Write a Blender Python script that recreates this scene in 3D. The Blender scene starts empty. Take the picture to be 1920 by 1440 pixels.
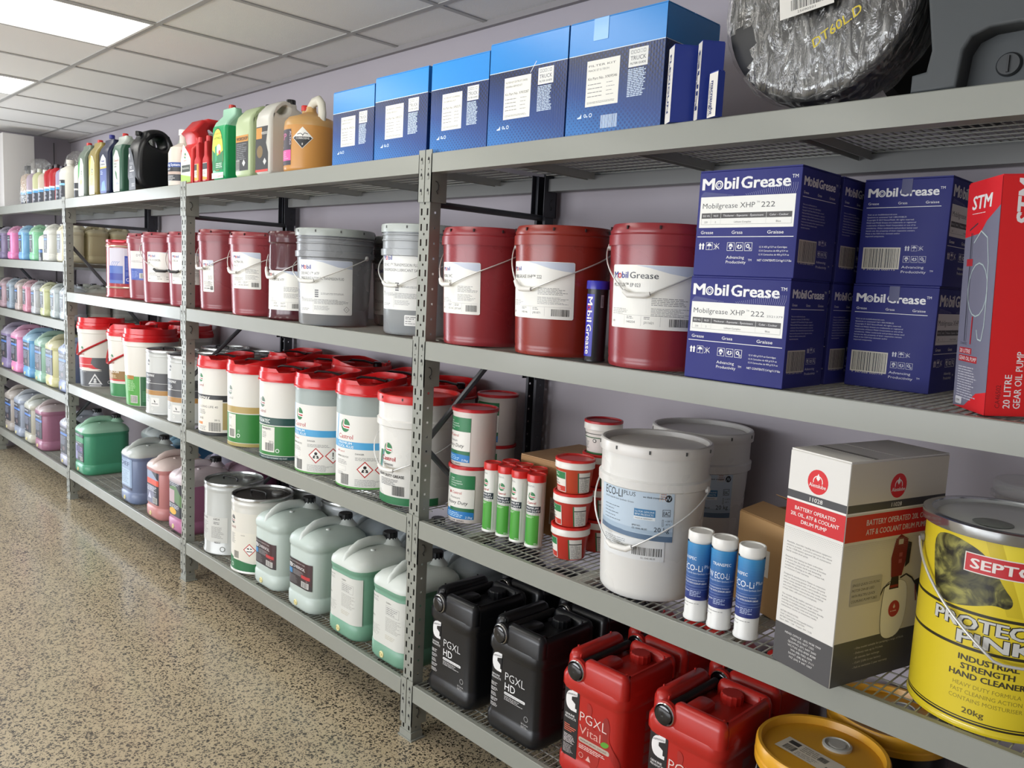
import bpy, math, random
from mathutils import Vector, Matrix
from mathutils.geometry import tessellate_polygon
SC = bpy.context.scene
COL = SC.collection
PI = math.pi
# ---------------------------------------------------------------- camera
F_PX, CX, CY, CZ, YAW, PITCH, ROLL = 1528.632, 2.1687, -1.6910, 1.6280, 0.793445, 0.123059, 0.050189
fw = Vector((-math.sin(YAW)*math.cos(PITCH), math.cos(YAW)*math.cos(PITCH), -math.sin(PITCH)))
rt = fw.cross(Vector((0, 0, 1))).normalized(); up = rt.cross(fw)
c_, s_ = math.cos(ROLL), math.sin(ROLL)
rt, up = c_*rt + s_*up, -s_*rt + c_*up
cam = bpy.data.cameras.new('camera'); cam_ob = bpy.data.objects.new('camera', cam); COL.objects.link(cam_ob)
cam.sensor_width = 36.0; cam.lens = F_PX/1920*36.0; cam.clip_start = 0.02; cam.clip_end = 60
cam_ob.matrix_world = Matrix(((rt.x, up.x, -fw.x, CX), (rt.y, up.y, -fw.y, CY), (rt.z, up.z, -fw.z, CZ), (0, 0, 0, 1)))
SC.camera = cam_ob
# ---------------------------------------------------------------- world, window light, exposure
w = bpy.data.worlds.new('world'); SC.world = w; w.use_nodes = True
w.node_tree.nodes['Background'].inputs[0].default_value = (0.75, 0.85, 1.0, 1)
w.node_tree.nodes['Background'].inputs[1].default_value = 1.2
def area(name, loc, rot, sx, sy, power, col):
    l = bpy.data.lights.new(name, 'AREA'); l.shape = 'RECTANGLE'; l.size = sx; l.size_y = sy; l.energy = power; l.color = col
    o = bpy.data.objects.new(name, l); o.location = loc; o.rotation_euler = rot; COL.objects.link(o); return o
# daylight through the glass door in the end wall and the shop windows opposite the racking
area('daylight_end_door', (-6.0, -1.15, 1.2), (0, -PI/2, 0), 2.3, .98, 70, (0.86, 0.93, 1.0))
area('daylight_shop_front', (-1.9, -6.45, 1.4), (PI/2+.45, 0, 0), 8.0, 2.0, 385, (0.95, 0.97, 1.0))
SC.view_settings.view_transform = 'Standard'; SC.view_settings.look = 'None'
SC.view_settings.exposure = 0.1; SC.view_settings.gamma = 1.0; SC.view_settings.use_curve_mapping = False
SC.cycles.use_denoising = True
SC.cycles.max_bounces = 7; SC.cycles.diffuse_bounces = 4; SC.cycles.glossy_bounces = 3
SC.cycles.transparent_max_bounces = 12; SC.cycles.caustics_reflective = False; SC.cycles.caustics_refractive = False
# ---------------------------------------------------------------- levels (metres)
LB = 1.9265; T, L2, L3, L4 = 2.0323, 1.4216, 0.8061, 0.2104
B3 = [0.198, 0.716, 1.219, 1.616, 2.0323]
DR = 0.5906; WY = 0.6256; CZL = 2.6745; XE = -5.86
# ---------------------------------------------------------------- materials
def lin(h):
    h = h.lstrip('#'); h = ''.join(ch*2 for ch in h) if len(h) == 3 else h; v = [int(h[i:i+2], 16)/255 for i in (0, 2, 4)]
    return tuple((x/12.92 if x <= .04045 else ((x+.055)/1.055)**2.4) for x in v) + (1,)
_M = {}
def M(col, rough=.5, metal=0., spec=.5, coat=0., alpha=1., emit=0., trans=0., bump=0., bscale=200.):
    k = (col, rough, metal, spec, coat, alpha, emit, trans, bump, bscale)
    if k in _M: return _M[k]
    m = bpy.data.materials.new('m_' + col.strip('#')); m.use_nodes = True; nt = m.node_tree; b = nt.nodes['Principled BSDF']
    b.inputs['Base Color'].default_value = lin(col); b.inputs['Roughness'].default_value = rough
    b.inputs['Metallic'].default_value = metal; b.inputs['Specular IOR Level'].default_value = spec
    b.inputs['Coat Weight'].default_value = coat; b.inputs['Coat Roughness'].default_value = .12
    b.inputs['Alpha'].default_value = alpha
    if trans: b.inputs['Transmission Weight'].default_value = trans
    if emit: b.inputs['Emission Color'].default_value = lin(col); b.inputs['Emission Strength'].default_value = emit
    tc = nt.nodes.new('ShaderNodeTexCoord'); n = nt.nodes.new('ShaderNodeTexNoise'); n.inputs['Scale'].default_value = bscale if bump else 9.
    nt.links.new(tc.outputs['Object'], n.inputs['Vector'])
    if bump:
        bp = nt.nodes.new('ShaderNodeBump'); bp.inputs['Strength'].default_value = bump; bp.inputs['Distance'].default_value = .002
        nt.links.new(n.outputs['Fac'], bp.inputs['Height']); nt.links.new(bp.outputs['Normal'], b.inputs['Normal'])
    elif not emit:
        mr = nt.nodes.new('ShaderNodeMapRange'); mr.inputs['To Min'].default_value = max(.02, rough*.85); mr.inputs['To Max'].default_value = min(1, rough*1.15)
        nt.links.new(n.outputs['Fac'], mr.inputs['Value']); nt.links.new(mr.outputs['Result'], b.inputs['Roughness'])
    _M[k] = m; return m
def P(col): return M(col, .42)                       # printed paper / ink
def plastic(col, r=.3): return M(col, r, 0, .5)
def steel(col='#a9aca8', r=.33): return M(col, r, .0, .6, .3)
def chrome(): return M('#d0d0d0', .18, 1.)
def hdpe(col): 
    k = ('hdpe', col)
    if k in _M: return _M[k]
    m = bpy.data.materials.new('translucent_' + col.strip('#')); m.use_nodes = True; nt = m.node_tree; b = nt.nodes['Principled BSDF']
    b.inputs['Base Color'].default_value = lin(col); b.inputs['Roughness'].default_value = .33
    tr = nt.nodes.new('ShaderNodeBsdfTranslucent'); tr.inputs['Color'].default_value = lin(col)
    mx = nt.nodes.new('ShaderNodeMixShader'); mx.inputs[0].default_value = .18
    nt.links.new(b.outputs[0], mx.inputs[1]); nt.links.new(tr.outputs[0], mx.inputs[2])
    nt.links.new(mx.outputs[0], nt.nodes['Material Output'].inputs['Surface'])
    _M[k] = m; return m
# ---------------------------------------------------------------- mesh helpers
class G:
    def __init__(s): s.v = []; s.f = []; s.m = []; s.mats = []
    def mi(s, mat):
        if mat not in s.mats: s.mats.append(mat)
        return s.mats.index(mat)
    def add(s, v, f, mat, tr=None):
        n = len(s.v); i = s.mi(mat)
        if tr is not None: v = [tuple(tr @ Vector(p)) for p in v]
        s.v += [tuple(p) for p in v]; s.f += [tuple(a+n for a in q) for q in f]; s.m += [i]*len(f)
        return s
    def box(s, x0, x1, y0, y1, z0, z1, mat, tr=None, caps=True):
        v = [(x0,y0,z0),(x1,y0,z0),(x1,y1,z0),(x0,y1,z0),(x0,y0,z1),(x1,y0,z1),(x1,y1,z1),(x0,y1,z1)]
        f = [(0,3,2,1),(4,5,6,7),(0,1,5,4),(1,2,6,5),(2,3,7,6),(3,0,4,7)]
        return s.add(v, f, mat, tr)
    def lathe(s, prof, mat, seg=48, tr=None, mats=None, closed=True, a0=0., a1=2*PI):
        full = abs(a1-a0-2*PI) < 1e-6; n = seg if full else seg+1; v = []; base = len(s.v)
        for r, z in prof:
            for i in range(n):
                a = a0 + (a1-a0)*i/seg; v.append((max(r, 1e-5)*math.cos(a), max(r, 1e-5)*math.sin(a), z))
        for j in range(len(prof)-1):
            f = []
            for i in range(seg):
                k = (i+1) % n; f.append((j*n+i, j*n+k, (j+1)*n+k, (j+1)*n+i))
            if j == 0: s.add(v, f, (mats[0] if mats else mat), tr)
            else:
                im = s.mi(mats[j] if mats else mat); s.f += [tuple(q+base for q in t) for t in f]; s.m += [im]*len(f)
        return s
    def tube(s, pts, r, mat, seg=6, tr=None, caps=True, ry=None):
        pts = [Vector(p) for p in pts]; n = len(pts); v = []; f = []
        t0 = (pts[1]-pts[0]).normalized(); ref = Vector((0, 0, 1)) if abs(t0.z) < .9 else Vector((1, 0, 0))
        nn = t0.cross(ref).normalized()
        for i, p in enumerate(pts):
            t = (pts[min(i+1, n-1)]-pts[max(i-1, 0)]).normalized()
            nn = (nn - t*nn.dot(t)).normalized(); b = t.cross(nn)
            rr = r[i] if isinstance(r, (list, tuple)) else r; rb = rr if ry is None else ry
            for k in range(seg):
                a = 2*PI*k/seg; v.append(tuple(p + nn*math.cos(a)*rr + b*math.sin(a)*rb))
        for i in range(n-1):
            for k in range(seg):
                q = (k+1) % seg; f.append((i*seg+k, i*seg+q, (i+1)*seg+q, (i+1)*seg+k))
        if caps: f.append(tuple(range(seg))[::-1]); f.append(tuple(range((n-1)*seg, n*seg)))
        return s.add(v, f, mat, tr)
    def loft(s, rings, mats, tr=None, nc=5, closed=False):
        # rings: (w, d, r, z, cx, cy)
        v = []; N = None
        for (w_, d_, r_, z_, cx_, cy_) in rings:
            ring = rrect(w_, d_, r_, nc); N = len(ring); v += [(x+cx_, y+cy_, z_) for x, y in ring]
        base = len(s.v)
        if tr is not None: v = [tuple(tr @ Vector(p)) for p in v]
        s.v += v
        for j in range(len(rings)-1):
            im = s.mi(mats[j] if isinstance(mats, list) else mats)
            for i in range(N):
                k = (i+1) % N; s.f.append((base+j*N+i, base+j*N+k, base+(j+1)*N+k, base+(j+1)*N+i)); s.m.append(im)
        s.f.append(tuple(base+i for i in range(N))[::-1]); s.m.append(s.mi(mats[0] if isinstance(mats, list) else mats))
        s.f.append(tuple(base+(len(rings)-1)*N+i for i in range(N))); s.m.append(s.mi(mats[-1] if isinstance(mats, list) else mats))
        return s
    def mesh(s, name, smooth=True, ang=38):
        me = bpy.data.meshes.new(name); me.from_pydata(s.v, [], s.f)
        for m in s.mats: me.materials.append(m)
        me.polygons.foreach_set('material_index', s.m); me.polygons.foreach_set('use_smooth', [smooth]*len(s.f)); me.update()
        if smooth: me.set_sharp_from_angle(angle=math.radians(ang))
        return me
    def ob(s, name, parent=None, smooth=True, ang=38, kind=None, label=None): return OB(name, s.mesh(name, smooth, ang), parent, kind, label)
def OB(name, me, parent=None, kind=None, label=None, loc=None, rz=None):
    o = bpy.data.objects.new(name, me); COL.objects.link(o)
    if parent is not None: o.parent = parent
    if kind: o['kind'] = kind
    if label: o['label'] = label
    if loc is not None: o.location = loc
    if rz is not None: o.rotation_euler[2] = rz
    return o
def rrect(w_, d_, r_, n=5):
    r_ = min(r_, w_/2-1e-4, d_/2-1e-4); pts = []
    for cx_, cy_, a in ((w_/2-r_, d_/2-r_, 0), (-w_/2+r_, d_/2-r_, PI/2), (-w_/2+r_, -d_/2+r_, PI), (w_/2-r_, -d_/2+r_, 1.5*PI)):
        for i in range(n): t = a + PI/2*i/(n-1); pts.append((cx_+r_*math.cos(t), cy_+r_*math.sin(t)))
    return pts
_C = {}
def cached(key, fn):
    if key not in _C: _C[key] = fn()
    return _C[key]
def thing(name, label, cat, loc, rz=0., group=None):
    o = bpy.data.objects.new(name, None); COL.objects.link(o); o.empty_display_size = .05
    o.location = loc; o.rotation_euler[2] = rz; o['label'] = label; o['category'] = cat
    if group: o['group'] = group
    return o
def shape2d(outer, holes, depth, bev, mat, name):
    """silhouette in x-z, thickness in y, rounded rim, returns G"""
    c = bpy.data.curves.new(name, 'CURVE'); c.dimensions = '2D'; c.fill_mode = 'BOTH'
    for loop in [outer]+holes:
        s = c.splines.new('POLY'); s.points.add(len(loop)-1)
        for i, p in enumerate(loop): s.points[i].co = (p[0], p[1], 0, 1)
        s.use_cyclic_u = True
    c.bevel_depth = bev; c.bevel_resolution = 2; c.extrude = max(depth/2-bev, .0005); c.offset = -bev
    o = bpy.data.objects.new(name, c); me = o.to_mesh()
    v = [(p.co.x, -p.co.z, p.co.y) for p in me.vertices]; f = [tuple(p.vertices) for p in me.polygons]
    o.to_mesh_clear(); bpy.data.objects.remove(o); bpy.data.curves.remove(c)
    g = G(); g.add(v, f, mat); return g
def smoothloop(pts, it=2):
    for _ in range(it):
        q = []
        for i in range(len(pts)):
            a, b = pts[i], pts[(i+1) % len(pts)]
            q += [(a[0]*.75+b[0]*.25, a[1]*.75+b[1]*.25), (a[0]*.25+b[0]*.75, a[1]*.25+b[1]*.75)]
        pts = q
    return pts
# ---------------------------------------------------------------- printed labels
_T = {}
def text_tris(txt, bold):
    k = (txt, bold < 0)
    if k not in _T:
        c = bpy.data.curves.new('t', 'FONT'); c.body = txt; c.resolution_u = 2; c.offset = min(bold, 0); c.size = 1.37
        o = bpy.data.objects.new('t', c); me = o.to_mesh()
        v = [(p.co.x, p.co.y) for p in me.vertices]; f = [[v[i] for i in p.vertices] for p in me.polygons]
        o.to_mesh_clear(); bpy.data.objects.remove(o); bpy.data.curves.remove(c)
        xs = [p[0] for p in v] or [0, 1]; _T[k] = (f, min(xs), max(xs))
    return _T[k]
def clipx(poly, x, keep_left):
    out = []; n = len(poly)
    for i in range(n):
        a, b = poly[i], poly[(i+1) % n]; ia = (a[0] <= x) if keep_left else (a[0] >= x); ib = (b[0] <= x) if keep_left else (b[0] >= x)
        if ia: out.append(a)
        if ia != ib: t = (x-a[0])/(b[0]-a[0]); out.append((x, a[1]+t*(b[1]-a[1])))
    return out
class Lab:
    """flat print in millimetres: x from the centre, y up from the bottom"""
    def __init__(s, w_, h_, bg=None):
        s.w, s.h = w_, h_; s.xs = 1.; s.it = []; s.rnd = random.Random(int(w_*7+h_*13))
        if bg: s.r(-w_/2, 0, w_, h_, bg)
    def _a(s, polys, col):
        xs = [p[0] for q in polys for p in q]; ys = [p[1] for q in polys for p in q]
        if not xs: return s
        bb = (min(xs), min(ys), max(xs), max(ys)); ly = 0
        for (b2, l2, _, _) in s.it:
            if bb[0] < b2[2] and bb[2] > b2[0] and bb[1] < b2[3] and bb[3] > b2[1]: ly = max(ly, l2+1)
        s.it.append((bb, ly, polys, col)); return s
    def r(s, x, y, w_, h_, col): return s._a([[(x, y), (x+w_, y), (x+w_, y+h_), (x, y+h_)]], col)
    def rc(s, w_, h_, rad, col, x=0, y=None):
        y = h_/2 if y is None else y
        return s._a([[(px+x, py+y) for px, py in rrect(w_, h_, rad, 4)]], col)
    def p(s, pts, col):
        t = tessellate_polygon([[Vector((a, b, 0)) for a, b in pts]]); o = []
        for q in t:
            a = [pts[i] for i in q]
            if (a[1][0]-a[0][0])*(a[2][1]-a[0][1])-(a[1][1]-a[0][1])*(a[2][0]-a[0][0]) < 0: a = a[::-1]
            o.append(a)
        return s._a(o, col)
    def c(s, x, y, rad, col, ry=None, n=24):
        ry = ry or rad; return s._a([[(x+rad*math.cos(2*PI*i/n), y+ry*math.sin(2*PI*i/n)) for i in range(n)]], col)
    def ring(s, x, y, rad, t, col, n=24):
        o = []
        for i in range(n):
            a, b = 2*PI*i/n, 2*PI*(i+1)/n
            o.append([(x+(rad-t)*math.cos(a), y+(rad-t)*math.sin(a)), (x+rad*math.cos(a), y+rad*math.sin(a)), (x+rad*math.cos(b), y+rad*math.sin(b)), (x+(rad-t)*math.cos(b), y+(rad-t)*math.sin(b))])
        return s._a(o, col)
    def line(s, pts, t, col):
        o = []
        for a, b in zip(pts, pts[1:]):
            dx, dy = b[0]-a[0], b[1]-a[1]; l = math.hypot(dx, dy) or 1; nx, ny = -dy/l*t/2, dx/l*t/2
            o.append([(a[0]-nx, a[1]-ny), (b[0]-nx, b[1]-ny), (b[0]+nx, b[1]+ny), (a[0]+nx, a[1]+ny)])
        return s._a(o, col)
    def frame(s, x, y, w_, h_, t, col):
        return s._a([[(x, y), (x+w_, y), (x+w_, y+t), (x, y+t)], [(x, y+h_-t), (x+w_, y+h_-t), (x+w_, y+h_), (x, y+h_)], [(x, y+t), (x+t, y+t), (x+t, y+h_-t), (x, y+h_-t)], [(x+w_-t, y+t), (x+w_, y+t), (x+w_, y+h_-t), (x+w_-t, y+h_-t)]], col)
    def dia(s, x, y, rad, col, inner=None, t=2.):
        s._a([[(x-rad, y), (x, y-rad), (x+rad, y), (x, y+rad)]], col)
        if inner: s._a([[(x-rad+t*1.4, y), (x, y-rad+t*1.4), (x+rad-t*1.4, y), (x, y+rad-t*1.4)]], inner)
        return s
    def t(s, x, y, size, txt, col, bold=0., w=None, al='l', rot=0., sh=0.):
        f, a, b = text_tris(txt, bold); sx = size if w is None else w/(b-a)
        ox = {'l': -a, 'c': -(a+b)/2, 'r': -b}[al]; cr, sr = math.cos(rot), math.sin(rot); e = bold*1.25
        cp = [(0, 0)] if bold <= .008 else [(-e, -e*.5), (e, e*.5)] if bold < .02 else [(-e, -e*.5), (e, -e*.5), (-e, e*.5), (e, e*.5)]
        for dx_, dy_ in cp:             # each pass lies on its own thin layer
            o = []
            for q in f:
                z = []
                for px, py in q:
                    u, v_ = (px+ox+dx_)*sx + sh*py*size, (py+dy_)*size; z.append((x+u*cr-v_*sr, y+u*sr+v_*cr))
                o.append(z)
            s._a(o, col)
        return s
    def fine(s, x, y, w_, n, pitch, col, t=None, rag=.35):
        o = []; t = t or pitch*.42
        for i in range(n):
            px = x; end = x + w_*(1-s.rnd.random()*rag)
            while px < end:
                l = pitch*(1+3*s.rnd.random()); q = min(px+l, end); yy = y-i*pitch
                if q-px > .3: o.append([(px, yy-t), (q, yy-t), (q, yy), (px, yy)])
                px = q + pitch*.4
        return s._a(o, col)
    def bars(s, x, y, w_, h_, col='#1a1a1a', bg=None):
        if bg: s.r(x-w_*.05, y-h_*.06, w_*1.1, h_*1.12, bg)
        o = []; px = x
        while px < x+w_:
            l = w_*s.rnd.choice((.012, .02, .03)); o.append([(px, y), (px+l, y), (px+l, y+h_), (px, y+h_)]); px += l + w_*s.rnd.choice((.014, .02, .03))
        return s._a(o, col)
    def build(s, name, parent, mapf, step=None, off=.0006, label=None, ox=0., oz=0.):
        g = G()
        for bb, ly, polys, col in s.it:
            v = []; f = []; mat = P(col) if isinstance(col, str) else col; h = off + ly*.00012
            for q in polys:
                qs = [q]
                if step:
                    x0 = min(p[0] for p in q); x1 = max(p[0] for p in q)
                    if x1-x0 > step*.6:
                        qs = []; k = math.floor(x0/step); cur = q
                        while True:
                            xe = (k+1)*step
                            if xe >= x1: qs.append(cur); break
                            l = clipx(cur, xe, True)
                            if len(l) > 2: qs.append(l)
                            cur = clipx(cur, xe, False); k += 1
                            if len(cur) < 3: break
                for z in qs:
                    n = len(v)
                    for px, py in z: v.append(mapf((px*s.xs+ox)/1000, (py+oz)/1000, h))
                    f.append(tuple(range(n, len(v))))
            g.add(v, f, mat)
        return g.ob(name, parent, smooth=False, label=label)
def flat(o, d, n):
    o, d, n = Vector(o), Vector(d).normalized(), Vector(n).normalized()
    return lambda s, z, h: tuple(o + d*s + Vector((0, 0, z)) + n*h)
def plane3(o, d, u, n):
    o, d, u, n = Vector(o), Vector(d).normalized(), Vector(u).normalized(), Vector(n).normalized()
    return lambda s, z, h: tuple(o + d*s + u*z + n*h)
def cyl(rf, a0=-PI/2):
    def f(s, z, h):
        r = rf(z) if callable(rf) else rf; a = a0 + s/r; return ((r+h)*math.cos(a), (r+h)*math.sin(a), z)
    return f
def rrmap(w_, d_, r_, cx=0., cy=0., turn=0.):
    a = w_/2-r_; q = r_*PI/2; b = d_-2*r_
    def f(s, z, h):
        sg = 1 if s >= 0 else -1; t = abs(s)
        if t <= a: x, y, nx, ny = t, -d_/2, 0, -1
        elif t <= a+q: an = (t-a)/r_; nx, ny = math.sin(an), -math.cos(an); x, y = a+r_*nx, -d_/2+r_+r_*ny
        else: x, y, nx, ny = w_/2, -d_/2+r_+(t-a-q), 1, 0
        return (sg*(x+nx*h)+cx, y+ny*h+cy, z)
    return f
# ---------------------------------------------------------------- room shell
def struct(g, name, parent=None, smooth=False):
    o = g.ob(name, parent, smooth=smooth)
    if parent is None: o['kind'] = 'structure'
    return o
def floor_mat():
    m = bpy.data.materials.new('polished_aggregate'); m.use_nodes = True; nt = m.node_tree; N = nt.nodes.new; L = nt.links.new
    b = nt.nodes['Principled BSDF']; tc = N('ShaderNodeTexCoord')
    nz = N('ShaderNodeTexNoise'); nz.inputs['Scale'].default_value = 80; nz.inputs['Detail'].default_value = 1
    L(tc.outputs['Object'], nz.inputs['Vector'])
    mixv = N('ShaderNodeVectorMath'); mixv.operation = 'MULTIPLY_ADD'; mixv.inputs[1].default_value = (.014, .014, 0)
    L(nz.outputs['Color'], mixv.inputs[0]); L(tc.outputs['Object'], mixv.inputs[2])
    def layer(scale, thr_lo, thr_hi, keep):
        v = N('ShaderNodeTexVoronoi'); v.inputs['Scale'].default_value = scale; L(mixv.outputs[0], v.inputs['Vector'])
        sp = N('ShaderNodeSeparateColor'); L(v.outputs['Color'], sp.inputs[0])
        mr = N('ShaderNodeMapRange'); mr.inputs['To Min'].default_value = thr_lo; mr.inputs['To Max'].default_value = thr_hi; L(sp.outputs[0], mr.inputs['Value'])
        lt = N('ShaderNodeMath'); lt.operation = 'LESS_THAN'; L(v.outputs['Distance'], lt.inputs[0]); L(mr.outputs[0], lt.inputs[1])
        k = N('ShaderNodeMath'); k.operation = 'LESS_THAN'; k.inputs[1].default_value = keep; L(sp.outputs[1], k.inputs[0])
        a = N('ShaderNodeMath'); a.operation = 'MULTIPLY'; L(lt.outputs[0], a.inputs[0]); L(k.outputs[0], a.inputs[1]); return a, sp
    a1, s1 = layer(92, .2, .54, .85); a2, s2 = layer(190, .15, .55, .7)
    mx = N('ShaderNodeMath'); mx.operation = 'MAXIMUM'; L(a1.outputs[0], mx.inputs[0]); L(a2.outputs[0], mx.inputs[1])
    big = N('ShaderNodeTexNoise'); big.inputs['Scale'].default_value = 2.5; big.inputs['Detail'].default_value = 3; L(tc.outputs['Object'], big.inputs['Vector'])
    c0 = N('ShaderNodeMix'); c0.data_type = 'RGBA'; c0.inputs[6].default_value = lin('#c0b092'); c0.inputs[7].default_value = lin('#ab9c80'); L(big.outputs['Fac'], c0.inputs[0])
    dk = N('ShaderNodeMix'); dk.data_type = 'RGBA'; dk.inputs[6].default_value = lin('#38342d'); dk.inputs[7].default_value = lin('#5c554b'); L(s1.outputs[2], dk.inputs[0])
    mix = N('ShaderNodeMix'); mix.data_type = 'RGBA'; L(mx.outputs[0], mix.inputs[0]); L(c0.outputs[2], mix.inputs[6]); L(dk.outputs[2], mix.inputs[7])
    L(mix.outputs[2], b.inputs['Base Color']); b.inputs['Roughness'].default_value = .3; b.inputs['Coat Weight'].default_value = .35; b.inputs['Coat Roughness'].default_value = .13
    return m
def wall_mat(col, sc=160, st=.12):
    return M(col, .8, 0, .3, 0, 1., 0, 0, st, sc)
g = G(); g.box(XE, 4.6, -6.3, WY, -.1, 0, floor_mat()); struct(g, 'floor')
WALL = wall_mat('#aaa4aa')
g = G(); g.box(XE-.1, 4.6, WY, WY+.1, -.1, CZL+.3, WALL); struct(g, 'wall_back')
# end wall, open for the glazed door
g = G(); g.box(XE-.1, XE, -.65, WY, 0, CZL+.3, WALL); g.box(XE-.1, XE, -1.65, -.65, 2.42, CZL+.3, WALL); g.box(XE-.1, XE, -6.3, -1.65, 0, CZL+.3, WALL); struct(g, 'wall_end')
g = G(); g.box(XE, XE+.004, .487, .494, 0, CZL-.04, M('#5d5c5c', .7)); struct(g, 'trim_1')
g = G(); g.box(4.6, 4.7, -6.3, WY, 0, CZL+.3, WALL); struct(g, 'wall_right')
g = G(); g.box(XE, 4.6, -6.4, -6.3, 0, .45, WALL); g.box(XE, 4.6, -6.4, -6.3, 2.45, CZL+.3, WALL); g.box(XE, -5, -6.4, -6.3, .45, 2.45, WALL); g.box(3, 4.6, -6.4, -6.3, .45, 2.45, WALL); struct(g, 'wall_front')
ALU = M('#8f9296', .35, .6)
for i in range(1):
    y0 = -1.65; y1 = -.65
    g = G(); g.box(XE-.07, XE-.03, y0, y0+.07, 0, 2.42, ALU); g.box(XE-.07, XE-.03, y1-.07, y1, 0, 2.42, ALU); g.box(XE-.07, XE-.03, y0, y1, 0, .12, ALU); g.box(XE-.07, XE-.03, y0, y1, 2.34, 2.42, ALU)
    d_ = struct(g, 'door_%d' % (i+1)); h = G(); h.tube([(XE+.03, y0+.14, .9), (XE+.03, y0+.14, 1.3)], .014, chrome()); h.ob('door_handle', d_)
for i in range(4):
    x0 = -5+i*2.0; g = G(); g.box(x0, x0+.05, -6.38, -6.32, .45, 2.45, ALU); g.box(x0+1.95, x0+2., -6.38, -6.32, .45, 2.45, ALU); g.box(x0, x0+2, -6.38, -6.32, .45, .5, ALU); g.box(x0, x0+2, -6.38, -6.32, 2.4, 2.45, ALU)
    struct(g, 'window_%d' % (i+1))
# ceiling: tee grid carrying separate tiles, with light panels let into it
GX, GY, GS = -.42493, .36138, .6
root = G().box(XE-.1, 4.6, -6.3, WY, CZL+.12, CZL+.2, M('#6a6a6a', .9)); ceil_ob = struct(root, 'ceiling')
TILE = M('#e6e5e1', .9, 0, .2, 0, 1., 0, 0, .35, 260); TEE = M('#a9a8a5', .6)
lights = set()
LP = []
for k in (-1, 2, 5):
    for j in (0, 4, 8): LP.append((k, j))
for k, j in LP: lights.add((k, j+2)); lights.add((k, j+3))
tile_me = G().box(-.2955, .2955, -.2955, .2955, 0, .015, TILE).mesh('ceiling_tile', False)
tile_edge = G().box(-.2935, .2935, -.126, .119, 0, .015, TILE).mesh('ceiling_tile_edge', False)
for k in range(-8, 10):
    xc = GX-GS*k-.3
    if xc-.3 > 4.6 or xc < XE-.2: continue
    for j in range(0, 12):
        if (k, j) in lights: continue
        if j == 0: OB('ceiling_tile', tile_edge, ceil_ob, loc=(xc, (GY+WY)/2, CZL+.001))
        else: OB('ceiling_tile', tile_me, ceil_ob, loc=(xc, GY-GS*j+.3, CZL+.001))
for j in range(0, 12):
    g = G(); g.box(XE, 4.6, GY-GS*j-.012, GY-GS*j+.012, CZL-.003, CZL+.0007, TEE); g.ob('tee_bar', ceil_ob, smooth=False)
for k in range(-8, 10):
    x = GX-GS*k
    if XE < x < 4.6: g = G(); g.box(x-.012, x+.012, -6.3, WY, CZL-.0034, CZL+.0005, TEE); g.ob('tee_bar', ceil_ob, smooth=False)
g = G(); g.box(XE, 4.6, WY-.022, WY, CZL-.022, CZL+.006, M('#8d8989', .6)); struct(g, 'trim_2')
PAN = M('#fffdf6', .5, emit=5.0)
fr_me = G().box(-.288, .288, -.588, -.576, -.006, .03, M('#e9e9e6', .4)).box(-.288, .288, .576, .588, -.006, .03, M('#e9e9e6', .4)).box(-.288, -.276, -.576, .576, -.006, .03, M('#e9e9e6', .4)).box(.276, .288, -.576, .576, -.006, .03, M('#e9e9e6', .4)).mesh('light_frame', False)
df_me = G().box(-.276, .276, -.576, .576, -.002, .01, PAN).mesh('light_diffuser', False)
nl = 0
for k, j in LP:
    x = GX-GS*k-.3; y = GY-GS*(j+2)
    if y-.6 < -6.2: continue
    if (k, j) == (2, 0): lb = 'large glowing ceiling light panel nearest the camera, top left'
    elif (k, j) == (5, 0): lb = 'glowing ceiling light panel farther away, at the left edge of the ceiling'
    else: lb = 'recessed ceiling light panel %s, %s' % ({-1: 'nearest the camera end', 2: 'level with the second bay', 5: 'near the end wall'}[k], {0: 'row closest to the racking', 4: 'middle row of the room', 8: 'row farthest from the racking'}[j])
    t = thing('ceiling_light', lb, 'light', (x, y, CZL), 0, 'recessed ceiling light panels')
    OB('light_frame', fr_me, t); OB('light_diffuser', df_me, t)
# ---------------------------------------------------------------- racking
ST = M('#8c8e86', .45, 0, .4, .22); SD = M('#303137', .4, 0, .5); HOLE = M('#1c1c1d', .9); WIRE = M('#a9aaa3', .4, 0, .5); BR = M('#55575b', .3, .3, .5)
rack = thing('storage_rack', 'long grey steel longspan racking with four bays of wire shelves along the wall', 'shelving', (0, 0, 0))
def post_mesh(mat, name):
    g = G(); H = 2.030
    def sheet(us, zs, holes, fn):
        v = []; f = []; n = len(us); m = len(zs)
        for z in zs:
            for u in us: v.append(fn(u, z))
        for j in range(m-1):
            for i in range(n-1):
                if (i, j) in holes: continue
                f.append((j*n+i, j*n+i+1, (j+1)*n+i+1, (j+1)*n+i))
        g.add(v, f, mat)
    us = [-.0275, -.0195, -.0115, -.0035, .0035, .0115, .0195, .0275]; zs = []; holes = set(); z = .02
    zs = [0., .02]; j = 1
    while z+.05 < H:
        for q in (.007, .015, .037, .05): zs.append(z+q)
        holes |= {(3, j), (1, j+2), (5, j+2)}; j += 4; z += .05
    zs.append(H); sheet(us, zs, holes, lambda u, z: (u, 0, z))
    zs = [0., .02]; holes = set(); j = 1; z = .02
    while z+.05 < H:
        for q in (.021, .028, .05): zs.append(z+q)
        holes.add((1, j+1)); j += 3; z += .05
    zs.append(H)
    for sx in (-1, 1): sheet([0, .019, .026, .045], zs, holes, lambda u, z, sx=sx: (sx*.0275, u, z))
    for sx in (-1, 1): g.box(min(sx*.0275, sx*.015), max(sx*.0275, sx*.015), .0445, .045, 0, H, mat)
    return g.mesh(name, False)
pm, pr = post_mesh(ST, 'post_front'), post_mesh(SD, 'post_rear')
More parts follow.
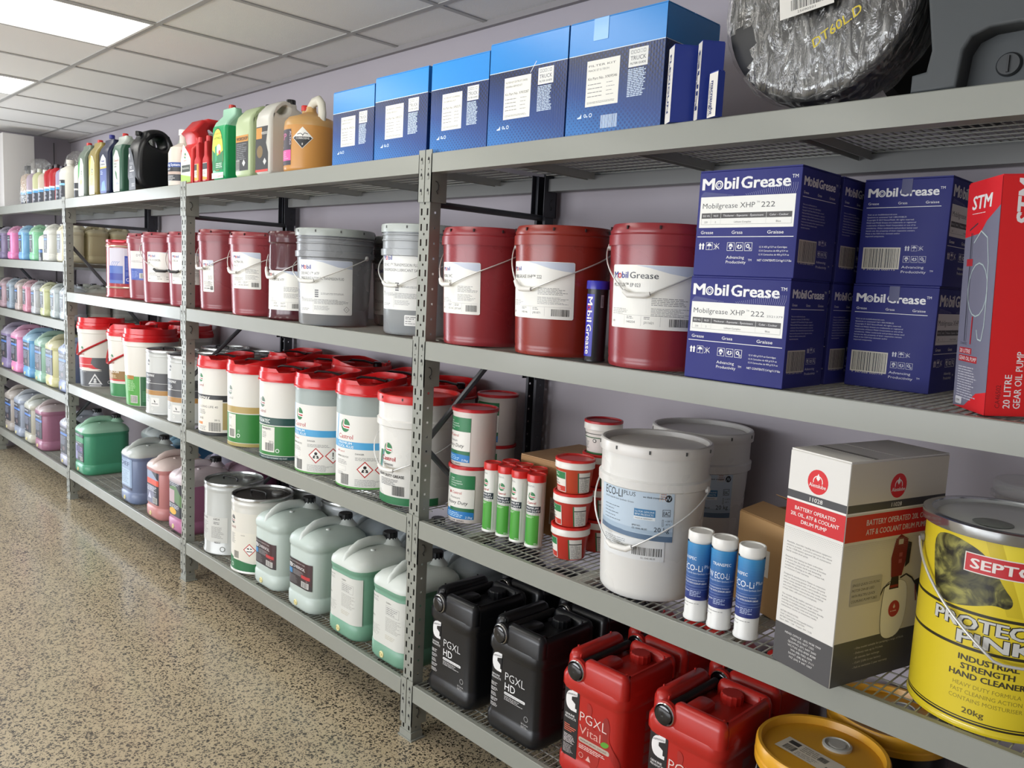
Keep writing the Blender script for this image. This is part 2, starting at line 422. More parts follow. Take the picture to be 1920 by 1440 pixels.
fm = G().box(-.04, .04, -.006, .055, 0, .005, ST).box(-.033, .033, -.003, .048, .005, .03, ST).mesh('foot', False)
for n in range(-1, 4):
    x = -n*LB
    p1 = OB('post', pm, rack, loc=(x, 0, 0)); OB('foot_plate', fm, p1)
    p2 = OB('post', pr, rack, loc=(x, DR, 0), rz=PI); OB('foot_plate', fm, p2)
    nodes = [(.03, .12), (.56, .55), (.03, 1.06), (.56, 1.56)] if n < 2 else [(.56, .12), (.03, .55), (.56, 1.12), (.03, 1.74)]
    for a, b in zip(nodes, nodes[1:]):
        g = G(); g.tube([(x, a[0], a[1]), (x, b[0], b[1])], .011, BR, 8); g.ob('brace', rack)
    for z in (1.875, .1):
        g = G(); g.tube([(x, .03, z), (x, .56, z)], .011, BR, 8); g.ob('brace', rack)
CLIP = M('#2b2b2b', .5)
def conn_mesh(mat, name, sx):
    """end plate of a beam: L shape wrapped round the post, sx=+1 means the beam runs to +x"""
    g = G(); a, b = sorted((sx*.0022, sx*.034)); g.box(a, b, -.0045, -.0012, -.155, .012, mat)
    c, d = sorted((sx*.031, sx*.034)); g.box(c, d, -.0045, .062, -.155, -.002, mat)
    for dz in (-.02, -.07, -.12):
        m = sx*.018
        g.add([(m-.0045, -.0049, dz-.012), (m+.0045, -.0049, dz-.012), (m+.0045, -.0049, dz+.004), (m, -.0049, dz+.010), (m-.0045, -.0049, dz+.004)], [(0, 1, 2, 3, 4)], HOLE)
        g.box(m-.0025, m+.0045, -.0062, -.0047, dz-.012, dz-.002, mat)
    g.add([(sx*.018-.002, -.0049, -.052), (sx*.018+.002, -.0049, -.052), (sx*.018+.002, -.0049, -.048), (sx*.018-.002, -.0049, -.048)], [(0, 1, 2, 3)], HOLE)
    q = sx*.0352; g.tube([(q, .014, -.088), (q, .022, -.09), (q, .027, -.1), (q, .026, -.112), (q, .018, -.12), (q, .024, -.128)], .0016, CLIP, 5)
    return g.mesh(name, False)
cm = {(m_.name, s): conn_mesh(m_, 'connector', s) for m_ in (ST, SD) for s in (1, -1)}
def beam_mesh(mat, hb=.061):
    x0, x1 = .034, LB-.034; g = G()
    prof = [(-.003, -hb), (.042, -hb), (.042, -.016), (.014, -.016), (.014, 0), (-.001, 0), (-.003, -.002)]
    v = [(x, y, z) for x in (x0, x1) for y, z in prof]; n = len(prof); f = [(i, (i+1) % n, n+(i+1) % n, n+i) for i in range(n)] + [tuple(range(n))[::-1], tuple(range(n, 2*n))]
    g.add(v, f, mat); return g.mesh('beam', False)
bm_f = beam_mesh(ST); bm_r = beam_mesh(M('#7f807e', .45, 0, .4)); bm_3 = beam_mesh(ST, .068)
def deck_mesh():
    g = G(); x = .05; t = .0013
    while x < LB-.045:
        g.box(x-t, x+t, .016, DR-.016, -.0045, -.0019, WIRE); x += .0213
    for i in range(12):
        y = .018+i*(DR-.036)/11; g.box(.045, LB-.045, y-.0015, y+.0015, -.0072, -.0045, WIRE)
    return g.mesh('wire_deck', False)
dk_me = deck_mesh()
sp_me = G().box(-.017, .017, .014, DR-.014, -.0095, -.0075, WIRE).box(-.017, -.015, .045, DR-.045, -.03, -.0095, WIRE).box(.015, .017, .045, DR-.045, -.03, -.0095, WIRE).mesh('deck_support', False)
BAYS = [(0., [L4, L3, L2, T]), (-LB, [L4, L3, L2, T]), (-2*LB, [L4, L3, L2, T]), (-3*LB, B3)]
for bi, (x, levs) in enumerate(BAYS):
    for z in levs:
        b1 = OB('beam', bm_f, rack, loc=(x, 0, z)); OB('beam_connector', cm[(ST.name, 1)], b1); OB('beam_connector', cm[(ST.name, -1)], b1, loc=(LB, 0, 0))
        b2 = OB('beam', bm_r, rack, loc=(x+LB, DR, z), rz=PI); OB('beam_connector', cm[(SD.name, 1)], b2); OB('beam_connector', cm[(SD.name, -1)], b2, loc=(LB, 0, 0))
        OB('wire_deck', dk_me, rack, kind='stuff', loc=(x, 0, z))
        for i in range(4): OB('deck_support', sp_me, rack, loc=(x+.24+i*.482, 0, z))
# ---------------------------------------------------------------- builders for the goods
WH, BK, GRY, INK = '#ecebe6', '#17181a', '#8f918f', '#33373c'
def bail(parent, R, zear, drop, ang, grip=None, t0=1.72, wire='#c9c8c4', wr=.0022, gr=.0075, glen=.1, name='bail_handle', clear=.010, ears=True, earcol=None, flatband=False):
    ax = Vector((math.cos(ang+PI/2), math.sin(ang+PI/2), 0)); fr = Vector((math.cos(ang), math.sin(ang), 0)); pts = []; n = 32
    for i in range(n+1):
        t = PI*i/n; k = t/t0 if t < t0 else (PI-t)/(PI-t0)
        shape = min(1., k*1.12)
        pts.append(ax*math.cos(t)*(R+.006) + fr*math.sin(t)*(R+clear) + Vector((0, 0, zear-drop*shape)))
    g = G(); g.tube(pts, wr, M(wire, .3, .5 if not flatband else 0.), 8, ry=(wr*2.6 if flatband else None)); h = g.ob(name, parent, ang=70)
    if grip:
        m = [p for i, p in enumerate(pts) if abs(i-n*t0/PI) <= max(1, round(glen/(PI*R)*n/2))]
        g = G(); rr = [gr*.8]+[gr]*(len(m)-2)+[gr*.8]; g.tube(m, rr, plastic(grip), 10); g.ob('grip', h)
    if ears:
        for sx in (-1, 1):
            g = G()
            p = ax*sx*(R+.001); tr = Matrix.Translation(p+Vector((0, 0, zear))) @ Matrix.Rotation(ang+PI/2, 4, 'Z') @ Matrix.Rotation(PI/2*1, 4, 'Y')
            g.lathe([(.009, -.004), (.009, .003), (.005, .006), (0, .006)], plastic(earcol or wire), 14, tr); g.ob('ear', parent)
    return h
def rtaper(R, H, rb): return lambda z: R*(rb + (.965-rb)*min(1, z/(H-.06)))
def pail(x, y, z, label, R=.15, H=.374, col='#7c2a2f', lidcol=None, rb=.885, lab=None, labz=.11, laba=-90, bl=None, group=None, lidkind='skirt', name='oil_pail', extra=None, cat='pail', labs=None):
    t = thing(name, label, cat, (x, y, z), 0, group); lidcol = lidcol or col; pm_, lm_ = plastic(col, .28), plastic(lidcol, .3)
    rf = rtaper(R, H, rb)
    def body():
        g = G()
        if lidkind == 'skirt': pr_ = [(0, .004), (R*rb-.012, .004), (R*rb-.008, 0), (R*rb-.002, .001), (R*rb, .008), (rf(.018), .018), (rf(.02)-.0012, .021), (rf(.03), .03), (rf(H-.06), H-.06), (rf(H-.06), H-.02)]
        elif lidkind == 'ringed':
            pr_ = [(0, .004), (R*rb-.01, .004), (R*rb-.006, 0), (R*rb, .008), (rf(H-.115), H-.115), (R*1.0, H-.112), (R*1.005, H-.09), (rf(H), H-.088), (rf(H), H-.062), (R*.985, H-.06), (R*.985, H-.056), (rf(H), H-.054), (rf(H), H-.042), (R*.99, H-.04), (R*.99, H-.036), (rf(H), H-.034), (rf(H), H-.01)]
        elif lidkind == 'collar':
            pr_ = [(0, .004), (R*rb-.01, .004), (R*rb-.006, 0), (R*rb, .008), (R*rb+.001, .02), (rf(H-.12), H-.12), (R*1.0, H-.115), (R*1.005, H-.095), (rf(H), H-.09), (rf(H), H-.01)]
        else:
            pr_ = [(0, .004), (R*rb-.01, .004), (R*rb-.006, 0), (R*rb, .008), (rf(H-.06), H-.06), (R*.99, H-.056), (R*.995, H-.04), (rf(H), H-.038), (rf(H), H-.01)]
        return g.lathe(pr_, pm_, 56).mesh('pail_body')
    OB('body', cached(('pb', R, H, rb, col, lidkind), body), t)
    def lid():
        g = G()
        if lidkind == 'skirt': pr_ = [(R*.93, H-.056), (R, H-.057), (R*1.0, H-.03), (R*.975, H-.026), (R*.985, H-.020), (R*.95, H-.006), (R*.93, H-.001), (R*.88, H), (R*.86, H-.009), (R*.84, H-.012), (R*.3, H-.011), (0, H-.011)]
        elif lidkind == 'red': pr_ = [(R*.97, H-.034), (R*1.02, H-.034), (R*1.015, H-.022), (R*.985, H-.018), (R*.985, H-.003), (R*.965, H), (R*.94, H-.001), (R*.93, H-.012), (R*.4, H-.012), (0, H-.012)]
        else: pr_ = [(R*.95, H-.030), (R*1.01, H-.030), (R*1.015, H-.01), (R*1.0, H-.002), (R*.97, H), (R*.93, H-.002), (R*.91, H-.016), (R*.87, H-.018), (R*.86, H-.014), (R*.4, H-.014), (0, H-.013)]
        g.lathe(pr_, lm_, 56)
        if lidkind != 'red':
            for i in range(10):
                a = 2*PI*i/10+.2; rr = R*(.992 if lidkind == 'skirt' else 1.018); tr = Matrix.Rotation(a, 4, 'Z') @ Matrix.Translation((rr-.003, 0, H-.016 if lidkind == 'skirt' else H-.012))
                if lidkind == 'skirt': tr = Matrix.Rotation(a, 4, 'Z') @ Matrix.Translation((R*.968, 0, H-.012))
                g.box(-.003, .004, -.0022, .0022, -.005, .004, M('#2a1416' if lidkind == 'skirt' else '#4b4c4b', .7), tr)
        return g.mesh('pail_lid')
    OB('lid', cached(('pl', R, H, lidcol, lidkind), lid), t)
    if bl: bail(t, R*.985 if lidkind == 'skirt' else R, **bl)
    for q in (labs or ([(lab, labz, laba)] if lab else [])):
        L_, lz, la = q[:3]; L_.build(q[3] if len(q) > 3 else 'printed_label', t, cyl(rf, math.radians(la)), 7, oz=lz*1000, off=.0012)
    return t
def red_collar(g, R, H, mat, a0, a1, h1, taper=.25, r=None):
    """upstanding curved lip on a lid, between angles"""
    n = 20; v = []; r = r or R*.97
    for i in range(n+1):
        a = a0+(a1-a0)*i/n; k = min(1, min(i, n-i)/(n*taper)+.0); hh = H+h1*k
        for rr, z in ((r, H-.012), (r, hh), (r-.004, hh), (r-.004, H-.012)): v.append((rr*math.cos(a), rr*math.sin(a), z))
    f = []
    for i in range(n):
        for k in range(4): f.append((i*4+k, i*4+(k+1) % 4, i*4+4+(k+1) % 4, i*4+4+k))
    f += [(0, 1, 2, 3), (n*4+3, n*4+2, n*4+1, n*4)]; g.add(v, f, mat)
def cdrum(x, y, z, label, L_=None, R=.141, H=.405, body='#d9d8d2', group='red-lidded oil drums', lz=.0, la=-90, rot=0., collar=True, name='oil_drum', rb=.955, labs=None, nohandle=False):
    """straight plastic drum with red snap lid, black spout"""
    t = thing(name, label, 'drum', (x, y, z), 0, group); rf = lambda q: R*(rb+(.972-rb)*min(1, q/(H-.05)))
    OB('body', cached(('cd', R, H, body, rb), lambda: G().lathe([(0, .004), (R*rb-.01, .004), (R*rb-.006, 0), (R*rb, .006), (rf(H), H-.055), (rf(H), H-.01)], plastic(body, .3), 48).mesh('drum_body')), t)
    RM = plastic('#c8191c', .25)
    def lid():
        g = G(); g.lathe([(R*.96, H-.052), (R*1.03, H-.053), (R*1.03, H-.048), (R*1.005, H-.044), (R*1.0, H-.016), (R*.98, H-.010), (R*.93, H-.012), (R*.9, H-.026), (R*.5, H-.024), (0, H-.024)], RM, 48)
        if collar:
            red_collar(g, R, H-.012, RM, -2.3, -1.2, .018, .1); red_collar(g, R, H-.012, RM, -.9, 2.9, .028, .22)
            g.lathe([(0, H-.02), (.034, H-.02), (.034, H-.004), (.028, H), (0, H)], RM, 20, Matrix.Translation((-.02, .065, 0)))
        return g.mesh('drum_lid')
    lo = OB('lid', cached(('cl', R, H, collar), lid), t, rz=rot)
    if not nohandle:
        g = G(); a = .35+rot; g.tube([(-.075, -.02, H-.004), (-.05, -.018, H+.004), (.02, .0, H+.006), (.07, .018, H-.002)], .008, plastic('#141416', .3), 8, ry=.005)
        h = g.ob('carry_handle', t)
        g = G(); g.lathe([(0, H-.022), (.02, H-.022), (.02, H-.003), (.016, H+.002), (0, H+.002)], plastic('#1b1b1d'), 16, Matrix.Translation((.04, .06, 0))); g.ob('spout_cap', t)
    for q in (labs or ([(L_, lz, la)] if L_ else [])): q[0].build('printed_label', t, cyl(rf, math.radians(q[2])), 7, oz=q[1]*1000, off=.001)
    return t
def mdrum(x, y, z, label, L_=None, R=.144, H=.36, body='#b9bcba', lidc='#6d6a68', group='steel drums', la=-90, lz=0., name='steel_drum', rim=None, handle=True, extra=None):
    t = thing(name, label, 'drum', (x, y, z), 0, group); BM = M(body, .3, .0, .6, .4); RMt = M(rim or '#c4c6c4', .22, .75)
    OB('body', cached(('md', R, H, body), lambda: G().lathe([(0, .006), (R-.008, .006), (R-.004, 0), (R, .003), (R, .008), (R*.972, .014), (R*.972, H-.05), (R*.972, H-.045), (R*.99, H-.036), (R*.985, H-.028), (R*.93, H-.012)], BM, 48).mesh('drum_body')), t)
    OB('rim', cached(('mr', R, H, rim), lambda: G().lathe([(R*.93, H-.016), (R*.99, H-.016), (R*1.0, H-.008), (R*.985, H-.001), (R*.955, H), (R*.945, H-.006), (R*.94, H-.014)], RMt, 48).mesh('drum_rim')), t)
    l = OB('lid', cached(('ml', R, H, lidc), lambda: G().lathe([(R*.945, H-.010), (R*.9, H-.018), (R*.86, H-.012), (R*.5, H-.011), (0, H-.011)], M(lidc, .25, .5), 48).mesh('drum_lid')), t)
    g = G(); g.lathe([(.0, H-.012), (.03, H-.012), (.03, H-.002), (.024, H+.001), (0, H+.001)], M('#8b8b88', .35, .3), 18, Matrix.Translation((.03, .065, 0))); g.ob('spout_cap', t)
    if handle:
        g = G(); g.tube([(-.045, -.035, H-.009), (-.045, -.035, H+.004), (-.03, -.032, H+.008), (.03, -.01, H+.008), (.045, -.006, H+.004), (.045, -.006, H-.009)], .005, plastic('#131314', .35), 8); g.ob('carry_handle', t)
    for q in ([(L_, lz, la)] if L_ else []) + (extra or []): q[0].build('printed_label', t, cyl(R*.972, math.radians(q[2])), 7, oz=q[1]*1000, off=.001)
    return t
def cap_mesh(r, h, col, n=28):
    g = G(); v = []; m = plastic(col, .35)
    for z, k in ((0, 1.), (h*.85, 1.), (h, .9)):
        for i in range(n): rr = r*k*(1. if i % 2 else .93); v.append((rr*math.cos(2*PI*i/n), rr*math.sin(2*PI*i/n), z))
    f = [(j*n+i, j*n+(i+1) % n, (j+1)*n+(i+1) % n, (j+1)*n+i) for j in range(2) for i in range(n)] + [tuple(range(2*n, 3*n))]
    g.add(v, f, m); return g.mesh('cap', True, 30)
def jerry(x, y, z, label, w_=.245, d_=.285, h=.378, top='#c9d2cc', liq='#b9ccc2', fill=.27, cap='#111214', lab=None, lab2=None, labz=.085, labx=0., rz=0., group='coolant jerrycans', name='jerrycan', bung=True, cat='jerrycan', capy=.32, tall_hole=True, labcap=None):
    """round-shouldered moulded can; x is the LEFT edge of its front face"""
    t = thing(name, label, cat, (x+w_/2, y+d_/2, z), rz, group); k = h/.378; r_ = .26*min(w_, d_)
    def body():
        mt, ml = hdpe(top), hdpe(liq); R_ = []
        zz = [(0, .020), (.006, .008), (.018, .001), (.035, 0), (.066, 0), (.070, .004), (.076, .005), (.08, .0035), (.262, .0035), (.268, .005), (.274, .001), (.292, 0), (.306, .004), (.322, .018), (.334, .040), (.342, .07), (.345, .10)]
        zs = []; fz = fill
        for a, b in zip(zz, zz[1:]):
            zs.append(a)
            if a[0] < fz < b[0]: q = (fz-a[0])/(b[0]-a[0]); zs.append((fz, a[1]+q*(b[1]-a[1])))
        zs.append(zz[-1]); mats = []
        for zq, ins in zs:
            ins = ins*k; R_.append((w_-2*ins, d_-2*ins, max(.02, r_-ins*.3), zq*k, 0, 0)); mats.append(ml if zq < fz-1e-6 else mt)
        g = G(); g.loft(R_, mats[:-1]); return g.mesh('can_body', True, 60)
    OB('body', cached(('jb', w_, d_, h, top, liq, fill), body), t)
    cy_ = d_*capy*.93
    def hand():
        g = G(); y0 = -d_*.40; pts = [(0, y0-.002, .298*k), (0, y0+.004*k, .318*k), (0, y0+.022*k, .343*k), (0, y0+.052*k, .360*k), (0, -d_*.06, .366*k), (0, cy_-.05*k, .362*k), (0, cy_-.028*k, .35*k)]
        mm = hdpe(top)
        P2 = []
        for i in range(len(pts)-1):
            for q in range(3): P2.append(tuple(pts[i][e]*(1-q/3)+pts[i+1][e]*q/3 for e in range(3)))
        P2.append(pts[-1]); g.tube(P2, [.025*k]*5+[.02*k]*(len(P2)-4), mm, 12, ry=.0145*k)
        # web between grip and shoulder at the neck
        g.lathe([(.05*k, .335*k), (.036*k, .352*k), (.03*k, .362*k), (.03*k, .366*k)], mm, 20, Matrix.Translation((0, cy_, 0)))
        g.lathe([(.012*k, .334*k), (.009*k, .347*k), (.0, .349*k)], mm, 10, Matrix.Translation((w_*.18, -d_*.1, 0)))
        return g.mesh('can_handle', True, 60)
    OB('handle', cached(('jh', w_, d_, h, top, capy), hand), t)
    if cap:
        cm_ = cached(('cap', round(.031*k, 4), cap), lambda: cap_mesh(.031*k, .026*k, cap)); OB('cap', cm_, t, loc=(0, cy_, .362*k))
    if bung:
        tr = Matrix.Translation((-w_*.06, -d_/2+.002, .032*k)) @ Matrix.Rotation(PI/2, 4, 'X')
        OB('bung', cached(('bung', d_, w_, k), lambda: G().lathe([(.013*k, 0), (.013*k, .004), (.010*k, .006), (.009*k, .004), (.004*k, .004), (.004*k, .007), (0, .007)], plastic('#d8cf9a', .4), 16, tr).mesh('bung')), t)
    rm = rrmap(w_-.007*k, d_-.007*k, r_-.001)
    if lab: lab.build('printed_label', t, rm, 5, ox=labx, oz=labz*1000, off=.0014)
    if lab2: lab2[0].build('printed_label', t, rm, 5, ox=lab2[1], oz=lab2[2]*1000, off=.0014)
    return t
def carton(x, y, z, w_, d_, h, label, rz=0., col='#b08d60', faces=(), group=None, name='carton', top=None, topflaps=True, cat='box', tape=None, side=None):
    """x, y = front-left corner at the base; faces: list of (side, Lab, name)"""
    t = thing(name, label, cat, (x, y, z), rz, group); cm_ = M(col, .6, 0, .35); g = G()
    b = .0018; g.loft([(w_-2*b, d_-2*b, .001, 0, w_/2, d_/2), (w_, d_, .0025, b, w_/2, d_/2), (w_, d_, .0025, h-b, w_/2, d_/2), (w_-2*b, d_-2*b, .001, h, w_/2, d_/2)], cm_, nc=3)
    g.ob('body', t)
    if topflaps:
        g = G(); tm = M(top or col, .6, 0, .35)
        g.box(.001, w_-.001, .001, d_/2-.0012, h+.0002, h+.003, tm); g.ob('flap', t, smooth=False)
        g = G(); g.box(.001, w_-.001, d_/2+.0012, d_-.001, h+.0002, h+.003, tm); g.ob('flap', t, smooth=False)
    mp = {'f': flat((w_/2, 0, 0), (1, 0, 0), (0, -1, 0)), 'r': flat((w_, d_/2, 0), (0, 1, 0), (1, 0, 0)), 'l': flat((0, d_/2, 0), (0, -1, 0), (-1, 0, 0)),
          't': plane3((w_/2, 0, h+.0031), (1, 0, 0), (0, 1, 0), (0, 0, 1))}
    for q in faces: q[1].build(q[2] if len(q) > 2 else 'printed_face', t, mp[q[0]], None, off=.0004)
    return t
def cartridge(x, y, z, label, body, capc, L_=None, group=None, R=.0268, H=.232, la=-90, capR=None, basec=None, labs=()):
    t = thing('grease_cartridge', label, 'cartridge', (x, y, z), 0, group); cr = capR or R*1.12
    OB('tube', cached(('ct', R, H, body, basec), lambda: G().lathe([(0, .003), (R*1.04, .003), (R*1.06, 0), (R*1.07, .006), (R, .009), (R, H-.012), (R, H-.006)], plastic(body, .35), 32, mats=[plastic(basec or body)]*4+[plastic(body, .35)]*2).mesh('tube')), t)
    OB('cap', cached(('cc', R, H, capc, cr), lambda: G().lathe([(R, H-.022), (cr, H-.023), (cr, H-.003), (cr*.96, H), (cr*.86, H), (cr*.82, H-.003), (0, H-.003)], plastic(capc), 32).mesh('cap')), t)
    if L_: L_.build('printed_label', t, cyl(R, math.radians(la)), 3, off=.0005)
    return t
def tub(x, y, z, label, R, H, body, lidc, L_=None, la=-90, group=None, rb=.9, rimw=True, name='grease_tub', wc='#e4e2dc', labs=None):
    t = thing(name, label, 'tub', (x, y, z), 0, group); rf = lambda q: R*(rb+(.96-rb)*min(1, q/(H*.8)))
    g = G(); g.lathe([(0, .003), (R*rb-.003, .003), (R*rb-.002, 0), (R*rb, .003), (rf(H*.7), H*.7), (R*.95, H*.72)] if rimw else [(0, .003), (R*rb-.003, .003), (R*rb-.002, 0), (R*rb, .003), (rf(H*.8), H*.8), (R*.96, H*.92)], plastic(body), 40); g.ob('body', t)
    g = G(); g.lathe([(R*.9, H*.72), (R*1.0, H*.73), (R*1.0, H*.9), (R*.97, H*.93), (R*.9, H*.93)] if rimw else [(R*.95, H*.895), (R*.985, H*.90), (R*.985, H*.955), (R*.9, H*.96)], plastic(wc), 40); g.ob('rim', t)
    g = G(); g.lathe([(R*.95, H*.925), (R*1.01, H*.925), (R*1.01, H*.985), (R*.97, H), (R*.92, H), (R*.9, H-.004), (0, H-.004)] if rimw else [(R*.97, H*.945), (R*1.03, H*.945), (R*1.03, H*.985), (R*1.0, H), (R*.93, H), (R*.9, H-.005), (0, H-.005)], plastic(lidc), 40); g.ob('lid', t)
    for q in (labs or ([(L_, 0, la)] if L_ else [])): q[0].build('printed_label', t, cyl(rf, math.radians(q[2])), 4, oz=q[1]*1000, off=.0008)
    return t
def castrol(L_, x, y, r, name=True, ts=None, red='#b5242c', green='#2f7a4a'):
    L_.c(x, y, r, green, r*1.08); L_.p([(x-r*.42, y+r*.95), (x-r*.12, y+r*1.02), (x-r*.28, y+r*.3), (x-r*.1, y+r*.1), (x+r*1.02, y+r*.1), (x+r*1.0, y-r*.55), (x-r*.4, y-r*.45), (x-r*.72, y-r*.1)], '#f1efe9')
    L_.p([(x-r*.38, y+r*.8), (x-r*.24, y+r*.84), (x-r*.42, y+r*.1), (x-r*.22, y-r*.12), (x+r*.92, y-r*.1), (x+r*.9, y-r*.38), (x-r*.34, y-r*.3), (x-r*.56, y-r*.02)], red)
    if name: s_ = ts or r*.55; L_.t(x, y-r*2.1, s_, 'Castrol', red, .012, w=r*2.5, al='c')
def bottle2d(x, y, z, label, outer, holes, depth, bev, col, capc=None, capat=None, capr=.016, caph=.022, lab=None, labc=(0, 0), side=False, name='oil_bottle', group='bottles on the top shelf', sc=1., rz=0., fill=None, cat='bottle', front=True):
    """flat-sided bottle, silhouette in its wide face, x = left edge"""
    t = thing(name, label, cat, (x+depth/2, y, z) if side else (x, y+depth/2, z), PI/2 if side else rz, group)
    o2 = [(a*sc, b*sc) for a, b in outer]; h2 = [[(a*sc, b*sc) for a, b in h] for h in holes]
    g = shape2d(o2, h2, depth, bev, hdpe(col) if fill is None or fill is True else hdpe(col), name)
    if isinstance(fill, tuple):
        i = g.mi(hdpe(fill[0])); zf = fill[1]*sc; V_ = g.v
        # clip faces at the liquid line
        nf = []; nm = []
        for f, m in zip(g.f, g.m):
            zs = [V_[q][2] for q in f]
            if max(zs) <= zf: nf.append(f); nm.append(i)
            elif min(zs) >= zf: nf.append(f); nm.append(m)
            else:
                for lo, mi_ in ((True, i), (False, m)):
                    out = []; n = len(f)
                    for a in range(n):
                        p, q = V_[f[a]], V_[f[(a+1) % n]]; ip = (p[2] <= zf) == lo; iq = (q[2] <= zf) == lo
                        if ip: out.append(f[a])
                        if ip != iq: s = (zf-p[2])/(q[2]-p[2]); V_.append(tuple(p[e]+s*(q[e]-p[e]) for e in range(3))); out.append(len(V_)-1)
                    if len(out) > 2: nf.append(tuple(out)); nm.append(mi_)
        g.f, g.m = nf, nm
    g.ob('body', t, ang=50)
    if capc:
        m = cached(('cap', capr, caph, capc), lambda: cap_mesh(capr, caph, capc, 24)); c = OB('cap', m, t, loc=(capat[0]*sc, 0, capat[1]*sc))
        if len(capat) > 2: c.rotation_euler[1] = capat[2]
    if lab: lab.build('printed_label', t, flat((0, labc[0], 0), (0, -1, 0), (-1, 0, 0)) if side else flat((labc[0]*sc, -depth/2, 0), (1, 0, 0), (0, -1, 0)), None, oz=labc[1]*sc*1000, off=.0006)
    return t
# ---------------------------------------------------------------- printed label designs
MB, MR = '#2b3490', '#c8343c'
def lab_mobil(title, l2, n1='140146', n2='J081871', w_=250, h_=162, grease=False, l3=None, colour=MB, wave=True):
    L = Lab(w_, h_); L.rc(w_, h_, 5, '#e9e8e1')
    if wave: L.p([(-w_*.15, h_-1), (0, h_*.955), (w_*.2, h_*.88), (w_*.38, h_*.84), (w_/2-1, h_*.83), (w_/2-1, h_-4), (w_/2-4, h_-1)], '#bcc4d3')
    x0 = -w_/2+8
    if grease: L.t(x0, h_-34, 17, 'M', colour, .02, w=17); L.ring(x0+24, h_-28, 7, 3.2, MR); L.t(x0+33, h_-34, 17, 'bil', colour, .02, w=22); L.t(x0+61, h_-34, 17, 'Grease', INK, .01, w=78)
    else: L.t(x0, h_-27, 13, 'M', colour, .02, w=13); L.ring(x0+18.5, h_-22.5, 5.4, 2.5, MR); L.t(x0+26, h_-27, 13, 'bil', colour, .02, w=17)
    yy = h_-(56 if grease else 48); L.t(x0, yy, 10, title, '#2b2b2d', .012, w=min(w_*.62, len(title)*6.2)); 
    if l2: L.t(x0, yy-15, 8, l2, '#2b2b2d', .008, w=min(w_*.7, len(l2)*5.2))
    yb = yy-26
    L.fine(w_*.03, yb, w_*.42, 5, 4.2, '#8a8a88'); L.fine(w_*.03, yb-26, w_*.42, 6, 3.6, '#9a9a98')
    L.fine(x0, 50, 60, 4, 4, '#9a9a98'); L.r(-w_/2+6, 34, w_-14, .6, '#9a9a98')
    for i, q in enumerate((n1, n2)): L.t(-w_*.24+i*w_*.2, 14, 6, q, '#333', .0, w=26); L.fine(-w_*.24+i*w_*.2, 31, 22, 2, 4, '#777')
    for i in range(4): L.r(-w_*.27+i*w_*.2, 8, .5, 25, '#9a9a98')
    L.bars(w_*.22, 9, w_*.22, 20); L.t(x0, 14, 6, '180', '#333', 0, w=12)
    return L
def lab_drum(w_, h_): return Lab(w_, h_)
def haz(L, x, y, r, kind=0):
    L.dia(x, y, r, '#b8322f', '#efeee9', r*.12)
    if kind == 0: L.c(x, y+r*.25, r*.2, '#1a1a1a'); L.p([(x-r*.42, y-r*.35), (x-r*.3, y), (x-r*.1, y+.02*r), (x, y-r*.3), (x+r*.1, y+.02*r), (x+r*.3, y), (x+r*.42, y-r*.35)], '#1a1a1a'); L.p([(x, y-.02*r), (x+r*.07, y-r*.13), (x+r*.2, y-r*.16), (x+r*.08, y-r*.24), (x+r*.1, y-r*.42), (x, y-r*.3), (x-r*.1, y-r*.42), (x-r*.08, y-r*.24), (x-r*.2, y-r*.16), (x-r*.07, y-r*.13)], '#e8e6e0')
    elif kind == 1: L.p([(x-r*.08, y+r*.45), (x+r*.08, y+r*.45), (x+r*.05, y-r*.12), (x-r*.05, y-r*.12)], '#1a1a1a'); L.c(x, y-r*.3, r*.08, '#1a1a1a')
    else: L.p([(x-r*.45, y+r*.25), (x-r*.1, y+r*.32), (x+r*.0, y+r*.1), (x-r*.3, y+r*.1)], '#1a1a1a'); L.p([(x+r*.1, y+r*.3), (x+r*.45, y+r*.22), (x+r*.2, y+r*.05)], '#1a1a1a'); L.r(x-r*.45, y-r*.3, r*.9, r*.12, '#1a1a1a')
# ================================================================ level two, right bay: red pails, cartridge, grease cartons
RB = dict(zear=.315, drop=.125, ang=-PI/2-.12, grip='#dedcd6', clear=.008)
RED = '#8a2b31'
L_ = lab_mobil('MOBIL SHC 629', None, '150163', 'J07162'); L_.t(-117, 100, 17, 'Mobil SHC', MB, .01, w=118)
pail(.167, .136, L2, 'red oil pail beside the centre post, label turned partly away, on the second shelf', lab=lab_mobil('MOBIL SHC', 'GREASE 460', '142116', 'J07169', w_=168), col=RED, laba=-84, labz=.10, bl=dict(RB, ang=-1.25, t0=2.12), group='large red oil pails')
pail(.506, .136, L2, 'red oil pail with grease XHP 222 label, middle of the three in the right bay', lab=lab_mobil('MOBILGREASE XHP™ 222', None, w_=228), col='#86291f', laba=-80, labz=.108, bl=dict(RB, ang=-1.05, t0=2.2), group='large red oil pails')
pail(.868, .138, L2, 'red oil pail with grease EP 023 label, next to the blue grease cartons', lab=lab_mobil('MOBILUX™ EP 023', None, '140254', 'J311621', grease=True), col=RED, laba=-68, labz=.105, bl=dict(RB, ang=-1.05, t0=1.95), group='large red oil pails')
L_ = Lab(60, 200); L_.r(-30, 14, 34, 172, '#2527a8')
L_.t(-19, 178, 19, 'M', '#ece9e4', .02, rot=-PI/2, w=22); L_.ring(-12, 149, 7, 3, MR); L_.t(-19, 140, 19, 'bil', '#ece9e4', .02, rot=-PI/2, w=30); L_.t(-19, 102, 19, 'Grease', '#ece9e4', .02, rot=-PI/2, w=82)
L_.r(22, 150, 8, 34, '#9a9aa8'); L_.bars(23, 152, 6, 30)
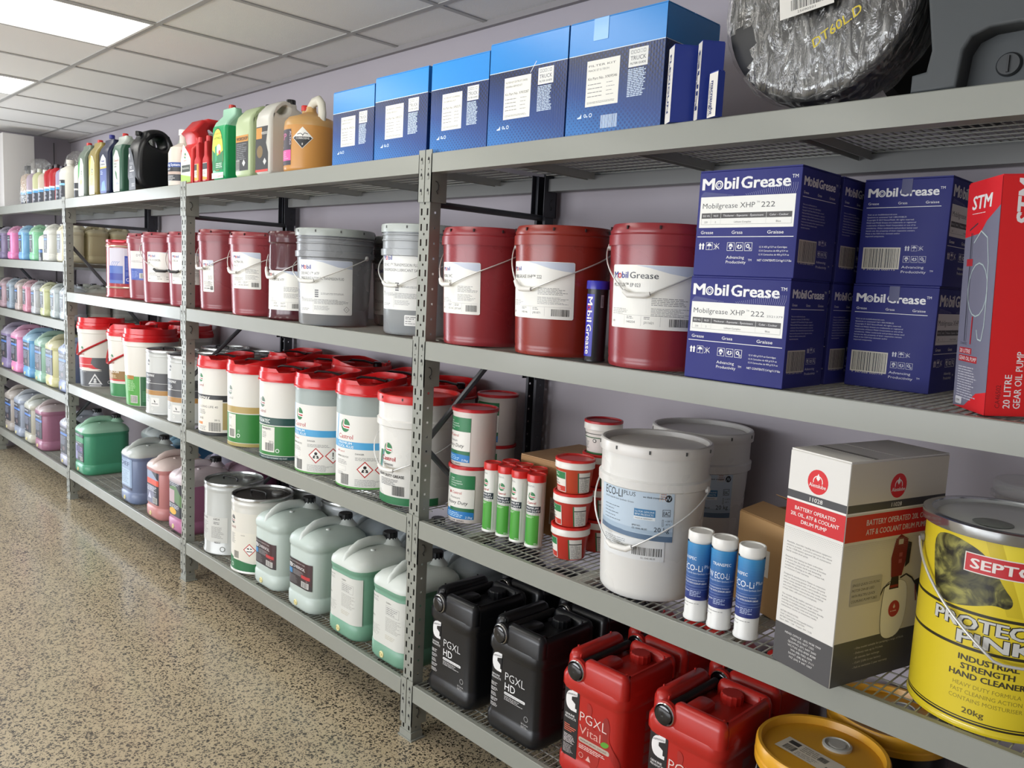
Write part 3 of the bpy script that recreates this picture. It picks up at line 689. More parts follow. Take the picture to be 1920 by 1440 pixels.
cartridge(.700, .072, L2, 'black and blue grease cartridge standing between two red pails', '#121219', '#2525a0', L_, H=.223, R=.029, la=-75)
def icons(L, x, y, s, c):
    L.p([(x, y), (x+s*.28, y), (x+s*.28, y+s*.6), (x+s*.4, y+s*.6), (x+s*.14, y+s), (x-s*.12, y+s*.6), (x, y+s*.6)], c); L.p([(x+s*.5, y), (x+s*.78, y), (x+s*.78, y+s*.6), (x+s*.9, y+s*.6), (x+s*.64, y+s), (x+s*.38, y+s*.6), (x+s*.5, y+s*.6)], c)
    a = x+s*1.15; L.frame(a, y-s*.05, s*1.1, s*1.1, s*.05, c); L.p([(a+s*.12, y+s*.5), (a+s*.3, y+s*.82), (a+s*.55, y+s*.92), (a+s*.8, y+s*.82), (a+s*.98, y+s*.5)], c); L.line([(a+s*.55, y+s*.5), (a+s*.55, y+s*.12), (a+s*.42, y+s*.05)], s*.06, c)
    a = x+s*2.45; L.line([(a, y), (a+s*.9, y+s*.9)], s*.07, c); L.line([(a, y+s*.85), (a+s*.95, y+s*.1)], s*.07, c); L.line([(a+s*.1, y+s*.5), (a+s*.9, y+s*.35)], s*.06, c); L.line([(a+s*.45, y+s*.95), (a+s*.4, y)], s*.06, c)
def icons2(L, x, y, s, c, bg):
    for i in range(3):
        a = x+i*s*1.2; L.frame(a, y, s, s, s*.05, c); m, n = a+s/2, y+s/2
        if i == 0: L.c(m, n+s*.08, s*.28, c); L.r(m-s*.3, n-s*.02, s*.6, s*.07, c); L.c(m, n-s*.12, s*.18, bg); L.c(m, n-s*.2, s*.14, c)
        elif i == 1: L.c(m-s*.15, n+s*.12, s*.13, c); L.c(m+s*.18, n+s*.15, s*.1, c); L.p([(m-s*.38, n), (m-s*.1, n-s*.3), (m, n-s*.2), (m-s*.25, n+s*.05)], c); L.p([(m+s*.38, n), (m+s*.1, n-s*.3), (m, n-s*.2), (m+s*.25, n+s*.05)], c)
        else: L.ring(m-s*.08, n+s*.08, s*.24, s*.12, c); L.ring(m+s*.22, n-s*.22, s*.14, s*.07, c)
W = '#e6e6e6'
def mobil_word(L, x, y, s, col, bg, w_):
    k = w_/ (s*7.6); L.t(x, y, s, 'M', col, .035, w=s*1.05*k); L.ring(x+s*1.50*k, y+s*.36, s*.39*min(k*1.1, 1), s*.12, col); L.ring(x+s*1.50*k, y+s*.36, s*.2*min(k, 1), s*.06, col)
    L.t(x+s*2.02*k, y, s, 'bil', col, .035, w=s*1.18*k); L.t(x+s*3.5*k, y, s, 'Grease', col, .03, w=s*4.1*k); L.t(x+s*7.7*k, y+s*.62, s*.3, 'TM', col, .0, w=s*.5*k)
def face_a(w_, h_=242, code=False, dark=False):
    """wide face with the white panel"""
    b = '#272b80' ; L = Lab(w_, h_); x0 = -w_/2; mobil_word(L, x0+w_*.04, h_*.83, w_*.105, W, b, w_*.86)
    for i in range(22): L.line([(x0+w_*.03+i*4, h_*.765), (x0+w_*.03+i*4+9*(1-i/26), h_*.765+11*(1-i/26))], .7, '#8d90bb')
    for i in range(26): q = x0+w_*.5+i*w_*.018; hh = 3+20*min(1, i/22); L.line([(q, h_*.765), (q-2+i*.25, h_*.765+hh*.5), (q+i*.35-4, h_*.765+hh)], .7, '#8d90bb')
    L.r(x0+w_*.03, h_*.465, w_*.93, h_*.295, '#e8e8e2')
    L.t(x0+w_*.055, h_*.65, 12.5, 'Mobilgrease XHP', '#3a3a3a', .004, w=w_*.53); L.t(x0+w_*.60, h_*.69, 4, 'TM', '#3a3a3a', 0); L.t(x0+w_*.645, h_*.65, 12.5, '222', '#3a3a3a', .004, w=w_*.13)
    if code: L.t(x0+w_*.80, h_*.65, 4.6, '2521379', '#5a5a5a', 0, w=w_*.15)
    L.r(x0+w_*.05, h_*.555, w_*.89, h_*.05, '#2c2826'); L.frame(x0+w_*.05, h_*.495, w_*.89, h_*.06, .7, '#8f8f8b')
    for q in (.15, .25, .70): L.r(x0+w_*q, h_*.495, .8, h_*.11, '#cfcfca')
    for q, a, c in ((.10, 'ISO VG', '220'), (.20, 'NLGI', '2'), (.475, 'Thickener - Espesante - Épaississant', 'Lithium Complex'), (.82, 'Color - Couleur', 'Blue')):
        L.t(x0+w_*q, h_*.57, 4.6, a, W, 0, w=min(w_*.4, len(a)*3.0), al='c'); L.t(x0+w_*q, h_*.51, 4.4, c, '#555', 0, w=len(c)*2.9, al='c')
    for q, a in ((.12, 'Grease'), (.43, 'Grasa'), (.80, 'Graisse')): L.t(x0+w_*q, h_*.405, 7.6, a, W, .01, w=len(a)*5.6, al='c')
    L.r(x0+w_*.02, h_*.375, w_*.95, 1.5, W)
    icons(L, x0+w_*.05, h_*.255, 16, W); icons2(L, x0+w_*.34, h_*.245, 19, W, b)
    L.t(x0+w_*.34, h_*.17, 7, 'Advancing', W, .006, w=w_*.18); L.t(x0+w_*.34, h_*.125, 7, 'Productivity', W, .006, w=w_*.2); L.t(x0+w_*.56, h_*.15, 5, 'TM', W, 0)
    for i, a in enumerate(('12 X 450 g/15.9 oz Cartridges', '12 X Cartuchos de 450 g/15.9 oz', '12 X Cartouches de 450 g/15.9 oz')): L.t(x0+w_*.66, h_*(.275-i*.035), 4, a, W, 0, w=w_*(.26+.012*i))
    L.t(x0+w_*.65, h_*.15, 5, 'NET CONTENTS 5.4 kg/11.9 lbs', W, .01, w=w_*.32)
    return L
def face_b(w_, h_=242, tape=False):
    b = '#26294d'; L = Lab(w_, h_); x0 = -w_/2; mobil_word(L, x0+w_*.06, h_*.84, w_*.105, W, b, w_*.80)
    for q, a in ((.13, 'Grease'), (.47, 'Grasa'), (.80, 'Graisse')): L.t(x0+w_*q, h_*.765, 6, a, W, .006, w=len(a)*4.2*w_/200, al='c')
    L.r(x0+w_*.05, h_*.735, w_*.85, 1.3, W)
    TX = ['Visit us at mobilindustrial.com', 'Questions or comments? Call 1-800-MOBIL25', 'Copyright © 2017 ExxonMobil. All rights reserved.', 'Mobil and Mobil Grease are trademarks or registered', 'trademarks of Exxon Mobil Corporation or one of its', 'subsidiaries. Other trademarks and product names used', 'herein are the property of their respective owners.', 'Made in the USA from domestic and/or', 'imported components.']
    for i, a in enumerate(TX): L.t(x0+w_*.07, h_*(.665-i*.026), 3.3, a, '#c9cad6', .0, w=w_*len(a)*.0112)
    L.bars(x0+w_*.08, h_*.16, w_*.40, h_*.185, '#2a2a33', '#c9c4b4'); L.t(x0+w_*.08, h_*.135, 4, '9 347268 000115', '#c9c4b4', 0, w=w_*.38)
    icons(L, x0+w_*.55, h_*.325, 12*w_/200, '#bfc0cc'); icons2(L, x0+w_*.54, h_*.215, 15*w_/200, '#bfc0cc', b)
    L.t(x0+w_*.53, h_*.16, 6, 'Advancing', '#d0d0da', .006, w=w_*.25); L.t(x0+w_*.53, h_*.115, 6, 'Productivity', '#d0d0da', .006, w=w_*.28); L.t(x0+w_*.85, h_*.13, 4, 'TM', '#d0d0da', 0)
    if tape: L.r(x0+w_*.44, h_*.86, w_*.12, h_*.14, '#33366a')
    return L
CB = '#272b74'; HB = .242
fa, fa2, fbS, fbW, faS = face_a(258), face_a(258, code=True), face_b(190), face_b(196, tape=True), face_a(258)
GG = 'navy grease cartons on the second shelf'
def gcarton(x, y, z, w_, d_, ff, fr_, label): return carton(x, y, z, w_, d_, HB, label, 0, CB, [('f', ff), ('r', fr_)], GG, 'grease_carton', CB)
gcarton(1.045, .004, L2, .258, .19, fa2, fbS, 'front navy grease carton of the left stack, bottom one, number code stamped on it')
gcarton(1.047, .006, L2+HB+.0035, .258, .19, fa, fbS, 'navy grease carton on top of the front left stack')
gcarton(1.045, .215, L2, .258, .19, face_a(258), fbS, 'navy grease carton behind the front left stack, lower one')
gcarton(1.047, .213, L2+HB+.0035, .258, .19, face_a(258), fbS, 'navy grease carton behind the front left stack, upper one')
gcarton(1.320, .284, L2, .196, .258, fbW, faS, 'navy grease carton standing end-on beside the red pump box, bottom of the stack')
gcarton(1.322, .287, L2+HB+.0035, .196, .258, fbW, faS, 'navy grease carton standing end-on beside the red pump box, top of the stack')
# red pump box
A = math.radians(-52); h_ = 448; Lg = Lab(150, h_, '#77778a')
Lg.p([(-75, h_), (75, h_), (75, h_-52), (20, h_-78), (-5, h_-100), (-75, h_-106)], '#d8242b'); Lg.p([(-75, 0), (75, 0), (75, 44), (30, 36), (-20, 6), (-75, 0)], '#d8242b')
Lg.t(-50, h_-52, 27, 'STM', '#eceaea', .03, w=84, sh=.12); Lg.fine(-48, h_-60, 70, 1, 3, '#eceaea')
Lg.line([(-44, h_-98), (-42, 135)], 3.2, '#33333c'); Lg.line([(-38, h_-98), (-34, 135)], 2.2, '#50505c'); Lg.r(-58, 285, 28, 14, '#b02a33'); Lg.line([(-55, h_-92), (-18, h_-80)], 3, '#3a3a42')
Lg.line([(2+44*math.cos(a/8*PI), 238+52*math.sin(a/8*PI)) for a in range(17)], 2.6, '#aebfc0'); Lg.line([(-30, 330), (0, 352), (30, 338), (42, 290), (46, 220), (44, 170), (36, 140), (20, 142), (12, 160)], 2.6, '#b9c9c9'); Lg.line([(-12, 130), (-10, 185)], 5, '#b02a33')
Lg.t(-60, 128, 5.5, 'CA46502', '#33333c', 0, w=32); Lg.r(-62, 110, 58, 12, '#b02a33'); Lg.t(-59, 112, 8, '20 LITRE', W, .01, w=50); Lg.r(-62, 94, 86, 13, '#b02a33'); Lg.t(-59, 97, 8, 'GEAR OIL PUMP', W, .01, w=80); Lg.fine(-60, 84, 92, 13, 5.2, '#b9b9c4')
Lg.rc(30, 15, 3, '#d0d0d6', -48, 14); Lg.t(-60, 11, 5, 'STM', '#333', .01, w=16)
Lr = Lab(244, h_, '#dd1f22'); Lr.t(-60, 360, 36, 'STM', '#eceaea', .035, w=78, rot=PI/2, sh=.12)
Lr.t(-79, 15, 13, '20 LITRE', '#eceaea', .015, w=64, rot=PI/2); Lr.t(-61, 15, 13, 'GEAR OIL PUMP', '#eceaea', .015, w=108, rot=PI/2); Lr.t(-97, 15, 9, 'CA46502', '#7a1a1c', .0, w=44, rot=PI/2)
t_ = carton(1.610, .153, L2, .150, .245, .448, 'tall red and grey gear oil pump box at the right edge of the second shelf', A, '#d8242b', [('f', Lg), ('r', Lr)], None, 'pump_box', '#d8242b')
t_.rotation_euler = (Matrix.Rotation(math.radians(-2.3), 3, Vector((-.71, .70, 0))) @ Matrix.Rotation(A, 3, 'Z')).to_euler()
# ================================================================ level two, bay left of the centre post
def lab_atf(l1, l2, w_=235, h_=212):
    L = Lab(w_, h_); L.rc(w_, h_, 5, '#dfe0dc'); L.p([(-w_*.2, h_-1), (0, h_*.96), (w_*.25, h_*.88), (w_/2-1, h_*.85), (w_/2-1, h_-4), (w_/2-5, h_-1)], '#b3bac8')
    x0 = -w_/2+10; L.t(x0, h_-36, 17, 'M', MB, .02, w=17); L.ring(x0+24, h_-30, 7, 3, MR); L.t(x0+34, h_-36, 17, 'bil', MB, .02, w=22)
    L.t(x0, h_-58, 11, l1, '#3a3a3c', .008, w=len(l1)*7.2 if len(l1) < 24 else 190); L.t(x0, h_-76, 10.5, l2, '#3a3a3c', .008, w=min(190, len(l2)*6.3))
    for i in range(4): L.r(-w_*.14, h_*.43-i*8, 16, 5.5, '#6a6a6c')
    L.fine(-w_*.03, h_*.40, w_*.45, 2, 4, '#8a8a8a'); L.fine(x0, h_*.28, w_*.35, 3, 4, '#9a9a9a'); L.r(-w_*.17, 8, .7, h_*.25, '#9a9a9a'); L.fine(-w_*.15, h_*.28, w_*.6, 5, 4, '#8a8a8a'); L.fine(-w_*.15, h_*.16, w_*.35, 5, 3.6, '#9a9a9a'); L.dia(w_*.4, 22, 12, '#3a3a3a', '#dfe0dc', 1.2); L.t(w_*.4, 19, 5, '23', '#777', 0, w=7, al='c')
    L.t(x0, 60, 6, '20 L', '#444', .01); L.fine(x0, 22, 55, 2, 5, '#888')
    return L
pail(-1.753, .155, L2, 'red oil pail just right of the second post, label a narrow strip', lab=lab_mobil('MOBIL DTE 10', None, w_=70, h_=152), H=.390, col='#7d2a30', laba=-70, labz=.09, bl=dict(zear=.33, drop=.13, ang=-1.0, t0=2.15, grip='#dedcd6'), group='large red oil pails')
pail(-1.370, .137, L2, 'red oil pail with cream label, left neighbour of the ribbed maroon pail', lab=lab_mobil('VACTRA OIL', 'No. 2', w_=150), H=.373, col='#8a343a', laba=-61, labz=.12, bl=dict(RB, ang=-1.0, t0=2.1), group='large red oil pails')
def ribbed(x, y, z, label, R, H, col, L):
    t = thing('ribbed_pail', label, 'pail', (x, y, z)); m = plastic(col, .16); g = G(); n = 64
    prof = [(0, .004, 0), (.96, .0, 0), (.98, .006, 0), (.965, .012, 0), (.955, .03, 0), (.93, .20, 0), (.965, .208, 0), (.98, .215, 0), (.975, .225, 1), (.975, .31, 1), (.955, .322, 0), (1., .328, 0), (1., .345, 1), (1., .366, 1), (.96, H, 0), (.90, H, 0), (.88, H-.012, 0), (0, H-.012, 0)]
    v = [(R*r*(1-(.016 if f and i % 4 < 2 else 0))*math.cos(2*PI*i/n)+(0 if r else 0), R*r*(1-(.016 if f and i % 4 < 2 else 0))*math.sin(2*PI*i/n), q) for r, q, f in prof for i in range(n)]
    f = [(j*n+i, j*n+(i+1) % n, (j+1)*n+(i+1) % n, (j+1)*n+i) for j in range(len(prof)-1) for i in range(n)]
    g.add(v, f, m); g.ob('body', t); L.build('printed_label', t, cyl(R*.957, math.radians(-62)), 7, oz=42, off=.001); bail(t, R*.97, .318, .14, -1.05, '#dedcd6', 2.2); return t
ribbed(-1.074, .160, L2, 'glossy dark maroon pail with fluted sides between a red pail and the big grey pail', .138, .375, '#4a1c22', lab_mobil('MULTIPURPOSE ATF', None, w_=200, h_=172, colour='#5a5c60'))
GB = dict(zear=.272, drop=.10, ang=-1.23, t0=1.6, grip='#dcdcd6', clear=.012)
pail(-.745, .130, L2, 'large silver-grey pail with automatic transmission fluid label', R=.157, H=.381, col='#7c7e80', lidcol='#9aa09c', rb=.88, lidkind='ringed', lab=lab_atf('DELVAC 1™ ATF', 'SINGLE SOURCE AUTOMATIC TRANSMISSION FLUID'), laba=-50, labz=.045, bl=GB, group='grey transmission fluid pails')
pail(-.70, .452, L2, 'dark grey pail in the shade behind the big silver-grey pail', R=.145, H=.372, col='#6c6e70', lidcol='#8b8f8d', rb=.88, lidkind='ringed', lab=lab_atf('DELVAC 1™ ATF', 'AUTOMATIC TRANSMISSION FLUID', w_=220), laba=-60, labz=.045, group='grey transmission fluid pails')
lt = Lab(62, 38); lt.rc(62, 38, 3, '#e6e6e2'); lt.fine(-27, 32, 48, 2, 6, '#666'); lt.fine(-27, 17, 22, 1, 5, '#333'); lt.fine(-27, 9, 50, 1, 5, '#777')
pail(-.25, .195, L2, 'pale silver pail directly left of the centre post, transmission lubricant SAE 50', R=.153, H=.395, col='#94989a', lidcol='#a9b0ac', rb=.89, lidkind='ringed', labs=[(lab_atf('DELVAC 1™ TRANSMISSION FLUID 50', 'TRANSMISSION LUBRICANT SAE 50'), .09, -66), (lt, .035, -50, 'price_sticker')], bl=dict(zear=.29, drop=.115, ang=-1.2, t0=1.8, grip='#dcdcd6', clear=.012), group='grey transmission fluid pails')
# ================================================================ level two, third bay
L_ = Lab(230, 210); L_.r(-115, 0, 230, 210, '#c9c6d2'); L_.r(-115, 0, 95, 105, '#4d6bb5'); L_.r(-115, 20, 95, 40, '#2b3c9a'); L_.r(-10, 0, 125, 165, '#2f46a8'); L_.r(-15, 0, 2, 210, '#e0dce4')
for i in range(4): L_.line([(-100+i*14, 105), (-92+i*14, 125), (-80+i*14, 130)], 3, '#6f86c2')
L_.fine(-4, 150, 105, 8, 9, '#7f92cf'); L_.fine(-4, 70, 90, 4, 7, '#7f92cf'); L_.ring(8, 24, 10, 3, '#dfe2ee'); L_.t(24, 20, 9, 'FUCHS', '#dfe2ee', .01, w=40) if False else L_.fine(24, 30, 44, 2, 8, '#dfe2ee'); L_.bars(75, 25, 26, 22, '#333', '#e8e6e0')
t_ = mdrum(-3.09, .155, L2, 'red steel drum with blue and white sides on the second shelf by the third post', L_, R=.14, H=.345, body='#a3202b', lidc='#8d1c24', rim='#b0343c', la=-30, lz=.085, handle=False)
g = G(); g.lathe([(.1405, .055), (.1425, .06), (.1405, .066)], M('#c9b8a8', .2, .7), 48); g.ob('bottom_hoop', t_); g = G(); g.lathe([(.1405, .30), (.144, .305), (.1405, .311)], M('#d8c4b0', .2, .7), 48); g.ob('top_hoop', t_)
g = G(); g.tube([(.02, .03, .335), (.0, .03, .36), (.03, .03, .368), (.06, .03, .36), (.055, .03, .335)], .003, M('#8d7a78', .3, .5)); g.ob('wire_loop', t_)
l_blue = Lab(120, 165); l_blue.r(-60, 65, 120, 100, '#d8d5d0'); l_blue.r(-60, 0, 120, 65, '#3b55a8'); l_blue.t(-10, 135, 13, 'DTE', '#55565c', .01, w=40); l_blue.fine(-52, 110, 100, 2, 6, '#9a9a9c'); l_blue.bars(8, 12, 42, 26, '#333', '#e5e3dc'); l_blue.fine(-50, 50, 50, 7, 6, '#8296cf')
DB = dict(zear=.315, drop=.14, grip='#232325', clear=.008)
pail(-2.799, .185, L2, 'red oil pail with half blue label, next to the red steel drum', lab=l_blue, H=.381, col='#862e38', laba=-58, labz=.115, group='large red oil pails')
pail(-2.442, .137, L2, 'red oil pail with black handle grip and cream label, second from the red steel drum', lab=lab_mobil('DTE 10 EXCEL', '68', w_=240, h_=160), H=.381, col='#862e38', laba=-26, labz=.115, bl=dict(DB, ang=-.65, t0=1.6), group='large red oil pails')
pail(-2.105, .145, L2, 'red oil pail half hidden behind the second post', lab=lab_mobil('DTE 24', None, w_=240, h_=160), H=.381, col='#862e38', laba=-34, labz=.115, bl=dict(DB, ang=-1.0, t0=1.85), group='large red oil pails')
pail(-2.62, .448, L2, 'red oil pail in the back row behind the black-gripped one', H=.381, R=.14, col='#862e38', group='large red oil pails')
# ================================================================ level three, right bay
def lab_tub25():
    L = Lab(150, 172); L.r(-75, 14, 150, 152, '#2c6e48'); L.r(-32, 120, 106, 46, '#2c7a4c'); L.p([(-40, 166), (-33, 166), (-48, 118), (-60, 60), (-60, 40), (-52, 40), (-52, 60)], '#e9e6df'); L.r(-52, 42, 127, 76, '#e9e6df'); L.p([(-72, 14), (75, 14), (75, 38), (-72, 48)], '#2479bd'); L.r(-20, 40, 95, 12, '#2c6e48')
    for i, a in enumerate(('High', 'Performance', 'Multipurpose', 'Grease')): L.t(-18, 150-i*8, 5, a, '#e6efe8', .01, w=len(a)*4.2)
    L.c(-20, 103, 5, '#a33'); L.t(-10, 99, 10, 'Castrol', '#b4322f', .01, w=40); L.t(-18, 82, 8.5, 'Premium', '#333', .0, w=42, sh=.15); L.t(-34, 64, 12.5, 'Heavy Duty', '#222', .01, w=86, sh=.2)
    L.c(-58, 44, 14, '#e3cf3a'); L.c(-56, 42, 7, '#c9a08a'); L.r(-60, 38, 9, 6, '#a33'); L.fine(-38, 34, 76, 3, 6, '#b9dcf2'); L.t(46, 18, 7, '2.5kg', '#e8f2fa', .015, w=24, sh=.2); L.t(-50, 4, 5.5, 'PROTECTOR SERIES', '#3a3a3a', .006, w=92)
    return L
TBG = 'white grease tubs with flat red lids'
lt25 = lab_tub25()
def tub25(x, y, z, label, la): return tub(x, y, z, label, .079, .196, '#dcd2cb', '#c0242a', lt25, la=la, group=TBG, rimw=False, rb=.97, wc='#ded5ce')
tub25(.103, .166, L3, 'white grease tub at the foot of the front stack, blue and green label facing out', -88)
tub25(.107, .168, L3+.197, 'white grease tub on top of the front stack beside the centre post', -108)
tub25(-.120, .487, L3, 'white grease tub at the foot of the rear stack', -95)
tub25(-.119, .487, L3+.197, 'white grease tub on top of the rear stack, near the dark rear post', -95)
def lab_cart():
    L = Lab(120, 205); L.r(-34, 6, 64, 98, '#4ea03c'); L.r(-34, 6, 22, 98, '#3c9440'); L.p([(-38, 104), (-22, 200), (-19, 200), (-34, 104)], '#2a5a40'); castrol(L, 2, 165, 12, True, 8)
    L.r(-28, 112, 62, 21, '#27333c'); L.t(3, 124, 6.4, 'PREMIUM', '#f0f0f0', .02, w=44, al='c', sh=.15); L.t(3, 114.5, 6.4, 'HEAVY DUTY', '#f0f0f0', .02, w=54, al='c', sh=.15); L.t(3, 105.5, 3.4, 'LITHIUM COMPLEX GREASE', '#333', 0, w=52, al='c'); L.fine(-28, 100, 50, 2, 3.4, '#cfe6c9'); L.fine(-28, 14, 24, 2, 3.4, '#e6f2e0'); L.t(16, 11, 4, '450 g', '#eef5ea', .01); L.fine(-20, 199, 32, 2, 3, '#999')
    L.r(34, 6, 3, 190, '#cfd6c9')
    return L
lc = lab_cart(); CG = 'white and green grease cartridges with red caps'
nm = ['farthest from the camera', 'second from the left', 'third from the left', 'nearest the camera']
for i, (x, y, a) in enumerate([(.251, .128, -104), (.315, .131, -84), (.383, .127, -104), (.449, .131, -80)]):
    cartridge(x, y, L3, 'green and white grease cartridge in the front row, ' + nm[i], '#dedfd8', '#cc2620', lc, CG, la=a, R=.0272)
for i, (x, y) in enumerate([(.266, .196), (.33, .197), (.395, .195)]):
    cartridge(x, y, L3, 'green and white grease cartridge in the second row, ' + ['at its left end', 'in its middle', 'at its right end'][i], '#dedfd8', '#cc2620', lc, CG, la=-90, R=.0272)
# brown carton behind
Lb = Lab(250, 247); Lb.r(20, 40, 96, 90, '#cfc8bd'); Lb.bars(26, 46, 84, 34); Lb.t(58, 116, 7, 'REIBER', '#333', .01, w=32); Lb.fine(26, 110, 80, 4, 6, '#777'); Lb.fine(-110, 225, 160, 2, 6, '#8f7350')
carton(.262, .245, L3, .25, .30, .247, 'flat-topped brown carton behind the green cartridges', 0, '#a9835a', [('f', Lb)], None, 'brown_carton', '#b08c66')
def lab_small(green=True, W_=300, H_=95):
    L = Lab(W_, H_); R_ = '#c2392c'
    L.r(-60, 4, 62, 62, '#d2c9c2'); L.r(-58, 44, 58, 21, '#2d7a48'); L.r(-58, 6, 58, 16, '#c2392c'); L.r(-58, 22, 58, 22, '#e2ddd4'); L.fine(-48, 60, 22, 2, 5, '#cfe2d2'); L.t(-52, 35, 5, 'Premium', '#333', .01, w=24); L.t(-52, 26, 6, 'Grease', '#333', .01, w=30, sh=.15); L.fine(-52, 16, 44, 2, 5, '#e6c9c2')
    return L
lsm = lab_small(); lsn = Lab(300, 95); lsn.r(38, 4, 4, 62, '#2d6a44'); lsn.r(42, 4, 40, 62, '#d9d6cf'); lsn.fine(44, 48, 32, 11, 4, '#777'); lsn.r(42, 50, 40, 3, '#333'); TG = 'small red grease tubs in stacks'
HS = .1035; nmz = ['bottom', 'middle', 'top']
for i in range(3):
    tub(.583+.004*i, .152-.003*i, L3+i*HS, 'small red grease tub, %s of the front stack of three' % nmz[i], .060, HS, '#b5352a' if i < 2 else '#b8452c', '#c8241f', labs=[(lsm, 0, -95+8*i), (lsn, 0, -95+8*i)], group=TG, rb=.80, wc='#dedad3')
for i in range(3):
    tub(.585, .277, L3+i*HS, 'small red grease tub, %s of the red ones in the rear stack' % nmz[i], .060, HS, '#b5352a', '#c8241f', labs=[(lsm, 0, -95), (lsn, 0, -95)], group=TG, rb=.80, wc='#dedad3')
lw = Lab(200, 95); lw.r(-90, 50, 180, 3, '#2d5a3a'); lw.r(-90, 62, 180, 2, '#2b2b2b'); lw.r(-90, 0, 180, 5, '#2d6a3a'); lw.fine(-70, 46, 60, 9, 4, '#8a8a8a'); lw.fine(-60, 60, 40, 1, 5, '#333'); lw.c(10, 42, 6, '#333'); lw.c(10, 42, 4, '#ddd9d2')
tub(.585, .277, L3+3*HS, 'small white grease tub with red lid crowning the rear stack', .060, HS, '#dcd8d1', '#b4222a', lw, la=-90, rb=.80, wc='#dedad3')
# big white bucket
def lab_eco():
    L = Lab(232, 150); L.r(-116, 14, 226, 136, '#b9cad9'); L.p([(-116, 14), (110, 2), (110, 18), (-20, 22), (-116, 34)], '#5f7690'); L.p([(-116, 28), (-60, 24), (40, 22), (110, 20), (110, 30), (-116, 40)], '#a4b8ca')
    L.t(-96, 110, 22, 'ECO-LI', '#20242a', .01, w=66); L.t(-26, 119, 12, 'PLUS', '#20242a', .004, w=34); L.t(-96, 101, 5, 'Special Long-Life Semi-Synthetic Grease', '#3a4048', 0, w=100); L.t(28, 119, 5.4, 'we think transport', '#20242a', .012, w=52); L.c(94, 121, 9.5, '#20242a'); L.line([(88, 116), (92, 126), (96, 116), (100, 126)], 1.6, '#b9cad9')
    for i in range(5): L.fine(-96, 82-i*9, 84-(i % 2)*26, 1, 4, '#4a5866')
    L.r(6, 68, 56, 20, '#3f7aa8'); L.t(9, 79, 5, '1st FOR GENUINE', '#dce8f0', .0, w=50); L.t(9, 71, 5.4, 'BPW PRODUCTS', '#dce8f0', .01, w=48); L.r(6, 59, 56, 9, '#dfe6ea'); L.t(9, 61, 4, 'MADE IN GERMANY', '#555', 0, w=46)
    L.frame(80, 72, 21, 19, 1.2, '#20242a'); L.t(82.5, 75, 12, 'EAC', '#20242a', .01, w=16); L.t(88, 58, 4.5, '+130°C', '#20242a', 0); L.t(88, 49, 4.5, '-40°C', '#20242a', 0); L.frame(80, 46, 4, 18, .8, '#444')
    L.t(2, 40, 5, 'BPW NO.:', '#20242a', .006, w=24); L.t(2, 32, 5, '02.1040.48.00', '#20242a', .006, w=40); L.t(60, 30, 13, '20 kg', '#20242a', .008, w=40)
    return L
lb2 = Lab(190, 60); lb2.r(-95, 0, 190, 58, '#dddfdf'); lb2.fine(-88, 50, 80, 4, 5, '#9a9fa3'); lb2.bars(10, 14, 78, 22); lb2.t(34, 5, 5, '02.1040.48.00', '#444', 0, w=38)
lst = Lab(30, 30); lst.r(-15, 0, 30, 30, '#d3cdc8'); lst.fine(-12, 26, 22, 4, 6, '#a88a84')
EB = dict(zear=.30, drop=.155, t0=1.75, grip='#e8e6e0', wire='#dcdcda', gr=.008, glen=.1, clear=.012)
leco = lab_eco()
pail(.880, .146, L3, 'big white bucket with pale blue label standing at the front, wire handle hanging down', R=.152, H=.418, col='#d9d8d4', lidcol='#d2cfca', rb=.86, lidkind='collar', labs=[(leco, .165, -76), (lb2, .113, -78, 'barcode_label'), (lst, .278, -42, 'price_sticker')], bl=dict(EB, ang=-1.33), group='white grease buckets', name='white_bucket')
pail(.83, .452, L3, 'white bucket in the shade against the wall behind the first one', R=.150, H=.418, col='#d9d8d4', lidcol='#d2cfca', rb=.86, lidkind='collar', labs=[(leco, .165, -60), (lst, .278, -30, 'price_sticker')], group='white grease buckets', name='white_bucket')
# open brown carton
t_ = carton(1.062, .30, L3, .185, .20, .245, 'brown carton with its top flaps standing open beside the tall white pump box', math.radians(-21), '#a88458', (), None, 'open_carton', topflaps=False)
t_.location = (1.083, .262, L3); Lq = Lab(60, 80); Lq.r(-30, 0, 60, 70, '#cfc8bb'); Lq.t(-24, 55, 9, 'MO', '#333', .01); Lq.t(-24, 42, 9, 'SO', '#333', .01); Lq.fine(-24, 34, 44, 5, 6, '#777'); Lq.build('paper_label', t_, flat((.10, 0, .10), (1, 0, 0), (0, -1, 0)))
g = G(); fm_ = M('#a07c52', .65); g.box(0, .185, 0, .075, -.001, .001, fm_, Matrix.Translation((0, .004, .246)) @ Matrix.Rotation(math.radians(14), 4, 'X')); g.ob('flap', t_, smooth=False)
g = G(); g.box(0, .185, -.085, 0, -.001, .001, fm_, Matrix.Translation((0, .198, .246)) @ Matrix.Rotation(math.radians(-24), 4, 'X')); g.ob('flap', t_, smooth=False)
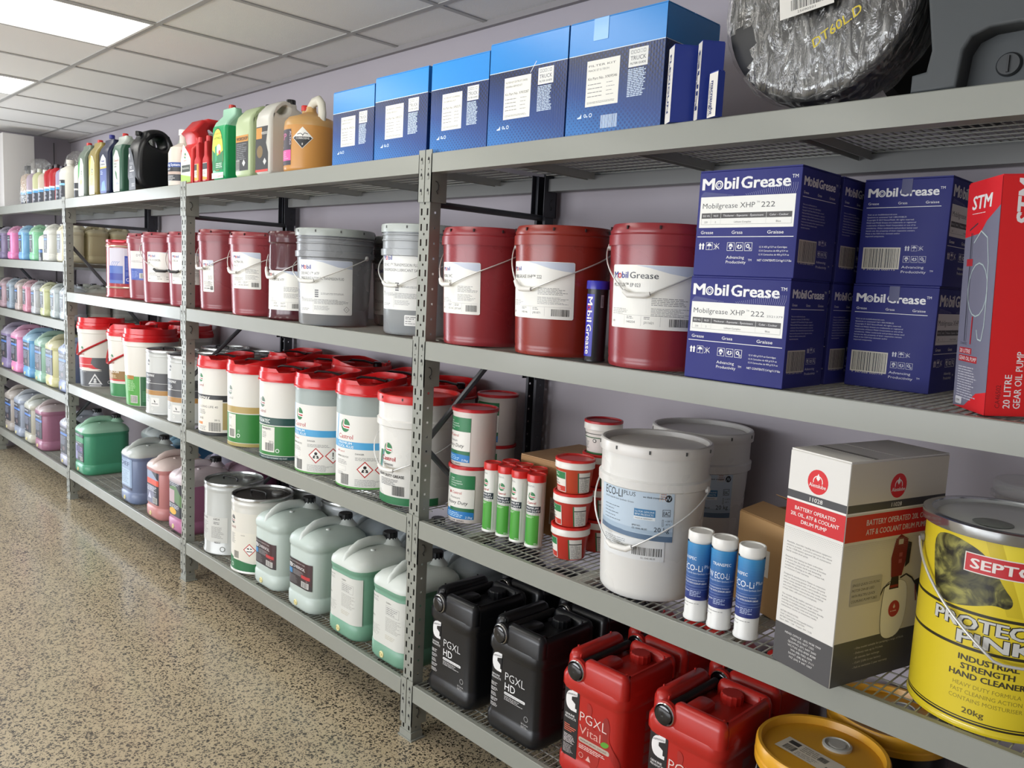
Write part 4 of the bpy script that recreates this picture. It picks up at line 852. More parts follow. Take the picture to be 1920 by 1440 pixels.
# blue cartridges
def lab_bluecart(spec, big, sub):
    L = Lab(165, 210); L.r(-82.5, 54, 165, 140, '#2a4fa0')
    n = 22
    for i in range(n):
        t = i/n; c = [int(a*(1-t)+b*t) for a, b in zip((0x26, 0x32, 0x78), (0x3d, 0x8f, 0xc4))]; L.r(-82.5, 54+i*146/n, 165, 146/n+.2, '#%02x%02x%02x' % tuple(c))
    L.t(-14, 162, 8, 'TRANSPEC', '#e9eef4', .012, w=44, al='l') if spec else L.t(-38, 158, 8, 'TRANSPEC', '#e9eef4', .012, w=44)
    L.t(-30 if not spec else -34, 130, 16, big, '#eef2f6', .006, w=52 if not spec else 62); 
    if sub: L.t(26, 138, 9, 'Plus', '#dfe8f2', .004, w=20)
    L.t(-34, 122, 4.6, 'Special Long-Life Semi-Synthetic Grease', '#cfdcec', 0, w=78)
    for q in (112, 90, 82): L.r(-82.5, q, 165, .6, '#9fb6dc')
    L.t(-36, 104, 4.2, 'for use at temperatures between', '#dfe6f2', 0, w=66); L.t(-36, 96, 4.4, 'DO NOT MIX WITH SODIUM GREASE', '#f0f3f8', .01, w=72); L.t(-34, 74, 5, '450 gram' , '#e9eef6', .012, w=26); L.fine(-6, 78, 30, 4, 4, '#b9c6e2')
    L.fine(-32, 46, 60, 1, 4, '#9a9a9a'); L.fine(-32, 38, 30, 1, 4, '#b0b0b0')
    return L
lb1, lb3 = lab_bluecart(False, 'ECO-Li', True), lab_bluecart(True, 'BPW ECO-Li', False)
for i, (x, y, l, a) in enumerate([(1.095, .061, lb1, -84), (1.162, .063, lb3, -84), (1.236, .064, lb1, -86)]):
    cartridge(x, y, L3, 'blue and white grease cartridge, ' + ['leftmost of the three, touching the white bucket', 'middle of the three', 'rightmost of the three, nearest the pump box'][i], '#e3e3df', '#e6e5e0', l, 'blue grease cartridges with white caps', R=.0285, H=.228, la=a)
# tall white and red pump box
def alem(w_, h_, wide):
    L = Lab(w_, h_, '#dcdad5' if not wide else '#d5cdbd'); L.r(-w_/2, 0, w_, h_*.19 if not wide else h_*.2, '#4b4a4c'); L.r(-w_/2, h_*.785, w_, h_*.035, '#454547'); L.r(-w_/2, h_*.66 if not wide else h_*.655, w_, h_*.115, '#c8232b'); L.r(-w_/2, h_*.778, w_, h_*.006, '#e9e7e2')  # wide face of the white box: warm, weaker light painted in as beige
    m = 0 if not wide else -w_*.02; L.c(m, h_*.885, 27, '#d2232a'); L.p([(m, h_*.885+19), (m+5, h_*.885+8), (m, h_*.885+2), (m-5, h_*.885+8)], '#ece8e4'); L.ring(m, h_*.885+1, 13, 2, '#ece8e4'); L.r(m-16, h_*.885-11, 32, 9, '#d2232a'); L.t(m, h_*.885-12, 9, 'Alemlube', '#ece8e4', .012, w=44, al='c'); L.t(m, h_*.792, 9.5, '11028', '#e6e4e0', .012, w=34, al='c')
    if not wide:
        for i, a in enumerate(('BATTERY OPERATED', '20L OIL, ATF & COOLANT', 'DRUM PUMP')): L.t(0, h_*.74-i*14-2, 8.6, a, '#ece8e4', .015, w=(108, 128, 68)[i], al='c')
        o = []
        for j in range(7):
            for i in range(38): o.append((-w_/2+4+i*4+(j % 2)*2, h_*.645-j*4, 1.2-.13*j))
        L._a([[(x-r, y), (x, y-r), (x+r, y), (x, y+r)] for x, y, r in o], '#a9a9a7')
        y = h_*.575
        TX = ['Alemlube, Australia\'s leading lubrication equipment', 'solutions provider, is proud to announce the release', 'of the 11028 battery operated 20L oil, transmission', 'fluid & coolant drum pump.', '', 'Extensive field testing has been undertaken', 'to ensure that the pump will operate & function', 'in Australia\'s unique, harsh and demanding', 'conditions allowing us to offer a unique full,', 'no exclusion 2 year warranty.', '', 'Designed & manufactured in Taiwan in conjunction', 'with our drum pump partner of 30 years, the pump', 'motor comes standard with a carry handle to assist', 'with drum changeover and the non-drip nozzle comes', 'and a nozzle holster ensures that your workshop', 'is kept clean, safe and cross compliant.', '', 'The modular design enables operators to quickly', '& easily remove and relocate a single motor', 'assembly to multiple pump/tube assemblies thereby', 'reducing initial outlay costs and improving', 'maintenance returns on investment results.', '', 'BATTERY SPECIFICATION', '15.6V 2.0AH Li-Ion rechargeable battery', 'BATTERY CHARGER SPECIFICATION', 'Input: 240V / 1.5A  Output: 20V / 3.2A']
        for i, a in enumerate(TX):
            if a: L.t(-w_*.43, y-i*6.7, 3.7, a, '#4a4a4c', 0, w=len(a)*2.35)
        for i, a in enumerate(('HEAD OFFICE : (02) 9938 7999', 'NSW (02) 9677 1355', 'QLD/PNG (07) 3497 2600', 'VIC/TAS (03) 8787 8288', 'WA (08) 9302 4299', 'SA/NT (08) 8241 7111', 'NZ (64) 9 447 1007')): L.t(0, h_*.152-i*8.6, 4.8, a, '#dad8d6', .01, w=len(a)*3.5, al='c')
    else:
        for i, a in enumerate(('BATTERY OPERATED 20L OIL,', 'ATF & COOLANT DRUM PUMP')): L.t(-w_*.20, h_*.725-i*21-2, 13, a, '#ddd4d0', .012, w=(200, 196)[i], al='l') if False else L.t(4, h_*.725-i*21-2, 13, a, '#ddd4d0', .012, w=(206, 204)[i], al='c')
        b = w_*.04; Y = lambda y: 79+(y-100)*.78 if y <= 275 else 215.5+(y-275)*1.05
        K = lambda q: [(u_, Y(v_)) for u_, v_ in q]; bo = smoothloop(K([(b-34, 128), (b-34, 250), (b-20, 275), (b+30, 275), (b+52, 250), (b+52, 150), (b+30, 108), (b-10, 100)]), 2)
        L.p(bo, '#ece8df'); L.line(bo[-8:]+bo[:8], 1.8, '#4a4642'); L.line(bo[8:-8], 1., '#a39c92')
        L.p(K([(b-14, 250), (b+18, 250), (b+14, 285), (b-10, 285)]), '#2a2426'); L.r(b-12, Y(254), 28, 6, '#8a2a2a'); L.p(K([(b-12, 283), (b+24, 283), (b+36, 325), (b+34, 362), (b+8, 374), (b-8, 364), (b-18, 325)]), '#7c2429'); L.p(K([(b+32, 300), (b+46, 308), (b+48, 352), (b+35, 356)]), '#241f22'); L.r(b+2, Y(352), 16, 12, '#c9c0b4'); L.r(b+8, Y(325), 11, 9, '#a4555a'); L.r(b+8, Y(311), 11, 9, '#a4555a')
        L.c(b+10, Y(190), 19, '#b0393a'); L.p([(b+10, Y(190)+12), (b+14, Y(190)+4), (b+10, Y(190)), (b+6, Y(190)+4)], '#d8c8bc'); L.fine(b-2, Y(190)-4, 24, 1, 5, '#d8b8b0')
        L.line(K([(b+20, 278), (b+40, 284), (b+62, 272), (b+78, 250)]), 4, '#2e2a2c'); L.p(K([(b+70, 262), (b+88, 268), (b+112, 180), (b+104, 172)]), '#2a2628'); L.line(K([(b+76, 250), (b+84, 200)]), 3.5, '#8a3034'); L.line(K([(b-14, 268), (b-34, 258), (b-48, 225)]), 3.5, '#2e2a2c')
        L.rc(100, 60, 4, '#b3ada2', b-92, 205)
        for i, a in enumerate(('SINGLE QUICK COUPLING', 'MOTOR CAN BE USED', 'WITH MULTIPLE QUICK', 'COUPLING PUMP/TUBES')): L.t(b-138, 219-i*12, 6, a, '#4a4642', .004, w=(88, 72, 76, 84)[i], sh=.15)
        for i, a in enumerate(('- One model suitable for pumping a range of fluids', '- Delivery rate up to 9 L/min', '- 45 minutes fast recharge', '- 15.6V 2.0Ah Li-ion battery', '- Full no exclusion 2 year warranty')): L.t(b-110, h_*.155-i*11, 5, a, '#bdb8b2', .006, w=len(a)*3.3)
        o = []
        for j in range(9):
            for i in range(70): o.append((-w_/2+3+i*4.6+(j % 2)*2.3, h_*.64-j*4.2, 1.1-.11*j)); 
        L._a([[(x-r, y), (x, y-r), (x+r, y), (x, y+r)] for x, y, r in o if x < w_/2-2], '#b9b4a9')
    return L
AL = math.radians(-15); wA = .158; px, py = 1.492, -.037
t_ = carton(px-wA*math.cos(AL), py-wA*math.sin(AL), L3, wA, .33, .488, 'tall white, red and grey drum pump box with a picture of the pump', AL, '#d5d2cb', [('f', alem(156, 486, False)), ('r', alem(328, 486, True))], None, 'drum_pump_box', '#e2e0da')
Lx = Lab(40, 300); g = G(); g.box(.003, wA-.003, .075, .088, .4912, .4918, M('#8b8882', .4)); g.ob('tape', t_, smooth=False)
# yellow hand cleaner drum
def marble():
    m = bpy.data.materials.new('printed_hand'); m.use_nodes = True; nt = m.node_tree; N = nt.nodes.new; K = nt.links.new
    tc = N('ShaderNodeTexCoord'); n = N('ShaderNodeTexNoise'); n.inputs['Scale'].default_value = 17; n.inputs['Detail'].default_value = 3; n.inputs['Distortion'].default_value = 2.2; K(tc.outputs['Object'], n.inputs['Vector'])
    r = N('ShaderNodeValToRGB'); e = r.color_ramp.elements; e[0].position = .36; e[0].color = lin('#1f1d14'); e[1].position = .66; e[1].color = lin('#98944e'); q = e.new(.5); q.color = lin('#565430'); K(n.outputs['Fac'], r.inputs[0])
    b = nt.nodes['Principled BSDF']; K(r.outputs[0], b.inputs['Base Color']); b.inputs['Roughness'].default_value = .35; return m
Ly = Lab(420, 372); YE = '#d9c32a'
Ly.r(-210, 0, 420, 372, YE)
for a, c in ((-8, '#cbb526'), (20, '#e2cf3a'), (64, '#c4ae28')): Ly.p([(a, 372), (a+34, 372), (a+92, 232), (a+50, 232)], c)
Ly.p([(118, 372), (210, 372), (210, 236), (165, 240)], '#8d8c7a')
Ly._a([[(a, b) for a, b in q] for q in [[tuple(Vector(v_)) for v_ in tri] for tri in [[smoothloop([(-118, 352), (-76, 366), (-20, 352), (8, 330), (30, 288), (52, 262), (44, 244), (20, 250), (-10, 238), (-60, 226), (-96, 236), (-110, 290)], 2)[i] for i in q2] for q2 in tessellate_polygon([[Vector((a, b, 0)) for a, b in smoothloop([(-118, 352), (-76, 366), (-20, 352), (8, 330), (30, 288), (52, 262), (44, 244), (20, 250), (-10, 238), (-60, 226), (-96, 236), (-110, 290)], 2)]])]]], marble())
Ly.r(-210, 220, 420, 6, '#2c2715'); Ly.r(-210, 149, 420, 6, '#2c2715'); Ly.r(-210, 10, 420, 2.5, '#2c2715'); Ly.r(-210, 4, 420, 4, '#2c2715')
Ly.r(-40, 302, 190, 38, '#e0d9d2'); Ly.r(-38, 304, 186, 34, '#c02c33'); Ly.t(-28, 311, 20, 'SEPTONE', '#e6dcd8', .03, w=160)
for dx, dy, c in ((1.6, -1.6, '#2c2715'), (-1.2, 1.2, '#2c2715'), (0, 0, '#c9c9c4')): Ly.t(-88+dx, 190+dy, 26, 'PROTECTA', c, .05 if c != '#c9c9c4' else .035, w=228)
for dx, dy, c in ((1.6, -1.6, '#2c2715'), (-1.2, 1.2, '#2c2715'), (0, 0, '#c9c9c4')): Ly.t(-36+dx, 159+dy, 26, 'PINK', c, .05 if c != '#c9c9c4' else .035, w=132)
for i, a in enumerate(('INDUSTRIAL', 'STRENGTH', 'HAND CLEANER')): Ly.t(22, 126-i*17, 12, a, '#3a3420', .035, w=(104, 92, 132)[i], al='c')
for i, a in enumerate(('HEAVY DUTY FORMULA', 'FAST CLEANING ACTION', 'CONTAINS MOISTURISER')): Ly.t(24, 74-i*14, 8.5, a, '#8c7d24', 0, w=(118, 124, 128)[i], al='c')
Ly.t(6, 22, 12, '20kg', '#5c5222', .02, w=38, al='c')
t_ = thing('hand_cleaner_drum', 'large yellow hand cleaner drum with clear lid and wire handle at the right edge', 'drum', (1.738, .168, L3))
RY, HY = .150, .405; g = G(); g.lathe([(0, .006), (RY-.004, .006), (RY+.002, 0), (RY+.003, .005), (RY, .010), (RY, HY-.02)], M('#d9c32a', .25, 0, .5, .4), 64); g.ob('body', t_)
g = G(); g.lathe([(RY, HY-.024), (RY+.008, HY-.024), (RY+.010, HY-.016), (RY+.010, HY-.003), (RY+.004, HY), (RY-.006, HY-.001), (RY-.008, HY-.008)], M('#b8bcbf', .15, .9), 64); g.ob('rim', t_)
g = G(); g.lathe([(RY-.007, HY-.004), (RY-.016, HY-.012), (RY-.03, HY-.006), (.06, HY-.004), (0, HY-.004)], M('#c7ccca', .25, 0, .5), 64); g.ob('lid', t_)
g = G(); g.lathe([(0, HY-.0038), (.036, HY-.0036), (.034, HY-.003), (0, HY-.003)], M('#7f857f', .4), 24, Matrix.Translation((-.01, -.085, 0))); g.ob('lid_disc', t_)
Ly.build('printed_wrap', t_, cyl(RY, math.radians(-88)), 5, oz=11, off=.0008)
bail(t_, RY+.004, .335, .18, -PI/2+.42, None, 1.57, '#d8d8d4', .003, ears=True, earcol='#7a7672', clear=.016)
# clear tub behind
t_ = thing('clear_tub', 'empty clear plastic tub behind the yellow drum', 'tub', (1.72, .47, L3)); g = G(); CLR = M('#d6d8d6', .12, 0, .5, 0, .28)
g.lathe([(0, .004), (.075, .004), (.078, .0), (.09, .40), (.097, .402), (.097, .42), (.092, .425), (0, .424)], CLR, 36); g.ob('body', t_)
g = G(); g.lathe([(.092, .385), (.1, .386), (.1, .395), (.092, .396)], CLR, 36); g.ob('rim', t_)
# ================================================================ level four, right bay: moulded cans with bar handles
def cum_label(vital):
    L = Lab(250, 225)
    if vital: L.r(-118, 2, 62, 212, '#1d1b1c'); wc, tw = '#e9e7e6', '#e6cfc9'
    else: wc, tw = '#e3e3e3', '#d8d8d8'
    L.c(-86, 180, 21, wc, 29); L.r(-86, 150, 22, 62, wc); L.p([(-84, 192), (-64, 198), (-64, 160), (-70, 160), (-70, 174), (-84, 182)], '#1d1b1c' if vital else '#141416'); L.t(-106, 193, 8, 'Cummins', '#1d1b1c', .004, w=40, rot=.16, sh=.1)
    for i, a in enumerate(('GENUINE', 'PRODUCTS')): L.t(-106, 132-i*9, 6.4, a, wc, .02, w=(36, 42)[i])
    if vital:
        for i in range(4): L.r(-108, 102-i*6, (22, 46, 40, 30)[i], 2.4, '#d2674f')
        L.fine(-108, 74, 44, 6, 4.5, '#cfcaca'); L.fine(-108, 44, 40, 7, 4, '#a9a4a4')
        L.p(smoothloop([(-30, 200), (-5, 190), (-12, 150), (10, 120), (20, 150), (40, 170), (60, 168), (56, 120), (70, 100), (96, 60), (92, 30), (60, 80), (30, 70), (24, 20), (0, 4), (-20, 40), (-45, 10), (-40, 120), (-20, 150)], 2), '#a3261f'); L.p(smoothloop([(30, 168), (48, 186), (58, 160), (50, 110), (66, 96), (40, 88), (34, 120)], 2), '#8f2620')
        L.t(-50, 134, 30, 'PGXL', tw, -.012, w=98); L.t(-50, 98, 27, 'Vital', '#d9a69c', -.008, w=78); L.p(smoothloop([(26, 96), (40, 110), (62, 108), (52, 94), (38, 90)], 2), '#5c9a34'); L.rc(112, 14, 6, '#b8a99a', 6, 80); L.t(-44, 77, 5, 'PREMIUM LIFETIME COOLANT', '#5c3a34', .01, w=96); L.fine(-48, 66, 104, 3, 5, '#e6cfc9')
        L.ring(-38, 34, 8, 1.2, '#d9b0a8'); L.p([(-20, 26), (-2, 26), (-11, 42)], '#d9b0a8')
    else:
        L.t(-46, 134, 27, 'PGXL', tw, -.012, w=86); L.t(-46, 102, 25, 'HD', '#f0f0f0', .0, w=46); L.rc(92, 9, 4, '#e3e3e3', -1, 91); L.t(-44, 88, 5, 'PREMIUM HEAVY DUTY COOLANT', '#222', .006, w=84); L.fine(-46, 82, 84, 3, 5, '#bdbdbd'); L.ring(52, 44, 9, 2, '#9a9a9a'); L.t(32, 22, 6, '20 Litres', '#c9c9c9', .01, w=30); L.fine(32, 18, 34, 2, 4, '#aaa')
        for i in range(5): L.fine(-108, 108-i*17, 34, 3, 4.2, '#cfcfcf')
    return L
lhd, lvt = cum_label(False), cum_label(True)
lside = Lab(60, 200); [lside.fine(-26, 190-i*34, 46, 7, 3.6, '#8a8a8e') for i in range(5)]; [lside.r(-28, 158-i*34, 52, .8, '#8a8a8e') for i in range(5)]
def cumcan(x, y, label, vital, group, front=True):
    w_, d_, H = .236, .252, .372; col = '#16171a' if not vital else '#b3261f'; m = plastic(col, .3)
    t = thing('coolant_can', label, 'jerrycan', (x+w_/2, y+d_/2, L4), 0, group)
    def body():
        g = G(); R_ = []
        for z, ins in [(0, .016), (.006, .006), (.02, 0), (.055, 0), (.062, .004), (.07, .005), (.255, .005), (.262, .004), (.272, -.001), (.300, -.001), (.312, .004), (.318, .012)]: R_.append((w_-2*ins, d_-2*ins, .038-ins*.3, z, 0, 0))
        R_ += [(w_-.04, d_-.05, .04, .319, 0, 0)]; g.loft(R_, m)
        # left lobe, right lobe and front lip around the sunk handle channel
        def lobe(cx, cy, ww, dd, z1, rr=.03):
            g.loft([(ww, dd, rr, .300, cx, cy), (ww, dd, rr, z1-.022, cx, cy), (ww-.010, dd-.010, rr, z1-.008, cx, cy), (ww-.03, dd-.03, rr*.7, z1, cx, cy)], m)
        lobe(-w_/2+.026, .012, .054, d_-.03, .366, .026); lobe(.045, .010, .148, d_-.022, .335, .035)
        lobe(.040, -d_/2+.021, .158, .042, .368, .020); lobe(w_/2-.012, .01, .024, d_-.03, .362, .0115); lobe(.04, d_/2-.018, .158, .035, .366, .017)
        g.loft([(.05, .09, .016, .33, -.002, -.045), (.05, .09, .016, .348, -.002, -.045), (.04, .08, .014, .354, -.002, -.045)], m)
        for a, b in ((-.105, .09), (-.105, -.06), (-.06, -.10), (.1, -.095), (.1, .08)): g.lathe([(.004, .355), (.003, .3685), (0, .369)], m, 8, Matrix.Translation((a, b, 0)))
        return g.mesh('coolant_can_body', True, 50)
    OB('body', cached(('cum', vital), body), t)
    g = G(); g.tube([(-.052, -d_/2+.012, .340), (-.052, d_/2-.012, .340)], .0135, plastic('#151517', .35), 14); h = g.ob('carry_bar', t)
    g = G(); tr = Matrix.Translation((-.052, -d_/2-.0005, .330)) @ Matrix.Rotation(PI/2, 4, 'X'); g.lathe([(.0, -.012), (.034, -.012), (.034, .0), (.030, .004)], m, 28, tr); g.ob('knob_socket', t)
    g = G(); g.lathe([(.0305, -.001), (.0305, .005), (.0285, .007), (.0265, .004)], chrome(), 28, tr); g.ob('chrome_ring', t, label='shiny chrome ring round the bar end')
    g = G(); g.lathe([(.0265, .002), (.024, .010), (.014, .014), (0, .012)], M('#0d0e12', .12, 0, .8), 24, tr); g.ob('bar_end', t)
    OB('cap', cached(('cap', .031, col), lambda: cap_mesh(.031, .026, col)), t, loc=(.03, .062, .334))
    if front: (lvt if vital else lhd).build('printed_label', t, rrmap(w_-.010, d_-.010, .034), 5, ox=17, oz=52, off=.0012); lside.build('side_print', t, rrmap(w_-.010, d_-.010, .034), 5, ox=236, oz=45, off=.0012)
    return t
KB, KR = 'black coolant cans', 'red coolant cans'
cumcan(.072, .018, 'black 20 litre coolant can right beside the centre post on the bottom shelf', False, KB); cumcan(.374, .018, 'black 20 litre coolant can between the first black can and the red ones', False, KB)
cumcan(.686, .020, 'red 20 litre coolant can next to the black cans, front row', True, KR); cumcan(.990, .020, 'red 20 litre coolant can beside the yellow pail lid, front row', True, KR)
cumcan(.10, .295, 'black coolant can in the back row nearest the centre post', False, KB, False); cumcan(.390, .295, 'black coolant can in the back row whose bar end shows behind the second one', False, KB, False)
cumcan(.690, .295, 'red coolant can in the back row behind the first red can', True, KR, False); cumcan(.985, .295, 'red coolant can in the back row behind the second red can', True, KR, False)
YL = '#d9a02c'
def ypail(x, y, label, st=False):
    H, R = .362, .152; t = thing('yellow_lidded_pail', label, 'pail', (x, y, L4), 0, 'black pails with yellow lids')
    g = G(); g.lathe([(0, .004), (R*.88-.008, .004), (R*.88, .0), (R*.89, .01), (R*.95, H-.05), (R*.95, H-.02)], plastic('#1d1d1f'), 48); g.ob('body', t)
    g = G(); g.lathe([(R*.96, H-.05), (R, H-.05), (R*1.005, H-.035), (R*.985, H-.032), (R*1.0, H-.024), (R*.995, H-.006), (R*.97, H), (R*.92, H-.001), (R*.89, H-.018), (R*.3, H-.015), (0, H-.015)], plastic(YL, .3), 56); g.ob('lid', t)
    g = G(); g.lathe([(.034, H-.016), (.034, H-.010), (.029, H-.008), (.028, H-.012), (.02, H-.012), (.019, H-.009), (0, H-.009)], M('#b8b8b2', .35), 28, Matrix.Translation((.012, .055, 0))); g.ob('spout_cap', t)
    if st:
        L = Lab(150, 62); L.r(-75, 0, 150, 62, '#d8d2c4'); L.bars(-60, 8, 28, 24); L.r(-62, 38, 28, 16, '#3c3c3c'); L.fine(-26, 54, 60, 4, 7, '#8a8578'); L.bars(20, 30, 22, 20, '#444'); L.fine(-26, 22, 60, 3, 6, '#9a958a'); L.r(50, 12, 16, 10, '#4a4a4a')
        a = math.radians(-8); L.build('paper_label', t, plane3((-.018, -.068, H-.0148), (math.cos(a), math.sin(a), 0), (-math.sin(a), math.cos(a), 0), (0, 0, 1)))
    g = G(); g.tube([(-R*.97, 0, H-.07), (-R-.006, -.02, H-.15), (-R-.006, -.03, H-.25)], .0022, M('#dcdcd8', .25, .6)); g.ob('bail_handle', t)
    return t
ypail(1.418, .142, 'black pail with yellow lid and paper label on the lid, front of the bottom shelf', True); ypail(1.455, .456, 'black pail with yellow lid mostly hidden under the third shelf, behind the first'); ypail(1.745, .165, 'black pail with yellow lid at the right edge, cut off by the frame')
# ================================================================ top shelf, right: filter cartons, grease gun cartons, wrapped disc, tank
def filt(seed, dk='#1b2a52'):
    m = bpy.data.materials.new('filter_print'); m.use_nodes = True; nt = m.node_tree; N = nt.nodes.new; K = nt.links.new; b = nt.nodes['Principled BSDF']
    tc = N('ShaderNodeTexCoord'); sx = N('ShaderNodeSeparateXYZ'); K(tc.outputs['Object'], sx.inputs[0])
    def mth(op, a, c=None, v=None):
        n = N('ShaderNodeMath'); n.operation = op; K(a, n.inputs[0]) if not isinstance(a, (int, float)) else None
        if isinstance(a, (int, float)): n.inputs[0].default_value = a
        if c is not None: K(c, n.inputs[1])
        if v is not None: n.inputs[1].default_value = v
        return n.outputs[0]
    u = mth('ADD', sx.outputs[0], sx.outputs[1]); gx = mth('MULTIPLY', u, v=-1.1); gz = mth('MULTIPLY', sx.outputs[2], v=-4.2); s = mth('ADD', mth('ADD', gx, gz), v=1.05)
    ramp = N('ShaderNodeValToRGB'); e = ramp.color_ramp.elements; e[0].position = .12; e[0].color = lin('#1c2440'); e[1].position = .95; e[1].color = lin('#2a72b8'); q = e.new(.55); q.color = lin('#1f4486'); K(s, ramp.inputs[0])
    # dot raster
    vo = N('ShaderNodeTexVoronoi'); vo.inputs['Randomness'].default_value = 0; vo.inputs['Scale'].default_value = 1; cv = N('ShaderNodeCombineXYZ')
    K(mth('ADD', mth('MULTIPLY', u, v=70), mth('MULTIPLY', sx.outputs[2], v=70)), cv.inputs[0]); K(mth('SUBTRACT', mth('MULTIPLY', u, v=70), mth('MULTIPLY', sx.outputs[2], v=70)), cv.inputs[1]); K(cv.outputs[0], vo.inputs['Vector'])
    d = mth('LESS_THAN', vo.outputs['Distance'], mth('ADD', mth('MULTIPLY', u, v=.9), v=.17)); mx = N('ShaderNodeMix'); mx.data_type = 'RGBA'; mx.inputs[7].default_value = lin('#1d3a78'); K(mth('MULTIPLY', d, v=.75), mx.inputs[0]); K(ramp.outputs[0], mx.inputs[6])
    K(mx.outputs[2], b.inputs['Base Color']); b.inputs['Roughness'].default_value = .3
    wv = N('ShaderNodeTexWave'); wv.inputs['Scale'].default_value = 36; K(cv.outputs[0], wv.inputs['Vector']) if False else K(tc.outputs['Object'], wv.inputs['Vector']); bp = N('ShaderNodeBump'); bp.inputs['Strength'].default_value = .12; bp.inputs['Distance'].default_value = .002; K(wv.outputs['Fac'], bp.inputs['Height']); K(bp.outputs[0], b.inputs['Normal'])
    return m
FM = filt(0); LBm = M('#2f8ad6', .25, 0, .55, 0, 1., 0, 0, .1, 60)
def fface(w_, h_, part, l1, l2, bar=False, plain=False):
    L = Lab(w_, h_, FM); L.r(-w_/2, h_*.72, w_, h_*.28, LBm); L.r(-w_/2, h_*.715, w_, 1.8, '#d8e4ee')
    if plain: return L
    x0 = -w_*.29; L.r(x0, h_*.25, w_*.35, h_*.40, '#e4e3da'); L.t(x0+6, h_*.595, 5.4, l1, '#444', 0, w=w_*.29); L.t(x0+6, h_*.555, 5.2, l2, '#444', 0, w=w_*.22); L.t(x0+6, h_*.48, 7.5, 'Kit Part No. '+part, '#333', .004, w=w_*.31)
    for i in range(4): L.fine(x0+6, h_*(.445-i*.035), w_*.16, 1, 4.2, '#777', rag=.1); L.fine(x0+w_*.22, h_*(.445-i*.035), w_*.09, 1, 3.6, '#888', rag=.3)
    L.fine(x0+6, h_*.29, w_*.3, 2, 3, '#888', rag=.1)
    x1 = w_*.15; L.r(x1, h_*.53, w_*.19, h_*.155, '#dfe0dc')
    for i in range(5): L.frame(x1+w_*(.02+i*.031), h_*.64, w_*.022, h_*.028, .9, '#2c3440' if i != 3 else '#9aa0a6')
    L.t(x1+w_*.095, h_*.585, 11, 'TRUCK', '#2c3440', .0, w=w_*.155, al='c'); L.t(x1+w_*.095, h_*.55, 5.4, 'FILTER GUIDE', '#2c3440', .012, w=w_*.155, al='c'); L.fine(x1, h_*.515, w_*.18, 16, 4.4, '#c2d2e4', t=2.6, rag=.18)
    y = h_*.155; L.p([(-w_*.37, y), (-w_*.325, y), (-w_*.325, y+12), (-w_*.345, y+5), (-w_*.37, y+3)], '#cfe0f0'); L.ring(-w_*.285, y+6, 4.5, 2.2, '#cfe0f0'); L.c(-w_*.262, y+3, 2.2, '#cfe0f0'); L.ring(-w_*.225, y+6, 5.5, 2, '#cfe0f0')
    if bar: L.bars(-w_*.11, 14, w_*.17, 34, '#cfe0f0')
    return L
FG = 'blue filter kit cartons on the top shelf'
FX = [(-.607, .270, .268, 'X903216', 'FILTER KIT KENWORTH', 'SERVICE KIT', 'first from the left, next to the orange bottle'), (-.334, .300, .284, 'X903273', 'FILTER KIT CUMMINS', '100,000km SERVICE KIT', 'second from the left'), (-.0165-.0, .278, .284, 'X903275', 'FILTER KIT CUMMINS', 'ISX SERVICE KIT', 'third from the left, above the centre post'), (.267, .316, .298, 'X903287', 'FILTER KIT DETROIT DIESEL', '100,000km SERVICE KIT', 'fourth from the left, with a white scratch'), (.588, .320, .298, 'X909546', 'FILTER KIT', '     MACK E7 E-TECH', 'last on the right with its side showing')]
for i, (x, w_, h_, pn, a, c, ds) in enumerate(FX):
    L = fface(w_*1000-1, h_*1000-1, pn, a, c, i == 4)
    if i == 3: L.line([(15, 196), (38, 225)], 2, '#d8dde4')
    t_ = carton(x, .024 if i in (1, 2) else .022, T, w_, .235, h_, 'blue filter kit carton, ' + ds, 0, '#1f4486', [('f', L), ('r', fface(233, h_*1000-1, '', '', '', plain=True))], FG, 'filter_kit_carton', '#2f8ad6')
    if i == 4: g = G(); g.box(.085, .135, -.0016, -.0008, h_-.055, h_+.001, M('#3f97d8', .1, 0, .8)); g.ob('tape', t_, smooth=False)
def gunbox(x, y, rz, label, w_=.058, d_=.30, h_=.175, letter='FLEXIGUN', bluef=True):
    L = Lab(w_*1000, h_*1000, '#ddd9d2'); L.t(-w_*250, h_*1000-18, 13, letter, '#1e2f66', .03, w=h_*760, rot=-PI/2) ; L.t(-w_*430, h_*1000-22, 5.4, 'HAND OPERATED 450G GREASE GUN', '#333', 0, w=h_*740, rot=-PI/2)
    R = Lab(d_*1000, h_*1000, '#2c3f96')
    t = carton(x, y, T, w_, d_, h_, label, rz, '#2c3f96', [('f', L), ('r', R)], 'grease gun cartons', 'grease_gun_carton', '#2c3f96'); return t
gunbox(.930, .010, math.radians(-38), 'white and blue grease gun carton leaning against the last filter carton', h_=.178, w_=.042, d_=.12)
gunbox(1.012, .012, math.radians(-38), 'second white and blue grease gun carton, beside the first', h_=.178, w_=.026, d_=.055, letter='GUN')
gunbox(1.058, -.002, math.radians(-24), 'grease gun carton half hidden behind the wrapped black disc', h_=.10, w_=.034, d_=.018, letter='macnaught')
